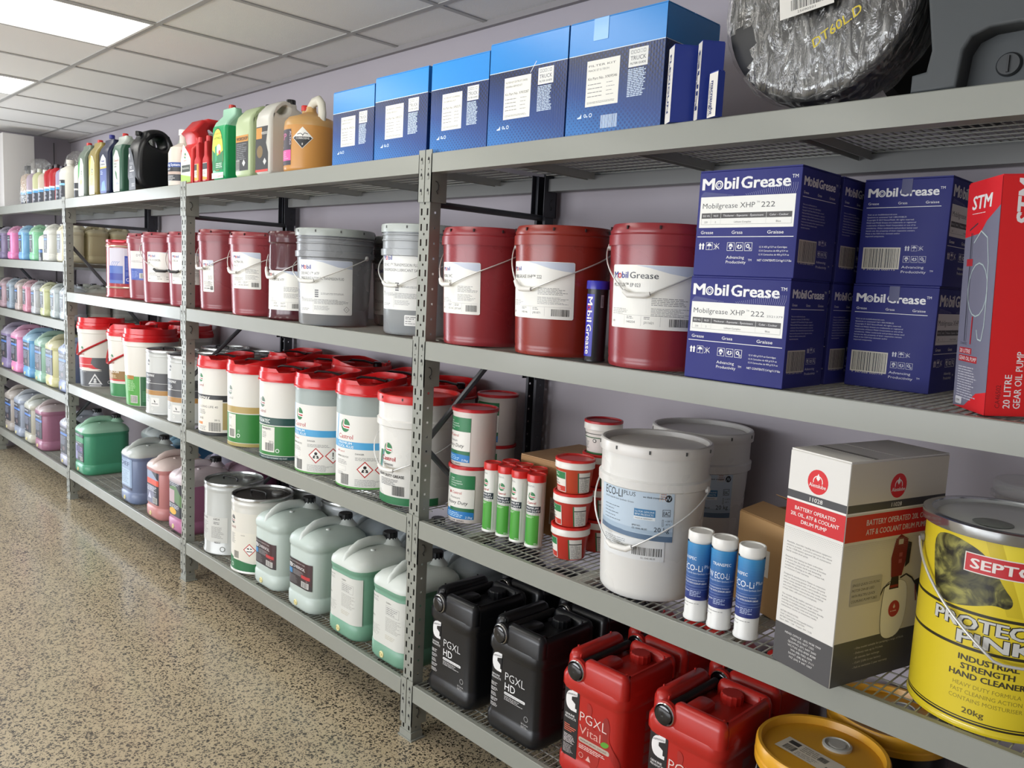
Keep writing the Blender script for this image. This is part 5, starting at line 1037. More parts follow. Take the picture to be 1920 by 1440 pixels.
# wrapped disc
t_ = thing('wrapped_disc', 'round black plastic part wrapped in crinkled clear film with yellow handwriting', 'part', (1.283, .105, T+.236)); ry = Matrix.Rotation(PI/2, 4, 'X')
g = G(); g.lathe([(0, -.07), (.19, -.07), (.215, -.055), (.222, 0), (.215, .055), (.19, .07), (0, .07)], plastic('#17181a', .45), 56, ry); g.ob('disc', t_)
def film_mat(al=.13):
    m = bpy.data.materials.new('cling_film'); m.use_nodes = True; nt = m.node_tree; N = nt.nodes.new; K = nt.links.new
    for n in list(nt.nodes): nt.nodes.remove(n)
    out = N('ShaderNodeOutputMaterial'); gl = N('ShaderNodeBsdfGlossy'); gl.inputs['Roughness'].default_value = .12; gl.inputs['Color'].default_value = (.9, .9, .88, 1); df = N('ShaderNodeBsdfDiffuse'); df.inputs['Color'].default_value = (.75, .75, .72, 1)
    tr = N('ShaderNodeBsdfTransparent'); tr.inputs['Color'].default_value = (.97, .97, .96, 1); tc = N('ShaderNodeTexCoord'); mp = N('ShaderNodeMapping'); mp.inputs['Scale'].default_value = (24, 24, 7); K(tc.outputs['Object'], mp.inputs[0])
    n = N('ShaderNodeTexNoise'); n.inputs['Scale'].default_value = 1.6; n.inputs['Detail'].default_value = 5; n.inputs['Distortion'].default_value = 1.5; K(mp.outputs[0], n.inputs['Vector']); bp = N('ShaderNodeBump'); bp.inputs['Strength'].default_value = 1.; bp.inputs['Distance'].default_value = .012; K(n.outputs['Fac'], bp.inputs['Height']); K(bp.outputs[0], gl.inputs['Normal']); K(bp.outputs[0], df.inputs['Normal'])
    r = N('ShaderNodeMapRange'); r.inputs['From Min'].default_value = .47; r.inputs['From Max'].default_value = .62; r.inputs['To Min'].default_value = .0; r.inputs['To Max'].default_value = .17; K(n.outputs['Fac'], r.inputs['Value'])
    m1 = N('ShaderNodeMixShader'); m1.inputs[0].default_value = al; K(tr.outputs[0], m1.inputs[1]); K(gl.outputs[0], m1.inputs[2]); m2 = N('ShaderNodeMixShader'); K(r.outputs[0], m2.inputs[0]); K(m1.outputs[0], m2.inputs[1]); K(df.outputs[0], m2.inputs[2]); K(m2.outputs[0], out.inputs[0]); return m
FILM = film_mat()
def film(t, prof, amp, seg=110, tr=None, name='film_wrap', seed=1, ns=14., hole=None, mat=None):
    from mathutils import noise
    g = G(); g.lathe(prof, mat or FILM, seg, tr); v = []; off = Vector((seed*7.3, 0, 0))
    for p in g.v:
        p = Vector(p); d = p.normalized(); k = noise.noise(Vector((p.x*ns, p.y*ns, p.z*ns*.45))+off) + .5*noise.noise(p*ns*2.7+off); v.append(tuple(p + d*amp*k))
    g.v = v
    if hole: 
        keep = [i for i, f in enumerate(g.f) if not hole(sum((Vector(v[q]) for q in f), Vector())/len(f))]; g.f = [g.f[i] for i in keep]; g.m = [g.m[i] for i in keep]
    return g.ob(name, t, ang=180)
pf = [(0.001, .088)]; 
for i in range(1, 10): pf.append((.0235*i, .088-.0006*i))
pf += [(.216, .07), (.225, .05), (.228, .02), (.228, -.02), (.223, -.055), (.21, -.08), (.15, -.088), (.05, -.09), (.001, -.09)]
film(t_, pf, .008, 120, ry, hole=lambda p: (p.x+.165)**2/.0011+(p.z+.09)**2/.0035 < 1 and p.y < 0)
L = Lab(120, 60); L.r(-60, 0, 120, 60, '#dcdad2'); L.bars(-34, 12, 74, 22); L.t(-20, 4, 5, '25090501', '#444', 0, w=40); L.build('paper_label', t_, plane3((.0, -.104, -.040), (math.cos(.12), 0, math.sin(.12)), (-math.sin(.12), 0, math.cos(.12)), (0, -1, 0)))
L = Lab(140, 50); L.t(-60, 8, 20, 'DT60L.D', M('#c9b52a', .5), .012, w=112, sh=.2); L.build('handwriting', t_, plane3((.080, -.104, -.095), (math.cos(.52), 0, math.sin(.52)), (-math.sin(.52), 0, math.cos(.52)), (0, -1, 0)))
# dark round cover and tank
t_ = thing('black_guard', 'matt black rounded plastic guard between the wrapped disc and the grey tank', 'part', (1.48, .425, T+.215)); g = G(); g.lathe([(0, -.08), (.18, -.08), (.205, -.06), (.21, 0), (.205, .06), (.18, .08), (0, .08)], plastic('#131416', .55), 48, ry); g.ob('shell', t_); g = G(); g.lathe([(.12, -.083), (.14, -.09), (.16, -.083)], plastic('#1b1c1f', .5), 40, ry); g.ob('rib', t_)
TK = M('#44484a', .55, 0, .4, 0, 1, 0, 0, .3, 30)
t_ = thing('moulded_tank', 'dark grey moulded plastic tank with an arched recess, right end of the top shelf', 'tank', (0, .01, T))
ol = [(1.510, .002), (1.510, .036), (1.536, .040), (1.542, .078), (1.524, .19), (1.522, .40), (1.88, .40), (1.88, .002), (1.722, .002), (1.722, .075), (1.712, .096), (1.690, .104), (1.640, .103), (1.612, .092), (1.600, .07), (1.594, .002)]
g = shape2d(ol, [], .06, .006, TK, 'tank_front'); o = g.ob('front_shell', t_, ang=40); o.location = (0, .03, 0)
g = G(); g.box(1.56, 1.875, .055, .32, .002, .395, TK); g.ob('back_shell', t_, smooth=False)
g = G(); g.lathe([(.0, -.006), (.019, -.006), (.022, -.002), (.0205, .0), (.019, -.003), (0, -.003)], M('#2c2f31', .5), 28, Matrix.Translation((1.665, .053, .045)) @ Matrix.Rotation(-PI/2, 4, 'X')); g.box(1.663, 1.667, .042, .0465, .03, .06, M('#202224', .5)); g.ob('round_lock', t_)
# ================================================================ level three, bay left of the centre post: red-lidded drums
DG = 'red-lidded drums on the third shelf'
WHB = '#dcdad3'
def dl(kind):
    L = Lab(400, 340)
    if kind == 1:
        L.r(-200, 0, 400, 340, WHB); L.r(-200, 168, 400, 32, '#2c2d30'); L.r(64, 28, 136, 136, '#a59460'); L.r(-200, 163, 400, 2.5, '#d9d7d0'); L.r(-200, 0, 400, 14, '#2b2d2e'); L.r(-94, 14, 158, 164, '#e0dcd2')
        castrol(L, -66, 282, 20, True, 14, red='#9c3238'); L.t(-104, 176, 17, 'TRANSMAX', '#e8e6e0', .03, w=102, sh=.15); L.t(-84, 136, 11, 'LS LONG LIFE 40', '#333', .008, w=126); L.fine(-84, 124, 70, 4, 6, '#777'); L.t(-84, 76, 13, 'C4-N', '#333', .01, w=40); L.r(-88, 50, 40, 13, '#d98a4a'); L.t(24, 72, 9, '20 L', '#444', .01, w=28); L.bars(-6, 20, 60, 44, '#333'); L.fine(-84, 42, 60, 4, 6, '#888')
    elif kind == 2:
        L.r(-200, 0, 400, 340, WHB); L.r(-200, 158, 400, 30, '#b0985c'); L.r(-200, 18, 400, 136, '#2c7a33'); L.r(-200, 0, 400, 16, '#a8985a'); castrol(L, -92, 262, 20, True, 14, red='#9c9a94', green='#7d8a80'); L.r(-104, 38, 56, 112, '#dedcd2'); L.t(-98, 128, 10, 'C3', '#333', .01, w=18); L.t(-98, 88, 9, '20 L', '#444', .01, w=26); L.bars(-94, 44, 38, 36, '#333'); L.ring(-32, 52, 9, 3, '#dfe6df'); L.fine(-36, 78, 16, 2, 6, '#9ac29e')
    elif kind == 3:
        L.r(-200, 0, 400, 340, WHB); L.r(-200, 152, 400, 33, '#1c4440'); L.r(-200, 18, 400, 130, '#2c7a33'); L.r(-200, 0, 400, 15, '#1c4440'); castrol(L, -94, 250, 22, True, 15, red='#9c4a4e', green='#5f7868'); L.t(-140, 160, 18, 'MAGNATEC', '#e6ece8', .03, w=98, sh=.12); L.r(-96, 32, 80, 112, '#dfddd5'); L.t(-90, 130, 9, 'MAGNATEC', '#333', .02, w=56); L.fine(-90, 120, 34, 5, 6, '#888'); L.t(-46, 74, 9, '20 L', '#333', .01, w=28); L.bars(-68, 38, 48, 34, '#333'); L.ring(-2, 40, 9, 3, '#dfe6df'); L.t(-100, 3, 7, 'PROTECTION FROM THE MOMENT YOU START', '#dfe6e2', .015, w=142)
    else:
        top = '#9aa5a2'; L.r(-200, 0, 400, 340, '#dfded8'); L.r(-200, 285, 400, 55, top); L.r(-200, 155, 400, 28, '#4a9fd0'); L.r(-200, 0, 400, 7, '#5a9a4a'); m = -36
        L.p([(m-50, 285), (m-43, 285), (m-50, 196), (m-54, 155), (m-60, 155), (m-58, 200)], '#4a9fd0'); castrol(L, m, 244, 24, False); L.t(m, 193, 18, 'Castrol', '#b5242c', .01, w=78, al='c'); L.t(m-38, 171, 10, 'PREMIUM', '#e6f0f4', .02, w=72, sh=.12); L.t(m-46, 158, 10, 'COOL PLUS', '#e6f0f4', .02, w=88, sh=.12)
        L.c(m-40, 142, 4, '#a33'); L.t(m-33, 138, 8, 'Castrol', '#b5242c', 0, w=32); L.t(m-48, 118, 7, 'PREMIUM COOL PLUS', '#333', .01, w=68); L.fine(m-48, 108, 66, 4, 5, '#888'); L.frame(m-48, 66, 56, 18, .6, '#999'); L.fine(m-48, 60, 56, 3, 5, '#999')
        L.t(m+50, 134, 7, 'DANGER', '#333', .01, w=36); L.fine(m+50, 124, 110, 3, 4.6, '#8a8a88'); haz(L, m+90, 78, 33, 0); haz(L, m+160, 78, 33, 1); L.bars(m-20, 12, 42, 42, '#333'); L.fine(m+50, 38, 110, 7, 4, '#9a9a98')
    return L
DH = .395
cdrum(-1.764, .150, L3, 'red-lidded drum with black band and cream label, right next to the second post', dl(1), R=.138, H=.385, body=WHB, group=DG, la=-60, rot=.2)
cdrum(-1.437, .150, L3, 'red-lidded drum with gold band over green, second from the second post', dl(2), R=.138, H=.395, body=WHB, group=DG, la=-51, rot=-.1)
cdrum(-1.118, .150, L3, 'red-lidded drum with dark green band, third from the second post', dl(3), R=.138, H=.395, body=WHB, group=DG, la=-52, rot=.3)
cdrum(-.806, .152, L3, 'red-lidded drum with blue coolant band and two hazard diamonds, fourth from the second post', dl(4), R=.139, H=.405, body='#9aa5a2', group=DG, la=-75, rot=.1)
cdrum(-.508, .166, L3, 'red-lidded drum with large logo and blue coolant band, beside the white grease pail', dl(5), R=.140, H=.415, body='#9aa5a2', group=DG, la=-66, rot=.25)
# white grease pail with red lid
Lg = Lab(300, 330); Lg.r(-150, 0, 300, 28, '#2c7448'); Lg.p([(-96, 196), (-82, 196), (-104, 120), (-112, 120)], '#2c7448'); Lg.p([(-78, 196), (-72, 196), (-92, 128), (-100, 128)], '#5a9aa0'); castrol(Lg, -52, 204, 20, False); Lg.t(-52, 160, 17, 'Castrol', '#b5242c', .012, w=72, al='c'); Lg.t(-52, 142, 11, 'Grease', '#2b2b2b', .008, w=50, al='c'); Lg.t(-58, 116, 10, 'PREMIUM', '#2b2b2b', .02, w=60, al='c'); Lg.t(-46, 100, 11, 'HEAVY DUTY GREASE', '#2b2b2b', .02, w=132, al='c'); Lg.fine(-96, 92, 92, 5, 5.4, '#777'); Lg.bars(-30, 34, 50, 36, '#333')
pail(-.203, .165, L3, 'white grease pail with red lid and wire handle, standing behind the centre post', R=.152, H=.405, col='#dddcd7', lidcol='#c8221f', rb=.88, lidkind='collar', lab=Lg, laba=-65, labz=.004, bl=dict(zear=.25, drop=.115, ang=-1.1, t0=1.9, grip='#e6e4de', wire='#dcdcda', clear=.014), group=None, name='grease_pail')
# second row
S2 = [(-1.60, 'the second post'), (-1.30, 'the gold-banded drum'), (-1.0, 'the dark green banded drum'), (-.70, 'the two coolant drums'), (-.405, 'the white grease pail')]
for i, (x, ds) in enumerate(S2): cdrum(x, .445, L3, 'red-lidded drum in the back row, third shelf, behind %s' % ds, R=.138, H=(.41, .40, .425, .405, .40)[i], body=WHB, group='red-lidded drums in the back row', rot=(.4, 1.2, 2.6, .3, 1.0)[i])
# ================================================================ level three, third bay
def wpail(x, y, label, L_, la, H=.452, R=.153, bcol='#dddad2', handle=True, rot=.0, group='white pails with tall red lids'):
    t = thing('white_pail', label, 'pail', (x, y, L3), 0, group); rf = rtaper(R, H-.03, .86); h = H-.035
    g = G(); g.lathe([(0, .004), (R*.86-.008, .004), (R*.86-.002, 0), (R*.86, .006), (rf(h-.07), h-.07), (R*.985, h-.066), (R*.985, h-.040), (rf(h), h-.038), (rf(h), h-.01)], plastic(bcol, .3), 52); g.ob('body', t)
    RM = plastic('#cf1d22', .22); g = G(); g.lathe([(R*.96, h-.04), (R*1.02, h-.04), (R*1.025, h-.022), (R*.99, h-.016), (R*.985, h), (R*.95, h+.003), (R*.93, h-.008), (R*.4, h-.008), (0, h-.008)], RM, 52)
    red_collar(g, R, h, RM, -2.2+rot, 1.7+rot, .034, .08, R*.95); red_collar(g, R, h, RM, 2.0+rot, 3.6+rot, .026, .1, R*.95); g.ob('lid', t)
    if handle: bail(t, R*.95, h-.06, .155, -PI/2+.5, None, 2.3, '#b8242c', .0028, flatband=True, ears=False, clear=.008)
    if L_: L_.build('printed_label', t, cyl(rf, math.radians(la)), 7, off=.001)
    return t
La = Lab(420, 330); La.r(-210, 4, 420, 112, '#55575b'); La.r(-210, 122, 420, 74, '#c62a30'); La.r(-210, 116, 420, 6, '#dddad2'); La.r(-210, 150, 420, 2, '#dddad2'); La.p([(-30, 196), (210, 196), (210, 112), (40, 112), (-10, 130), (-40, 160)], '#55575b'); La.p([(-120, 130), (-60, 130), (-10, 118), (30, 108), (-120, 108)], '#dddad2'); castrol(La, -112, 250, 18, True, 12); La.p([(-60, 20), (30, 20), (-15, 92)], '#dcdcdc'); La.p([(-46, 27), (16, 27), (-15, 78)], '#55575b'); La.c(-15, 52, 8, '#cfcfcf'); La.r(-24, 30, 18, 14, '#cfcfcf'); La.r(-52, 8, 74, 6, '#cfcfcf'); La.ring(70, 34, 11, 3.5, '#cfcfcf'); La.fine(-104, 102, 34, 1, 5, '#cfcfcf')
wpail(-3.66, .162, 'white and grey pail with tall red lid and red handle beside the third post', La, -30, H=.458, R=.148)
Lb_ = Lab(400, 330); Lb_.r(-200, 4, 400, 80, '#2f7f46'); Lb_.r(-200, 110, 400, 52, '#8c6a36'); Lb_.r(-200, 100, 400, 10, '#c23a34'); castrol(Lb_, -100, 245, 18, True, 12); Lb_.t(-118, 150, 14, 'VECTON', '#eee8de', .03, w=74, sh=.12); Lb_.fine(-110, 136, 60, 3, 7, '#d8c8a8')
wpail(-3.15, .185, 'white pail with tall red lid and brown band, mostly behind the green-printed one', Lb_, -38, H=.452, R=.150, rot=.6)
Lc_ = Lab(400, 330); Lc_.r(-200, 4, 166, 172, '#4b9a3c'); Lc_.r(-34, 4, 4, 172, '#c9dcc4'); Lc_.r(-30, 4, 230, 172, '#1f5a34'); Lc_.r(-130, 158, 60, 22, '#a9742e'); Lc_.fine(-122, 150, 66, 8, 8, '#a9cf9f'); Lc_.bars(-96, 22, 46, 40, '#333', '#e4e2dc'); Lc_.fine(-18, 90, 70, 8, 8, '#4f8a60'); Lc_.t(26, 196, 9, 'GREASE', '#333', .01, w=40)
wpail(-2.766, .150, 'white pail with tall red lid, bright green and dark green print facing out', Lc_, -32, H=.452, R=.153, handle=False, rot=.2)
wpail(-3.40, .452, 'white pail with red lid in the back row behind the red-handled one', None, 0, H=.452, R=.136, handle=False, rot=.9)
wpail(-2.92, .452, 'white pail with red lid in the back row behind the green-printed one', None, 0, H=.46, R=.136, handle=False, rot=.2)
def lsil():
    L = Lab(420, 320); L.r(-210, 0, 420, 320, '#c3c5c2'); L.r(-210, 135, 420, 95, '#47474a'); L.r(-210, 172, 420, 2.5, '#b8b8b6'); L.r(-210, 108, 420, 26, '#a97c40'); castrol(L, -86, 288, 15, False, red='#5a5a5c', green='#5a5a5c'); L.t(-120, 210, 14, 'VECTON MAX', '#e4e4e4', .03, w=70, sh=.12) if False else L.t(-112, 210, 14, 'TRANSMAX', '#e6e6e6', .03, w=76, sh=.12); L.fine(-112, 196, 50, 4, 8, '#d0d0d0'); L.fine(-112, 128, 36, 8, 8, '#6a6a6c'); L.rc(58, 46, 4, '#dcdcd8', -34, 70); L.p([(-40, 84), (-30, 74), (-30, 64), (-38, 72)], '#333'); L.r(-56, 58, 44, 3, '#333'); L.ring(-52, 30, 8, 3, '#e0e0dc')
    return L
ls_ = lsil(); SG = 'silver-grey steel drums beside the second post'
mdrum(-2.445, .152, L3, 'silver-grey steel drum with brown and charcoal bands, next to the green-printed pail', ls_, R=.142, H=.358, body='#b9bbb8', lidc='#77777a', group=SG, la=-50)
mdrum(-2.148, .155, L3, 'silver-grey steel drum almost touching the second post', ls_, R=.142, H=.355, body='#b9bbb8', lidc='#77777a', group=SG, la=-52)
mdrum(-2.415, .448, L3, 'silver-grey steel drum in the back row behind the two front ones', ls_, R=.138, H=.365, body='#b9bbb8', lidc='#8a8a8c', group=SG, la=-60)
mdrum(-2.10, .450, L3, 'silver-grey steel drum in the back row, seen past the second post', ls_, R=.138, H=.365, body='#b9bbb8', lidc='#8a8a8c', group=SG, la=-60)
# ================================================================ level four, bay left of the centre post
Lp = Lab(230, 290); Lp.r(-105, 62, 190, 130, '#c9cac6') ; Lp.t(-90, 176, 9, 'OSF 93/100', '#333', .012, w=54); Lp.t(10, 176, 11, '6454', '#333', .012, w=34); Lp.fine(10, 166, 50, 2, 7, '#555'); Lp.fine(-90, 164, 60, 14, 5, '#8a8a88'); Lp.fine(-4, 142, 76, 12, 5, '#8a8a88'); L_=Lp; Lp.frame(-92, 70, 20, 20, .8, '#999'); Lp.dia(-60, 82, 11, '#888', '#c9cac6', 1); Lp.t(14, 58, 10, 'AGCC', '#333', .015, w=36, sh=.2); Lp.ring(60, 30, 14, 4, '#8a8c88')
mdrum(-1.700, .165, L4, 'pale grey steel drum with plain text label on the bottom shelf by the second post', Lp, R=.146, H=.362, body='#b4b7b4', lidc='#9aa09c', rim='#b4b7b4', group=None, la=-72)
Lq = Lab(300, 300); Lq.r(-150, 8, 300, 282, '#dad7cd'); Lq.p([(-150, 8), (150, 8), (150, 62), (40, 50), (-60, 66), (-150, 84)], '#2c6e45'); castrol(Lq, -86, 252, 20, True, 15, red='#8c3a3c', green='#4a4f4c'); Lq.r(-78, 62, 150, 135, '#dfdbcf'); Lq.fine(-100, 186, 40, 10, 5, '#8a8a86'); Lq.t(-24, 182, 4.4, 'DANGER', '#333', .01, w=22); haz(Lq, 22, 118, 31, 2); haz(Lq, 90, 118, 31, 0); Lq.bars(-72, 70, 34, 34, '#333'); Lq.ring(-88, 34, 10, 3, '#cfe0d2')
mdrum(-1.372, .152, L4, 'cream steel drum with green base and red hazard diamond, beside the clear jerrycans', Lq, R=.145, H=.362, body='#d0cfc8', lidc='#4a4644', rim='#b9bab6', group=None, la=-60)
mdrum(-1.37, .447, L4, 'grey steel drum in the back row behind the cream one', None, R=.138, H=.362, body='#aeb2b4', lidc='#5a5c5e', group='back row steel drums')
mdrum(-1.07, .447, L4, 'grey steel drum with dark lid in the back row behind the first clear jerrycan', None, R=.138, H=.362, body='#aeb2b4', lidc='#2e3032', group='back row steel drums')
def lk():
    L = Lab(122, 112); L.xs = 1.5; L.r(-61, 0, 122, 112, '#2b2426'); L.p([(-20, 112), (61, 112), (61, 20), (10, 40)], '#3a1f22'); L.t(-54, 98, 5.5, 'PARTS & WORKSHOP CARE', '#c9c2c0', .01, w=86); L.rc(18, 18, 3, '#c9c9c9', -44, 82); L.t(-48, 77, 10, 'G', '#2b2426', .01); L.t(-34, 76, 13, 'CHERIOL', '#d8d6d6', .02, w=68); L.r(-58, 46, 24, 22, '#3a7fb4'); L.fine(-30, 68, 56, 5, 4.6, '#9a9698'); L.fine(-56, 40, 54, 8, 4.4, '#7d797b'); L.r(14, 44, 40, 14, '#b5363a'); L.t(38, 36, 4, '20L', '#c9a0a0', .01); L.bars(16, 8, 32, 22, '#333', '#dcdad6'); return L
def lwht():
    L = Lab(215, 186, '#cfd0ca'); L.t(-98, 170, 6, 'KILLERS 750', '#444', .0, w=42); L.fine(-98, 164, 44, 2, 5, '#999'); L.t(-8, 164, 6, 'CLEAN+', '#333', .015, w=30); L.frame(-8, 122, 76, 34, .8, '#777'); L.fine(-4, 150, 66, 4, 7, '#888'); L.fine(-8, 112, 86, 12, 4.6, '#a3a39e'); L.t(-98, 94, 5, 'ALERTS', '#333', .015, w=24); L.fine(-98, 66, 60, 8, 5, '#b0b0aa'); L.frame(-92, 30, 12, 12, .7, '#aaa'); L.dia(-60, 34, 9, '#aaa', '#cfd0ca', .8); L.fine(-8, 44, 60, 3, 6, '#b8b4a4'); return L
lk_, lw_ = lk(), lwht(); JG = 'clear and pale green jerrycans on the bottom shelf'
jerry(-1.222, .016, L4, 'clear jerrycan with dark red label, left of the pair, next to the cream steel drum', w_=.242, top='#dde3df', liq='#cbd8d2', fill=.40, lab=lk_, labz=.105, labx=2, group=JG)
jerry(-.905, .010, L4, 'clear jerrycan with dark red label, right of the pair', w_=.242, top='#dde3df', liq='#cbd8d2', fill=.40, lab=lk_, labz=.105, labx=2, group=JG)
jerry(-.580, .012, L4, 'jerrycan of green fluid with large white label, left of the two', w_=.245, top='#dfe5df', liq='#7fae96', fill=.287, lab=lw_, labz=.070, labx=8, group=JG)
jerry(-.285, .012, L4, 'jerrycan of green fluid with large white label, behind the centre post', w_=.245, top='#dfe5df', liq='#7fae96', fill=.287, lab=lw_, labz=.070, labx=8, group=JG)
for i, (x, ds, lq, fl) in enumerate([(-.93, 'behind the right-hand dark-labelled one', '#b3bdc4', .4), (-.62, 'behind the left white-labelled one', '#b8c2c8', .4), (-.30, 'behind the one at the centre post', '#7fa893', .2)]):
    jerry(x, .312, L4, 'clear jerrycan in the back row, bottom shelf, ' + ds, w_=.245, d_=.265, top='#b9c2c6', liq=lq, fill=fl, cap='#1b1c1e', group='back row jerrycans')
# ================================================================ level four, third bay
def lcan(kind):
    L = Lab(115, 190); L.xs = 1.55; L.r(-57, 0, 115, 190, '#2a2d36')
    if kind == 'green':
        L.r(-57, 128, 115, 34, '#3a8a5f'); L.t(-48, 166, 12, 'WASH', '#cfd6e0', .01, w=50); L.r(-57, 6, 44, 106, '#8a8ab0'); L.r(-30, 60, 80, 40, '#4a4a72'); L.ring(30, 84, 12, 3, '#b06a9a'); L.bars(20, 8, 28, 24, '#333', '#dcdad6'); L.fine(-10, 52, 60, 6, 5, '#9aa0b4'); L.fine(-50, 122, 90, 1, 6, '#c9d6cf')
    elif kind == 'def':
        L.r(-57, 0, 115, 190, '#8fa3c0'); L.r(-57, 0, 115, 14, '#4a5268'); L.t(-48, 138, 26, 'DEF', '#3f5478', .03, w=88); L.r(-50, 22, 96, 96, '#a9bfd4'); L.fine(-44, 110, 84, 9, 9, '#7d93b0'); L.fine(-50, 182, 90, 2, 7, '#5f7396')
    elif kind == 'red':
        L.r(-57, 130, 115, 60, '#8f9bb4'); L.p([(-10, 190), (57, 190), (57, 140)], '#2a2d36'); L.r(-57, 108, 115, 32, '#d2523f'); L.r(-57, 0, 80, 100, '#6d6f86'); L.p([(-30, 26), (0, 26), (-15, 64)], '#c2c6dc'); L.fine(-46, 98, 92, 4, 8, '#d0d2dc'); L.fine(0, 60, 50, 5, 6, '#8a8c9c'); L.bars(14, 8, 34, 30, '#333', '#dcdad6')
    elif kind == 'yel':
        L.p([(-40, 150), (10, 170), (57, 120), (57, 60), (0, 80), (-50, 110)], '#5a7a52'); L.r(-57, 70, 60, 70, '#b8a0a8'); L.c(-10, 24, 28, '#d8a83a', 18); L.fine(-50, 182, 90, 3, 8, '#b8bcc8'); L.fine(-50, 62, 90, 3, 8, '#cfd2dc')
    else:
        L.t(-48, 160, 13, {'a': 'WORKSHOP', 'b': 'TRUCK', 'c': 'DEGREASE', 'd': 'FOAM'}.get(kind, 'WASH'), '#cfd3dc', .015, w=80); L.r(-57, 128, 115, 16, '#4a74b8'); L.fine(-48, 118, 86, 9, 7, '#8d92a4'); L.c(10, 34, 16, '#6a5a5c'); L.t(-48, 10, 9, '20L', '#cfd3dc', .02, w=30)
    return L
C4 = 'coloured jerrycans on the bottom shelf'
def jc(x, y, z, label, liq, kind, top='#c9cfd0', fill=.30, w_=.245, d_=.285, **k): return jerry(x, y, z, label, w_=w_, d_=d_, top=top, liq=liq, fill=fill, lab=lcan(kind) if kind else None, labz=.09, labx=k.pop('labx', -8), **k)
jc(-3.80, .012, L4, 'big jerrycan of green liquid standing alone beside the third post', '#4f9f7c', 'green', top='#9ec9b0', fill=.288, w_=.262, d_=.30, group=C4)
jc(-2.925, .014, L4, 'jerrycan of dull blue liquid with light blue label, past the gap on the bottom shelf', '#7d8cac', 'def', top='#c6ccc8', fill=.285, group=C4)
jc(-2.522, .014, L4, 'jerrycan of coral pink liquid with orange striped label', '#c98a88', 'red', top='#d8c6c0', fill=.29, group=C4)
jc(-2.212, .016, L4, 'jerrycan of magenta liquid with fruit label, partly behind the second post', '#bd7ba0', 'yel', top='#d9cdd2', fill=.265, group=C4)
jc(-3.44, .315, L4, 'jerrycan of grey liquid in the back row behind the big green one', '#9aa4a6', None, top='#b4bcbc', group='back row jerrycans', d_=.265, w_=.24)
jc(-3.05, .315, L4, 'jerrycan of blue liquid in the back row, blue print at its shoulder', '#3f7ba6', 'a', top='#8fb4c8', fill=.31, group='back row jerrycans', d_=.265)
jc(-2.46, .315, L4, 'jerrycan of pale violet liquid in the back row behind the coral one', '#b0a6c4', None, top='#c4c2d6', group='back row jerrycans', d_=.265)
jc(-2.215, .315, L4, 'jerrycan of magenta liquid in the back row behind the fruit label one', '#a9668c', None, top='#c9a8bc', group='back row jerrycans', d_=.265)
Ld = Lab(90, 90); Ld.dia(0, 45, 42, '#1c1c1e', '#c08aa6', 1.5); Ld.p([(-38, 45), (38, 45), (0, 5)], '#1c1c1e')
# hazard diamond on the side of the magenta can
m_ = [o for o in bpy.data.objects if o.get('label', '').startswith('jerrycan of magenta liquid with fruit')][0]
Ld.build('hazard_sticker', m_, flat((.1205, .03, .105), (0, 1, 0), (1, 0, 0)), None, off=.0016)
# ================================================================ fourth bay (beyond the third post)
z1, z2, z3, z4, z5 = B3
G4 = 'jerrycans on the lowest shelf of the far bay'; G3_ = 'coloured jerrycans on the second shelf up of the far bay'; G2_ = 'small jerrycans on the middle shelf of the far bay'; G1_ = 'small coloured jerrycans on the upper shelf of the far bay'
for x, ds, lq, tp, kd in [(-5.66, 'of brownish liquid at the far left end', '#a79f98', '#b9b2aa', 'a'), (-5.37, 'of grey-blue liquid, second from the left', '#9aa3b4', '#b4b9be', 'b'), (-5.06, 'of cream liquid, third from the left', '#bdbcae', '#c6c8c0', 'c'), (-4.76, 'of dark pink liquid with its long side showing', '#a8748c', '#c2b4b4', 'd'), (-4.14, 'of pale violet liquid next to the third post', '#a9aabb', '#c6cad2', 'b')]:
    jc(x, .012, z1, 'jerrycan %s, far bay lowest shelf' % ds, lq, kd, top=tp, group=G4)
for x, lq, tp, kd, ds in [(-5.735, '#8d80a6', '#a39dae', 'a', 'violet'), (-5.42, '#e08fb8', '#d6a8bf', 'b', 'pink'), (-5.06, '#6ba4d0', '#9fbfd2', 'c', 'light blue'), (-4.74, '#98bfae', '#a9c4b6', 'd', 'mint green'), (-4.46, '#d9d6a4', '#d6d3b2', 'a', 'pale yellow'), (-4.145, '#8f9bbf', '#b9c3da', 'b', 'periwinkle blue')]:
    jc(x, .012, z2, '%s jerrycan on the second shelf up of the far bay' % ds, lq, kd, top=tp, fill=.29, group=G3_)
def lsmall(a, c): L = Lab(72, 130); L.r(-36, 0, 72, 130, '#3c4048'); L.t(-30, 108, 9, a, '#d6d8dc', .015, w=52); L.r(-36, 88, 72, 12, c); L.fine(-30, 80, 56, 8, 7, '#9a9ea8'); L.bars(4, 6, 26, 18, '#333', '#d8d8d4'); return L
lsm2 = [lsmall('WASH', '#5b86c8'), lsmall('CLEAN', '#8a9a9c')]
def js(x, z, label, lq, tp, i, grp, h=.262, w_=.165, cap='#d8d8d4', y=.014, d_=.148):
    return jerry(x, y, z, label, w_=w_, d_=d_, h=h, top=tp, liq=lq, fill=.30*h/.378/ (h/.378), cap=cap, lab=lsm2[i % 2] if i >= 0 else None, labz=.06, labx=-8, group=grp, bung=False, name='small_jerrycan')
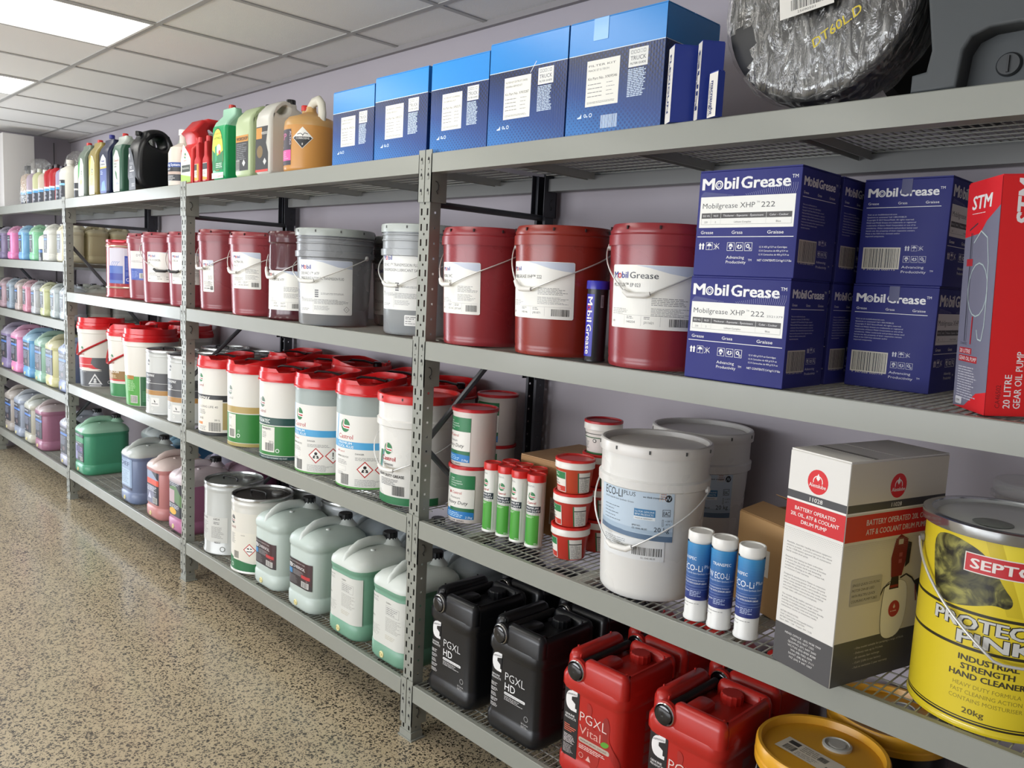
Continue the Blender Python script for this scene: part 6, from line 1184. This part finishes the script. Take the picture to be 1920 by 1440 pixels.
for i, (x, lq, tp, ds) in enumerate([(-5.72, '#8a7f9e', '#a29fac', 'grey-violet'), (-5.43, '#ef8fc0', '#e0a6c2', 'bright pink'), (-5.10, '#7fb2dc', '#a0c4dc', 'sky blue'), (-4.80, '#8fd0a6', '#a9d2b4', 'light green'), (-4.43, '#dfe0da', '#e0e1da', 'white'), (-4.12, '#e2ddc2', '#e2dec8', 'cream')]):
    js(x, z4, '%s small jerrycan with dark label on the upper shelf of the far bay' % ds, lq, tp, i, G1_)
lsb = Lab(80, 120); lsb.r(-40, 0, 80, 84, '#27303a'); lsb.r(-40, 60, 80, 18, '#3f6aa8'); lsb.fine(-34, 54, 64, 6, 7, '#8a92a0'); lsb.bars(-4, 6, 30, 16, '#333', '#ddd')
def rbottle(x, y, z, label, R, H, col, cap, L_=None, neck=.3, group='round bottles on the top shelf', name='round_bottle', liq=None, la=-90, sh=.72, spray=False):
    t = thing(name, label, 'bottle', (x, y, z), 0, group); g = G(); m = hdpe(col)
    g.lathe([(0, .003), (R-.005, 0), (R, .006), (R, H*sh*.5), (R, H*sh), (R*.86, H*(sh+.1)), (R*neck*1.2, H*(sh+.18)), (R*neck, H*(sh+.19)), (R*neck, H*.93)], m, 28); g.ob('body', t)
    g = G(); g.lathe([(R*neck*1.15, H*.90), (R*neck*1.2, H*.905), (R*neck*1.15, H), (0, H)], plastic(cap), 20); g.ob('cap', t)
    if spray: g = G(); g.box(-.05, .022, -.012, .012, H, H+.035, plastic(cap)); g.tube([(-.03, 0, H), (-.045, 0, H-.035)], .004, plastic(cap)); g.ob('trigger', t, smooth=False)
    if L_: L_.build('printed_label', t, cyl(R, math.radians(la)), 4, off=.0008)
    return t
rbottle(-4.515, .07, z4, 'small round white bottle with black and blue label, between the green and white jerrycans', .055, .215, '#e4e4dc', '#2a2a2c', lsb, group=None)
for i, (x, lq, tp, ds) in enumerate([(-5.735, '#b59aa2', '#b4a4a8', 'dusty pink, farthest left'), (-5.50, '#8d9caa', '#a4aeb6', 'slate blue'), (-5.25, '#b8a8a2', '#bdb4b0', 'beige'), (-5.02, '#c98a9c', '#c4a4ac', 'rose'), (-4.79, '#b5b8bc', '#bcbfc2', 'light grey'), (-4.55, '#ccd0a0', '#ced0b4', 'yellow-green'), (-4.30, '#b9c4c6', '#c0c8c9', 'pale aqua'), (-4.08, '#bcc6cf', '#c4cdd4', 'ice blue')]):
    js(x, z3, '%s small jerrycan on the middle shelf of the far bay' % ds, lq, tp, i, G2_, h=.245, cap='#1d1e20', w_=.155)
for x, y, ds in [(-4.12, .172, 'directly behind the cream one'), (-4.12, .330, 'at the wall behind the cream one'), (-4.43, .172, 'directly behind the white one'), (-4.43, .330, 'at the wall behind the white one')]:  # more cream cans, the shade at the back painted into a darker colour
    js(x, z4, 'beige small jerrycan, far bay upper shelf, %s' % ds, '#cdc39c', '#d0c8a8', -1, 'beige small jerrycans at the back', y=y)
for x, y, ds in [(-4.08, .172, 'directly behind the ice blue one'), (-4.08, .330, 'at the wall behind the ice blue one'), (-4.30, .172, 'directly behind the pale aqua one')]:
    js(x, z3, 'pale small jerrycan, far bay middle shelf, %s' % ds, '#bfc4bd', '#c3c7c0', -1, 'pale small jerrycans at the back', h=.245, cap='#1d1e20', w_=.155, y=y)
# top shelf of the far bay and third bay
carton(-5.742, .03, z5, .217, .225, .585, 'tall plain off-white carton at the far left end of the top shelf', 0, '#cfccc8', (), None, 'tall_carton', '#d4d2ce')
def lrb(a): L = Lab(100, 130); L.r(-50, 0, 100, 100, '#2b2f3c'); L.r(-50, 74, 100, 16, '#4d9ad2'); L.r(-50, 90, 100, 12, '#d8dae2'); L.fine(-30, 66, 60, 7, 7, '#b9bcc8'); L.r(-34, 8, 34, 20, '#d4c8cc'); return L
lr_ = lrb(0)
rbottle(-4.36, .07, z5, 'left bottle of the red pair with black caps on the top shelf', .052, .255, '#b8202a', '#2a1f22', lr_, group='red bottles with black caps')
rbottle(-4.24, .07, z5, 'right bottle of the red pair with black caps on the top shelf', .052, .255, '#b8202a', '#2a1f22', lr_, group='red bottles with black caps')
rbottle(-4.11, .065, z5, 'bottle of violet fluid beside the red bottles', .042, .235, '#a8a0bc', '#3a3440', lr_, group=None)
rbottle(-4.66, .07, z5, 'clear bottle of yellow-green fluid left of the red bottles', .05, .25, '#cfd0a4', '#b9bcae', lr_, group=None)
rbottle(-4.52, .07, z5, 'clear bottle of pale peach fluid directly left of the red bottles', .05, .235, '#d6c9b8', '#cfcfc6', lr_, group=None)
rbottle(-4.82, .07, z5, 'clear bottle of mauve fluid in the middle of the far bay top shelf', .05, .25, '#b8a8b4', '#c9c6c4', lr_, group=None)
rbottle(-4.99, .075, z5, 'bagged spray bottle with orange label and black trigger', .052, .26, '#d9c0a8', '#26282e', lr_, group='bagged spray bottles', spray=True)
rbottle(-4.985, .215, z5, 'bagged spray bottle behind the orange-labelled one', .05, .27, '#c9c4bc', '#26282e', lr_, group='bagged spray bottles', spray=True)
rbottle(-4.30, .22, z5, 'bagged dark spray bottle standing behind the red pair', .05, .27, '#7a3038', '#1c1c20', None, group='bagged spray bottles', spray=True)
LF = film_mat(.16)
t_ = thing('plastic_bag', 'loose clear plastic bag over the spray bottles at the far left of the top shelf', 'bag', (-4.99, .15, z5), 0, 'clear plastic bags')
film(t_, [(.12, .0), (.14, .04), (.13, .2), (.10, .30), (.05, .345), (.001, .35)], .018, 40, None, 'film', 3, 9., None, LF)
t_ = thing('plastic_bag', 'crinkled clear plastic bag sticking up behind the red bottles', 'bag', (-4.30, .22, z5), 0, 'clear plastic bags')
film(t_, [(.075, .15), (.085, .2), (.09, .27), (.07, .33), (.03, .365), (.001, .36)], .018, 40, None, 'film', 5, 9., None, LF)
lwb = Lab(110, 150); lwb.r(-50, 0, 100, 128, '#2b2d33'); lwb.r(-50, 92, 100, 14, '#7ab4dc'); lwb.t(-40, 108, 12, 'PLUS', '#e6e6e6', .02, w=56); lwb.fine(-38, 84, 70, 9, 8, '#8c8c92')
rbottle(-3.962, .075, z5, 'fat white round bottle with black label standing above the third post', .068, .265, '#e2e0d4', '#c9c6be', lwb, group=None, neck=.32, sh=.66)
rbottle(-3.80, .20, z5, 'white bottle with black cap behind the fat white one', .055, .27, '#dcdad0', '#1c1c1e', None, group=None)
lwc = Lab(90, 150); lwc.r(-45, 0, 90, 96, '#2b2d33'); lwc.r(-45, 50, 90, 10, '#c4c4c0')
rbottle(-3.70, .065, z5, 'slim white bottle with black lower half, left of the green and silver oil bottle', .045, .245, '#e2e1da', '#dcdad2', lwc, group=None)
OUT5 = [(0, .02), (.01, 0), (.175, 0), (.187, .02), (.187, .22), (.183, .29), (.165, .318), (.118, .318), (.09, .306), (.07, .31), (.068, .322), (.036, .322), (.034, .30), (.012, .272), (0, .24)]
HOL5 = [smoothloop([(.105, .276), (.150, .290), (.160, .270), (.150, .215), (.132, .205), (.112, .24)], 1)]
def l5(kind):
    L = Lab(112, 250); bg = {'gs': '#c9cfc0', 'gold': '#d2c48c', 'navy': '#27438e', 'green': '#d3d8cc', 'blk': '#5a5d64', 'lime': '#2a2b2c', 'cool': '#dfe23e'}[kind]
    if kind in ('gs', 'gold', 'green'):
        L.p([(-50, 6), (50, 6), (50, 190), (20, 232), (-10, 240), (-50, 205)], bg); L.p([(-50, 206), (-10, 240), (-34, 130), (-50, 110)], {'gs': '#2f9a3c', 'gold': '#b8b03a', 'green': '#c9d0c4'}[kind]); L.line([(50, 190), (20, 232), (-10, 240)], 4, '#f0f0ea')
        if kind == 'green': L.t(-38, 176, 13, 'Castrol', '#b5343a', .01, w=72); L.t(-38, 158, 11, 'AXLE', '#333', .01, w=44); L.t(-30, 142, 10, '80W', '#333', .01, w=34); L.p([(-20, 130), (6, 110), (16, 70), (-4, 80), (-22, 108)], '#4a7a50'); L.fine(-6, 58, 48, 2, 7, '#3f6aa8'); L.r(-46, 8, 92, 34, '#e6eae4')
        else: castrol(L, 8, 150, 12, True, 9, red='#7c3a3e', green='#4c6a52'); L.c(0, 92, 24, '#cfa878', 16); L.r(-44, 8, 88, 50, '#e2e8e2'); L.fine(-36, 76, 64, 2, 6, '#b08a5a')
    elif kind == 'navy': L.p([(-54, 6), (54, 6), (54, 150), (-54, 150)], '#27438e'); L.p([(-54, 150), (54, 150), (54, 160), (-54, 160)], '#d8b23a'); L.p([(-54, 160), (54, 160), (44, 205), (0, 234), (-30, 220), (-54, 190)], '#d6d8d8'); L.t(-30, 188, 11, 'Mobil', MB, .02, w=50); L.t(-40, 170, 11, 'Delvac', '#3a3c44', .02, w=74); L.p([(-40, 20), (40, 20), (20, 80), (-24, 70)], '#5f8fd0'); L.fine(-46, 138, 40, 3, 9, '#aebbe0')
    elif kind == 'blk': L.p([(-50, 4), (50, 4), (40, 120), (10, 190), (-30, 236), (-50, 236)], bg); L.p([(-50, 196), (-34, 206), (-34, 172), (-38, 172), (-38, 186), (-50, 184)], '#e6e6e6'); L.t(-34, 142, 14, 'PGXL', '#c9c9cc', -.01, w=48); L.t(-34, 120, 16, 'HD', '#e6e6e8', 0, w=30); L.rc(62, 6, 3, '#e2e2e2', -6, 108); L.fine(-40, 96, 60, 4, 7, '#9a9ca2'); L.fine(-10, 40, 50, 3, 7, '#c9c9cc')
    return L
BG5 = 'five litre bottles on the top shelf'
bottle2d(-3.610, .012, T, 'green and silver oil bottle with red cap, first beyond the third post', OUT5, HOL5, 0.145, .016, '#6d7a6c', '#c8302c', (.052, .318), lab=l5('gs'), labc=(0, 0), side=True, group=BG5)
bottle2d(-3.405, .012, T, 'gold oil bottle with red cap, second beyond the third post', OUT5, HOL5, 0.145, .016, '#a08f4e', '#c8302c', (.052, .318), lab=l5('gold'), labc=(0, 0), side=True, group=BG5)
bottle2d(-3.205, .012, T, 'navy oil bottle with dark blue cap and yellow stripe', OUT5, HOL5, 0.160, .016, '#1c2647', '#2b2f86', (.052, .330), lab=l5('navy'), labc=(0, 0), side=True, group=BG5)
t_ = thing('coiled_hose', 'black and grey looped rubber strap leaning behind the navy oil bottle', 'strap', (-3.03, .245, T)); g = G(); g.tube([(.035*math.cos(a)*(1.4) , .02*math.sin(a*.5), .20+.15*math.sin(a)) for a in [2*PI*i/32-PI/2 for i in range(33)]], .014, plastic('#1a1b1e', .35), 8, ry=.024); g.ob('loop', t_); g = G(); g.tube([(.0, .0, .0), (.0, 0, .056)], .016, plastic('#1a1b1e', .35), 8); g.ob('stem', t_); g = G(); g.tube([(.045*math.cos(a)*1.05, -.02+.02*math.sin(a*.5), .20+.135*math.sin(a)) for a in [2*PI*i/32-PI/2 for i in range(33)]], .003, plastic('#b4b6b8'), 6); g.ob('edge_strip', t_)
bottle2d(-2.978, .012, T, 'green oil bottle with pale label and red cap, left of the black bottle', OUT5, HOL5, 0.150, .016, '#bcc6bc', '#c8302c', (.052, .318), lab=l5('green'), labc=(0, 0), side=True, group=BG5, fill=('#3f6a55', .27))
OB_ = smoothloop([(.0, .0), (.0, .2), (.02, .27), (.045, .295), (.05, .33), (.12, .345), (.17, .325), (.205, .26), (.225, .14), (.228, .0)], 2)
bottle2d(-2.742, .012, T, 'big black bottle with curved handle and grey coolant label', OB_, [smoothloop([(.055, .262), (.095, .300), (.15, .305), (.165, .26), (.15, .235), (.10, .245)], 1)], .175, .022, '#17181b', '#17181b', (.035, .305), lab=l5('blk'), labc=(0, 0), side=True, group=BG5, capr=.018)
bottle2d(-2.400, .150, T, 'dark green bottle standing behind the big black one', OUT5, HOL5, 0.140, .016, '#b4beb4', None, None, side=True, group=BG5, fill=('#1f3a30', .215))
lws = Lab(150, 170); lws.r(-72, 28, 144, 92, '#25262c'); lws.r(-72, 96, 144, 24, '#2c4a90'); lws.t(-64, 102, 13, 'Cooling System', '#dfe3ea', .02, w=118); lws.t(-64, 82, 12, 'Cleaner', '#dfe3ea', .02, w=60); lws.r(-72, 60, 144, 14, '#b8a498'); lws.fine(-64, 54, 100, 5, 6, '#c9c9c9')
tw = rbottle(-2.150, .095, T, 'white rounded bottle of cooling system cleaner with black label', .078, .292, '#e0d8cc', '#e4e0d8', lws, group=None, neck=.3, sh=.58, la=-78)
g = G(); g.tube([(.028, .0, .268), (.05, 0, .262), (.068, 0, .235), (.07, 0, .20), (.066, 0, .175)], .011, hdpe('#e0d8cc'), 10, ry=.015); g.ob('handle', tw)
OJ = [(0, .0), (.17, 0), (.17, .13), (.15, .16), (.175, .20), (.20, .21), (.20, .31), (.185, .325), (.085, .325), (.078, .315), (.055, .315), (.0, .25), (.02, .235), (.03, .2), (0, .17)]
lrj = Lab(150, 200); lrj.xs = 1.08; lrj.p([(-56, 8), (52, 8), (52, 120), (26, 150), (-30, 196), (-48, 160), (-56, 120)], '#e2dcd0'); lrj.p([(-56, 8), (52, 8), (52, 36), (-56, 50)], '#9aba4a'); lrj.r(-46, 60, 92, 34, '#27302a'); lrj.t(-38, 74, 9, 'RADICOOL', '#e2e6dc', .01, w=74); castrol(lrj, -10, 140, 13, True, 9)
bottle2d(-2.022, .020, T, 'red jug with green and white label standing above the second post', OJ, [smoothloop([(.075, .285), (.165, .295), (.17, .225), (.14, .2), (.10, .21)], 1)], .145, .014, '#cf2a2c', None, None, lab=lrj, labc=(0, 0), side=True, group=BG5)
ORS = [(0, .0), (.066, 0), (.066, .105), (.048, .125), (.046, .19), (.02, .19), (.018, .125), (0, .105)]
def lrs(y): L = Lab(50, 110); L.r(-24, 10, 48, 78, '#d8cfc4'); L.r(-24, 58, 48, 28, '#25262a'); L.p([(-24, 10), (24, 10), (24, 20), (-24, 26)], '#d89a2c'); (L.r(4, 14, 20, 74, '#e0962c') if y else None); L.fine(-20, 50, 34, 3, 6, '#777'); return L
bottle2d(-1.835, .010, T, 'small red additive bottle with orange striped label, left of the pair', ORS, [], .045, .010, '#c8242a', '#c01f26', (.033, .185), lab=lrs(True), labc=(.033, 0), group='small red additive bottles', capr=.0145, caph=.03)
bottle2d(-1.742, .010, T, 'small red additive bottle with white label, beside the green coolant', ORS, [], .045, .010, '#c8242a', '#c01f26', (.033, .185), lab=lrs(False), labc=(.033, 0), group='small red additive bottles', capr=.0145, caph=.03)
lgc = Lab(150, 260); lgc.xs = 1.08; q = smoothloop([(-60, 40), (50, 40), (50, 150), (30, 215), (0, 240), (-36, 225), (-60, 180)], 2); lgc.p(q, '#1d3a2a'); lgc.p([(x*.94, 130+(y-130)*.95) for x, y in q], '#d8dc44'); lgc.p([(-54, 46), (46, 46), (46, 130), (-10, 110), (-54, 140)], '#1f7a4a'); lgc.t(-34, 206, 10, 'Castrol', '#b5343a', .01, w=54); lgc.t(-40, 184, 11, 'ANTIFREEZE', '#3a6a2a', .015, w=76); lgc.c(6, 140, 22, '#d4e8c4'); lgc.c(14, 124, 10, '#c8443a'); lgc.p([(-30, 150), (-14, 160), (-10, 90), (-26, 80)], '#2f9a6a'); lgc.fine(-20, 76, 60, 3, 8, '#cfe2d2'); lgc.r(-60, 8, 110, 26, '#dfeae2'); lgc.t(-10, 14, 10, 'Castrol', '#b5343a', .01, w=52)
OUTG = [(0, .02), (.01, 0), (.20, 0), (.212, .02), (.212, .22), (.208, .30), (.19, .325), (.14, .325), (.10, .312), (.086, .312), (.084, .33), (.05, .33), (.048, .30), (.015, .265), (0, .235)]
HOLG = [smoothloop([(.118, .28), (.172, .298), (.182, .275), (.172, .222), (.150, .21), (.125, .245)], 1)]
bottle2d(-1.640, .012, T, 'bright green coolant bottle with yellow label, red cap and white handle', OUTG, HOLG, .138, .016, '#a8d8bc', '#c03a34', (.067, .326), lab=lgc, labc=(0, 0), side=True, group=BG5, fill=('#24b06c', .245))
llw = Lab(130, 220); llw.r(-58, 28, 116, 150, '#26272a'); llw.r(-58, 152, 116, 28, '#c98a2e'); llw.t(-52, 158, 15, 'WORKSHOP', '#26272a', .03, w=104); llw.fine(-50, 144, 96, 9, 8, '#7c7e82'); llw.dia(18, 60, 15, '#d8d8d4'); llw.bars(-52, 32, 28, 40, '#222', '#cfcfca')
OUTL = [(0, .015), (.01, 0), (.168, 0), (.178, .015), (.178, .23), (.170, .27), (.130, .288), (.128, .305), (.096, .305), (.070, .312), (.045, .30), (.010, .262), (0, .23)]
HOLL = [smoothloop([(.034, .262), (.068, .292), (.086, .29), (.082, .262), (.05, .25)], 1)]
bottle2d(-1.405, .012, T, 'pale lime bottle with black workshop label and black cap', OUTL, HOLL, .145, .016, '#c4d4a8', '#17181a', (.132, .302), lab=llw, labc=(0, 0), side=True, group=BG5, capr=.021, caph=.03)
lwk = Lab(130, 230); lwk.p([(-58, 22), (52, 22), (52, 90), (34, 130), (50, 200), (-50, 200), (-58, 130)], '#26272a'); lwk.r(-52, 150, 50, 46, '#c98a2e'); lwk.t(-6, 166, 12, 'WORKSHOP', '#e2e0da', .03, w=56); lwk.c(-20, 96, 26, '#7a6236'); lwk.dia(24, 54, 15, '#c9c9c6'); lwk.r(-58, 12, 110, 10, '#c8382e')
bottle2d(-1.212, .012, T, 'white bottle with black and gold workshop label, left of the orange bottle', OUTL, HOLL, .130, .016, '#dedcd2', '#17181a', (.132, .302), lab=lwk, labc=(0, 0), side=True, group=BG5, capr=.021, caph=.03)
# orange round bottle with moulded handle
t_ = thing('orange_bottle', 'large round bottle of orange liquid with pink label and corrosive diamond', 'bottle', (-.935, .120, T)); g = G(); RO = .108
g.lathe([(0, .004), (RO-.008, 0), (RO-.001, .008), (RO, .02), (RO, .185)], hdpe('#d69a50'), 48); g.lathe([(RO, .185), (RO*.97, .205), (RO*.85, .222), (RO*.5, .235), (.024, .25), (.02, .26), (.02, .272)], hdpe('#cfa468'), 48); g.ob('body', t_)
g = G(); g.tube([(-.018, -.0, .25), (.0, .0, .275), (.02, 0, .29), (.058, 0, .294), (.08, 0, .275), (.086, 0, .24), (.082, 0, .20)], .015, hdpe('#e0dccc'), 12, ry=.02); g.ob('handle', t_)
OB('cap', cached(('cap', .018, '#c8302c'), lambda: cap_mesh(.018, .022, '#c8302c')), t_, loc=(-.045, 0, .262)); g = G(); g.lathe([(.015, .225), (.015, .262)], hdpe('#cfa468'), 16, Matrix.Translation((-.045, 0, 0))); g.ob('neck', t_)
lo = Lab(130, 180); lo.r(-60, 26, 120, 142, '#3a3440'); lo.r(-60, 44, 120, 42, '#d6559c'); lo.t(-50, 128, 26, 'ICP', '#b8648c', .03, w=80); lo.t(52, 160, 12, 'ACTICS', '#c9bcc4', .02, rot=-PI/2, w=54); lo.t(-50, 94, 8, 'CLEANER', '#cfc6cc', .01, w=50); lo.fine(-52, 78, 100, 4, 8, '#e69ac4'); lo.fine(-52, 38, 60, 1, 7, '#8a8490')
lo.build('printed_label', t_, cyl(RO, math.radians(-108)), 5, off=.001)
ld = Lab(90, 90); ld.dia(0, 45, 43, '#e4e2da'); ld.p([(-40, 45), (40, 45), (0, 4)], '#1c1c1e'); ld.line([(-22, 58), (-8, 62), (2, 56)], 2.5, '#333'); ld.line([(22, 60), (8, 64), (0, 52)], 2.5, '#333'); ld.r(-34, 38, 68, 11, '#1c1c1e'); ld.t(0, 39, 8, 'CORROSIVE', '#e4e2da', .01, w=56, al='c'); ld.t(0, 16, 9, '8', '#e4e2da', .01, al='c'); ld.build('hazard_sticker', t_, cyl(RO, math.radians(-48)), 5, oz=88, off=.001)

for o in list(bpy.data.objects):
    if o.parent is None and o.get('category') and o['category'] not in ('light', 'shelving'): o.location.z += .0012
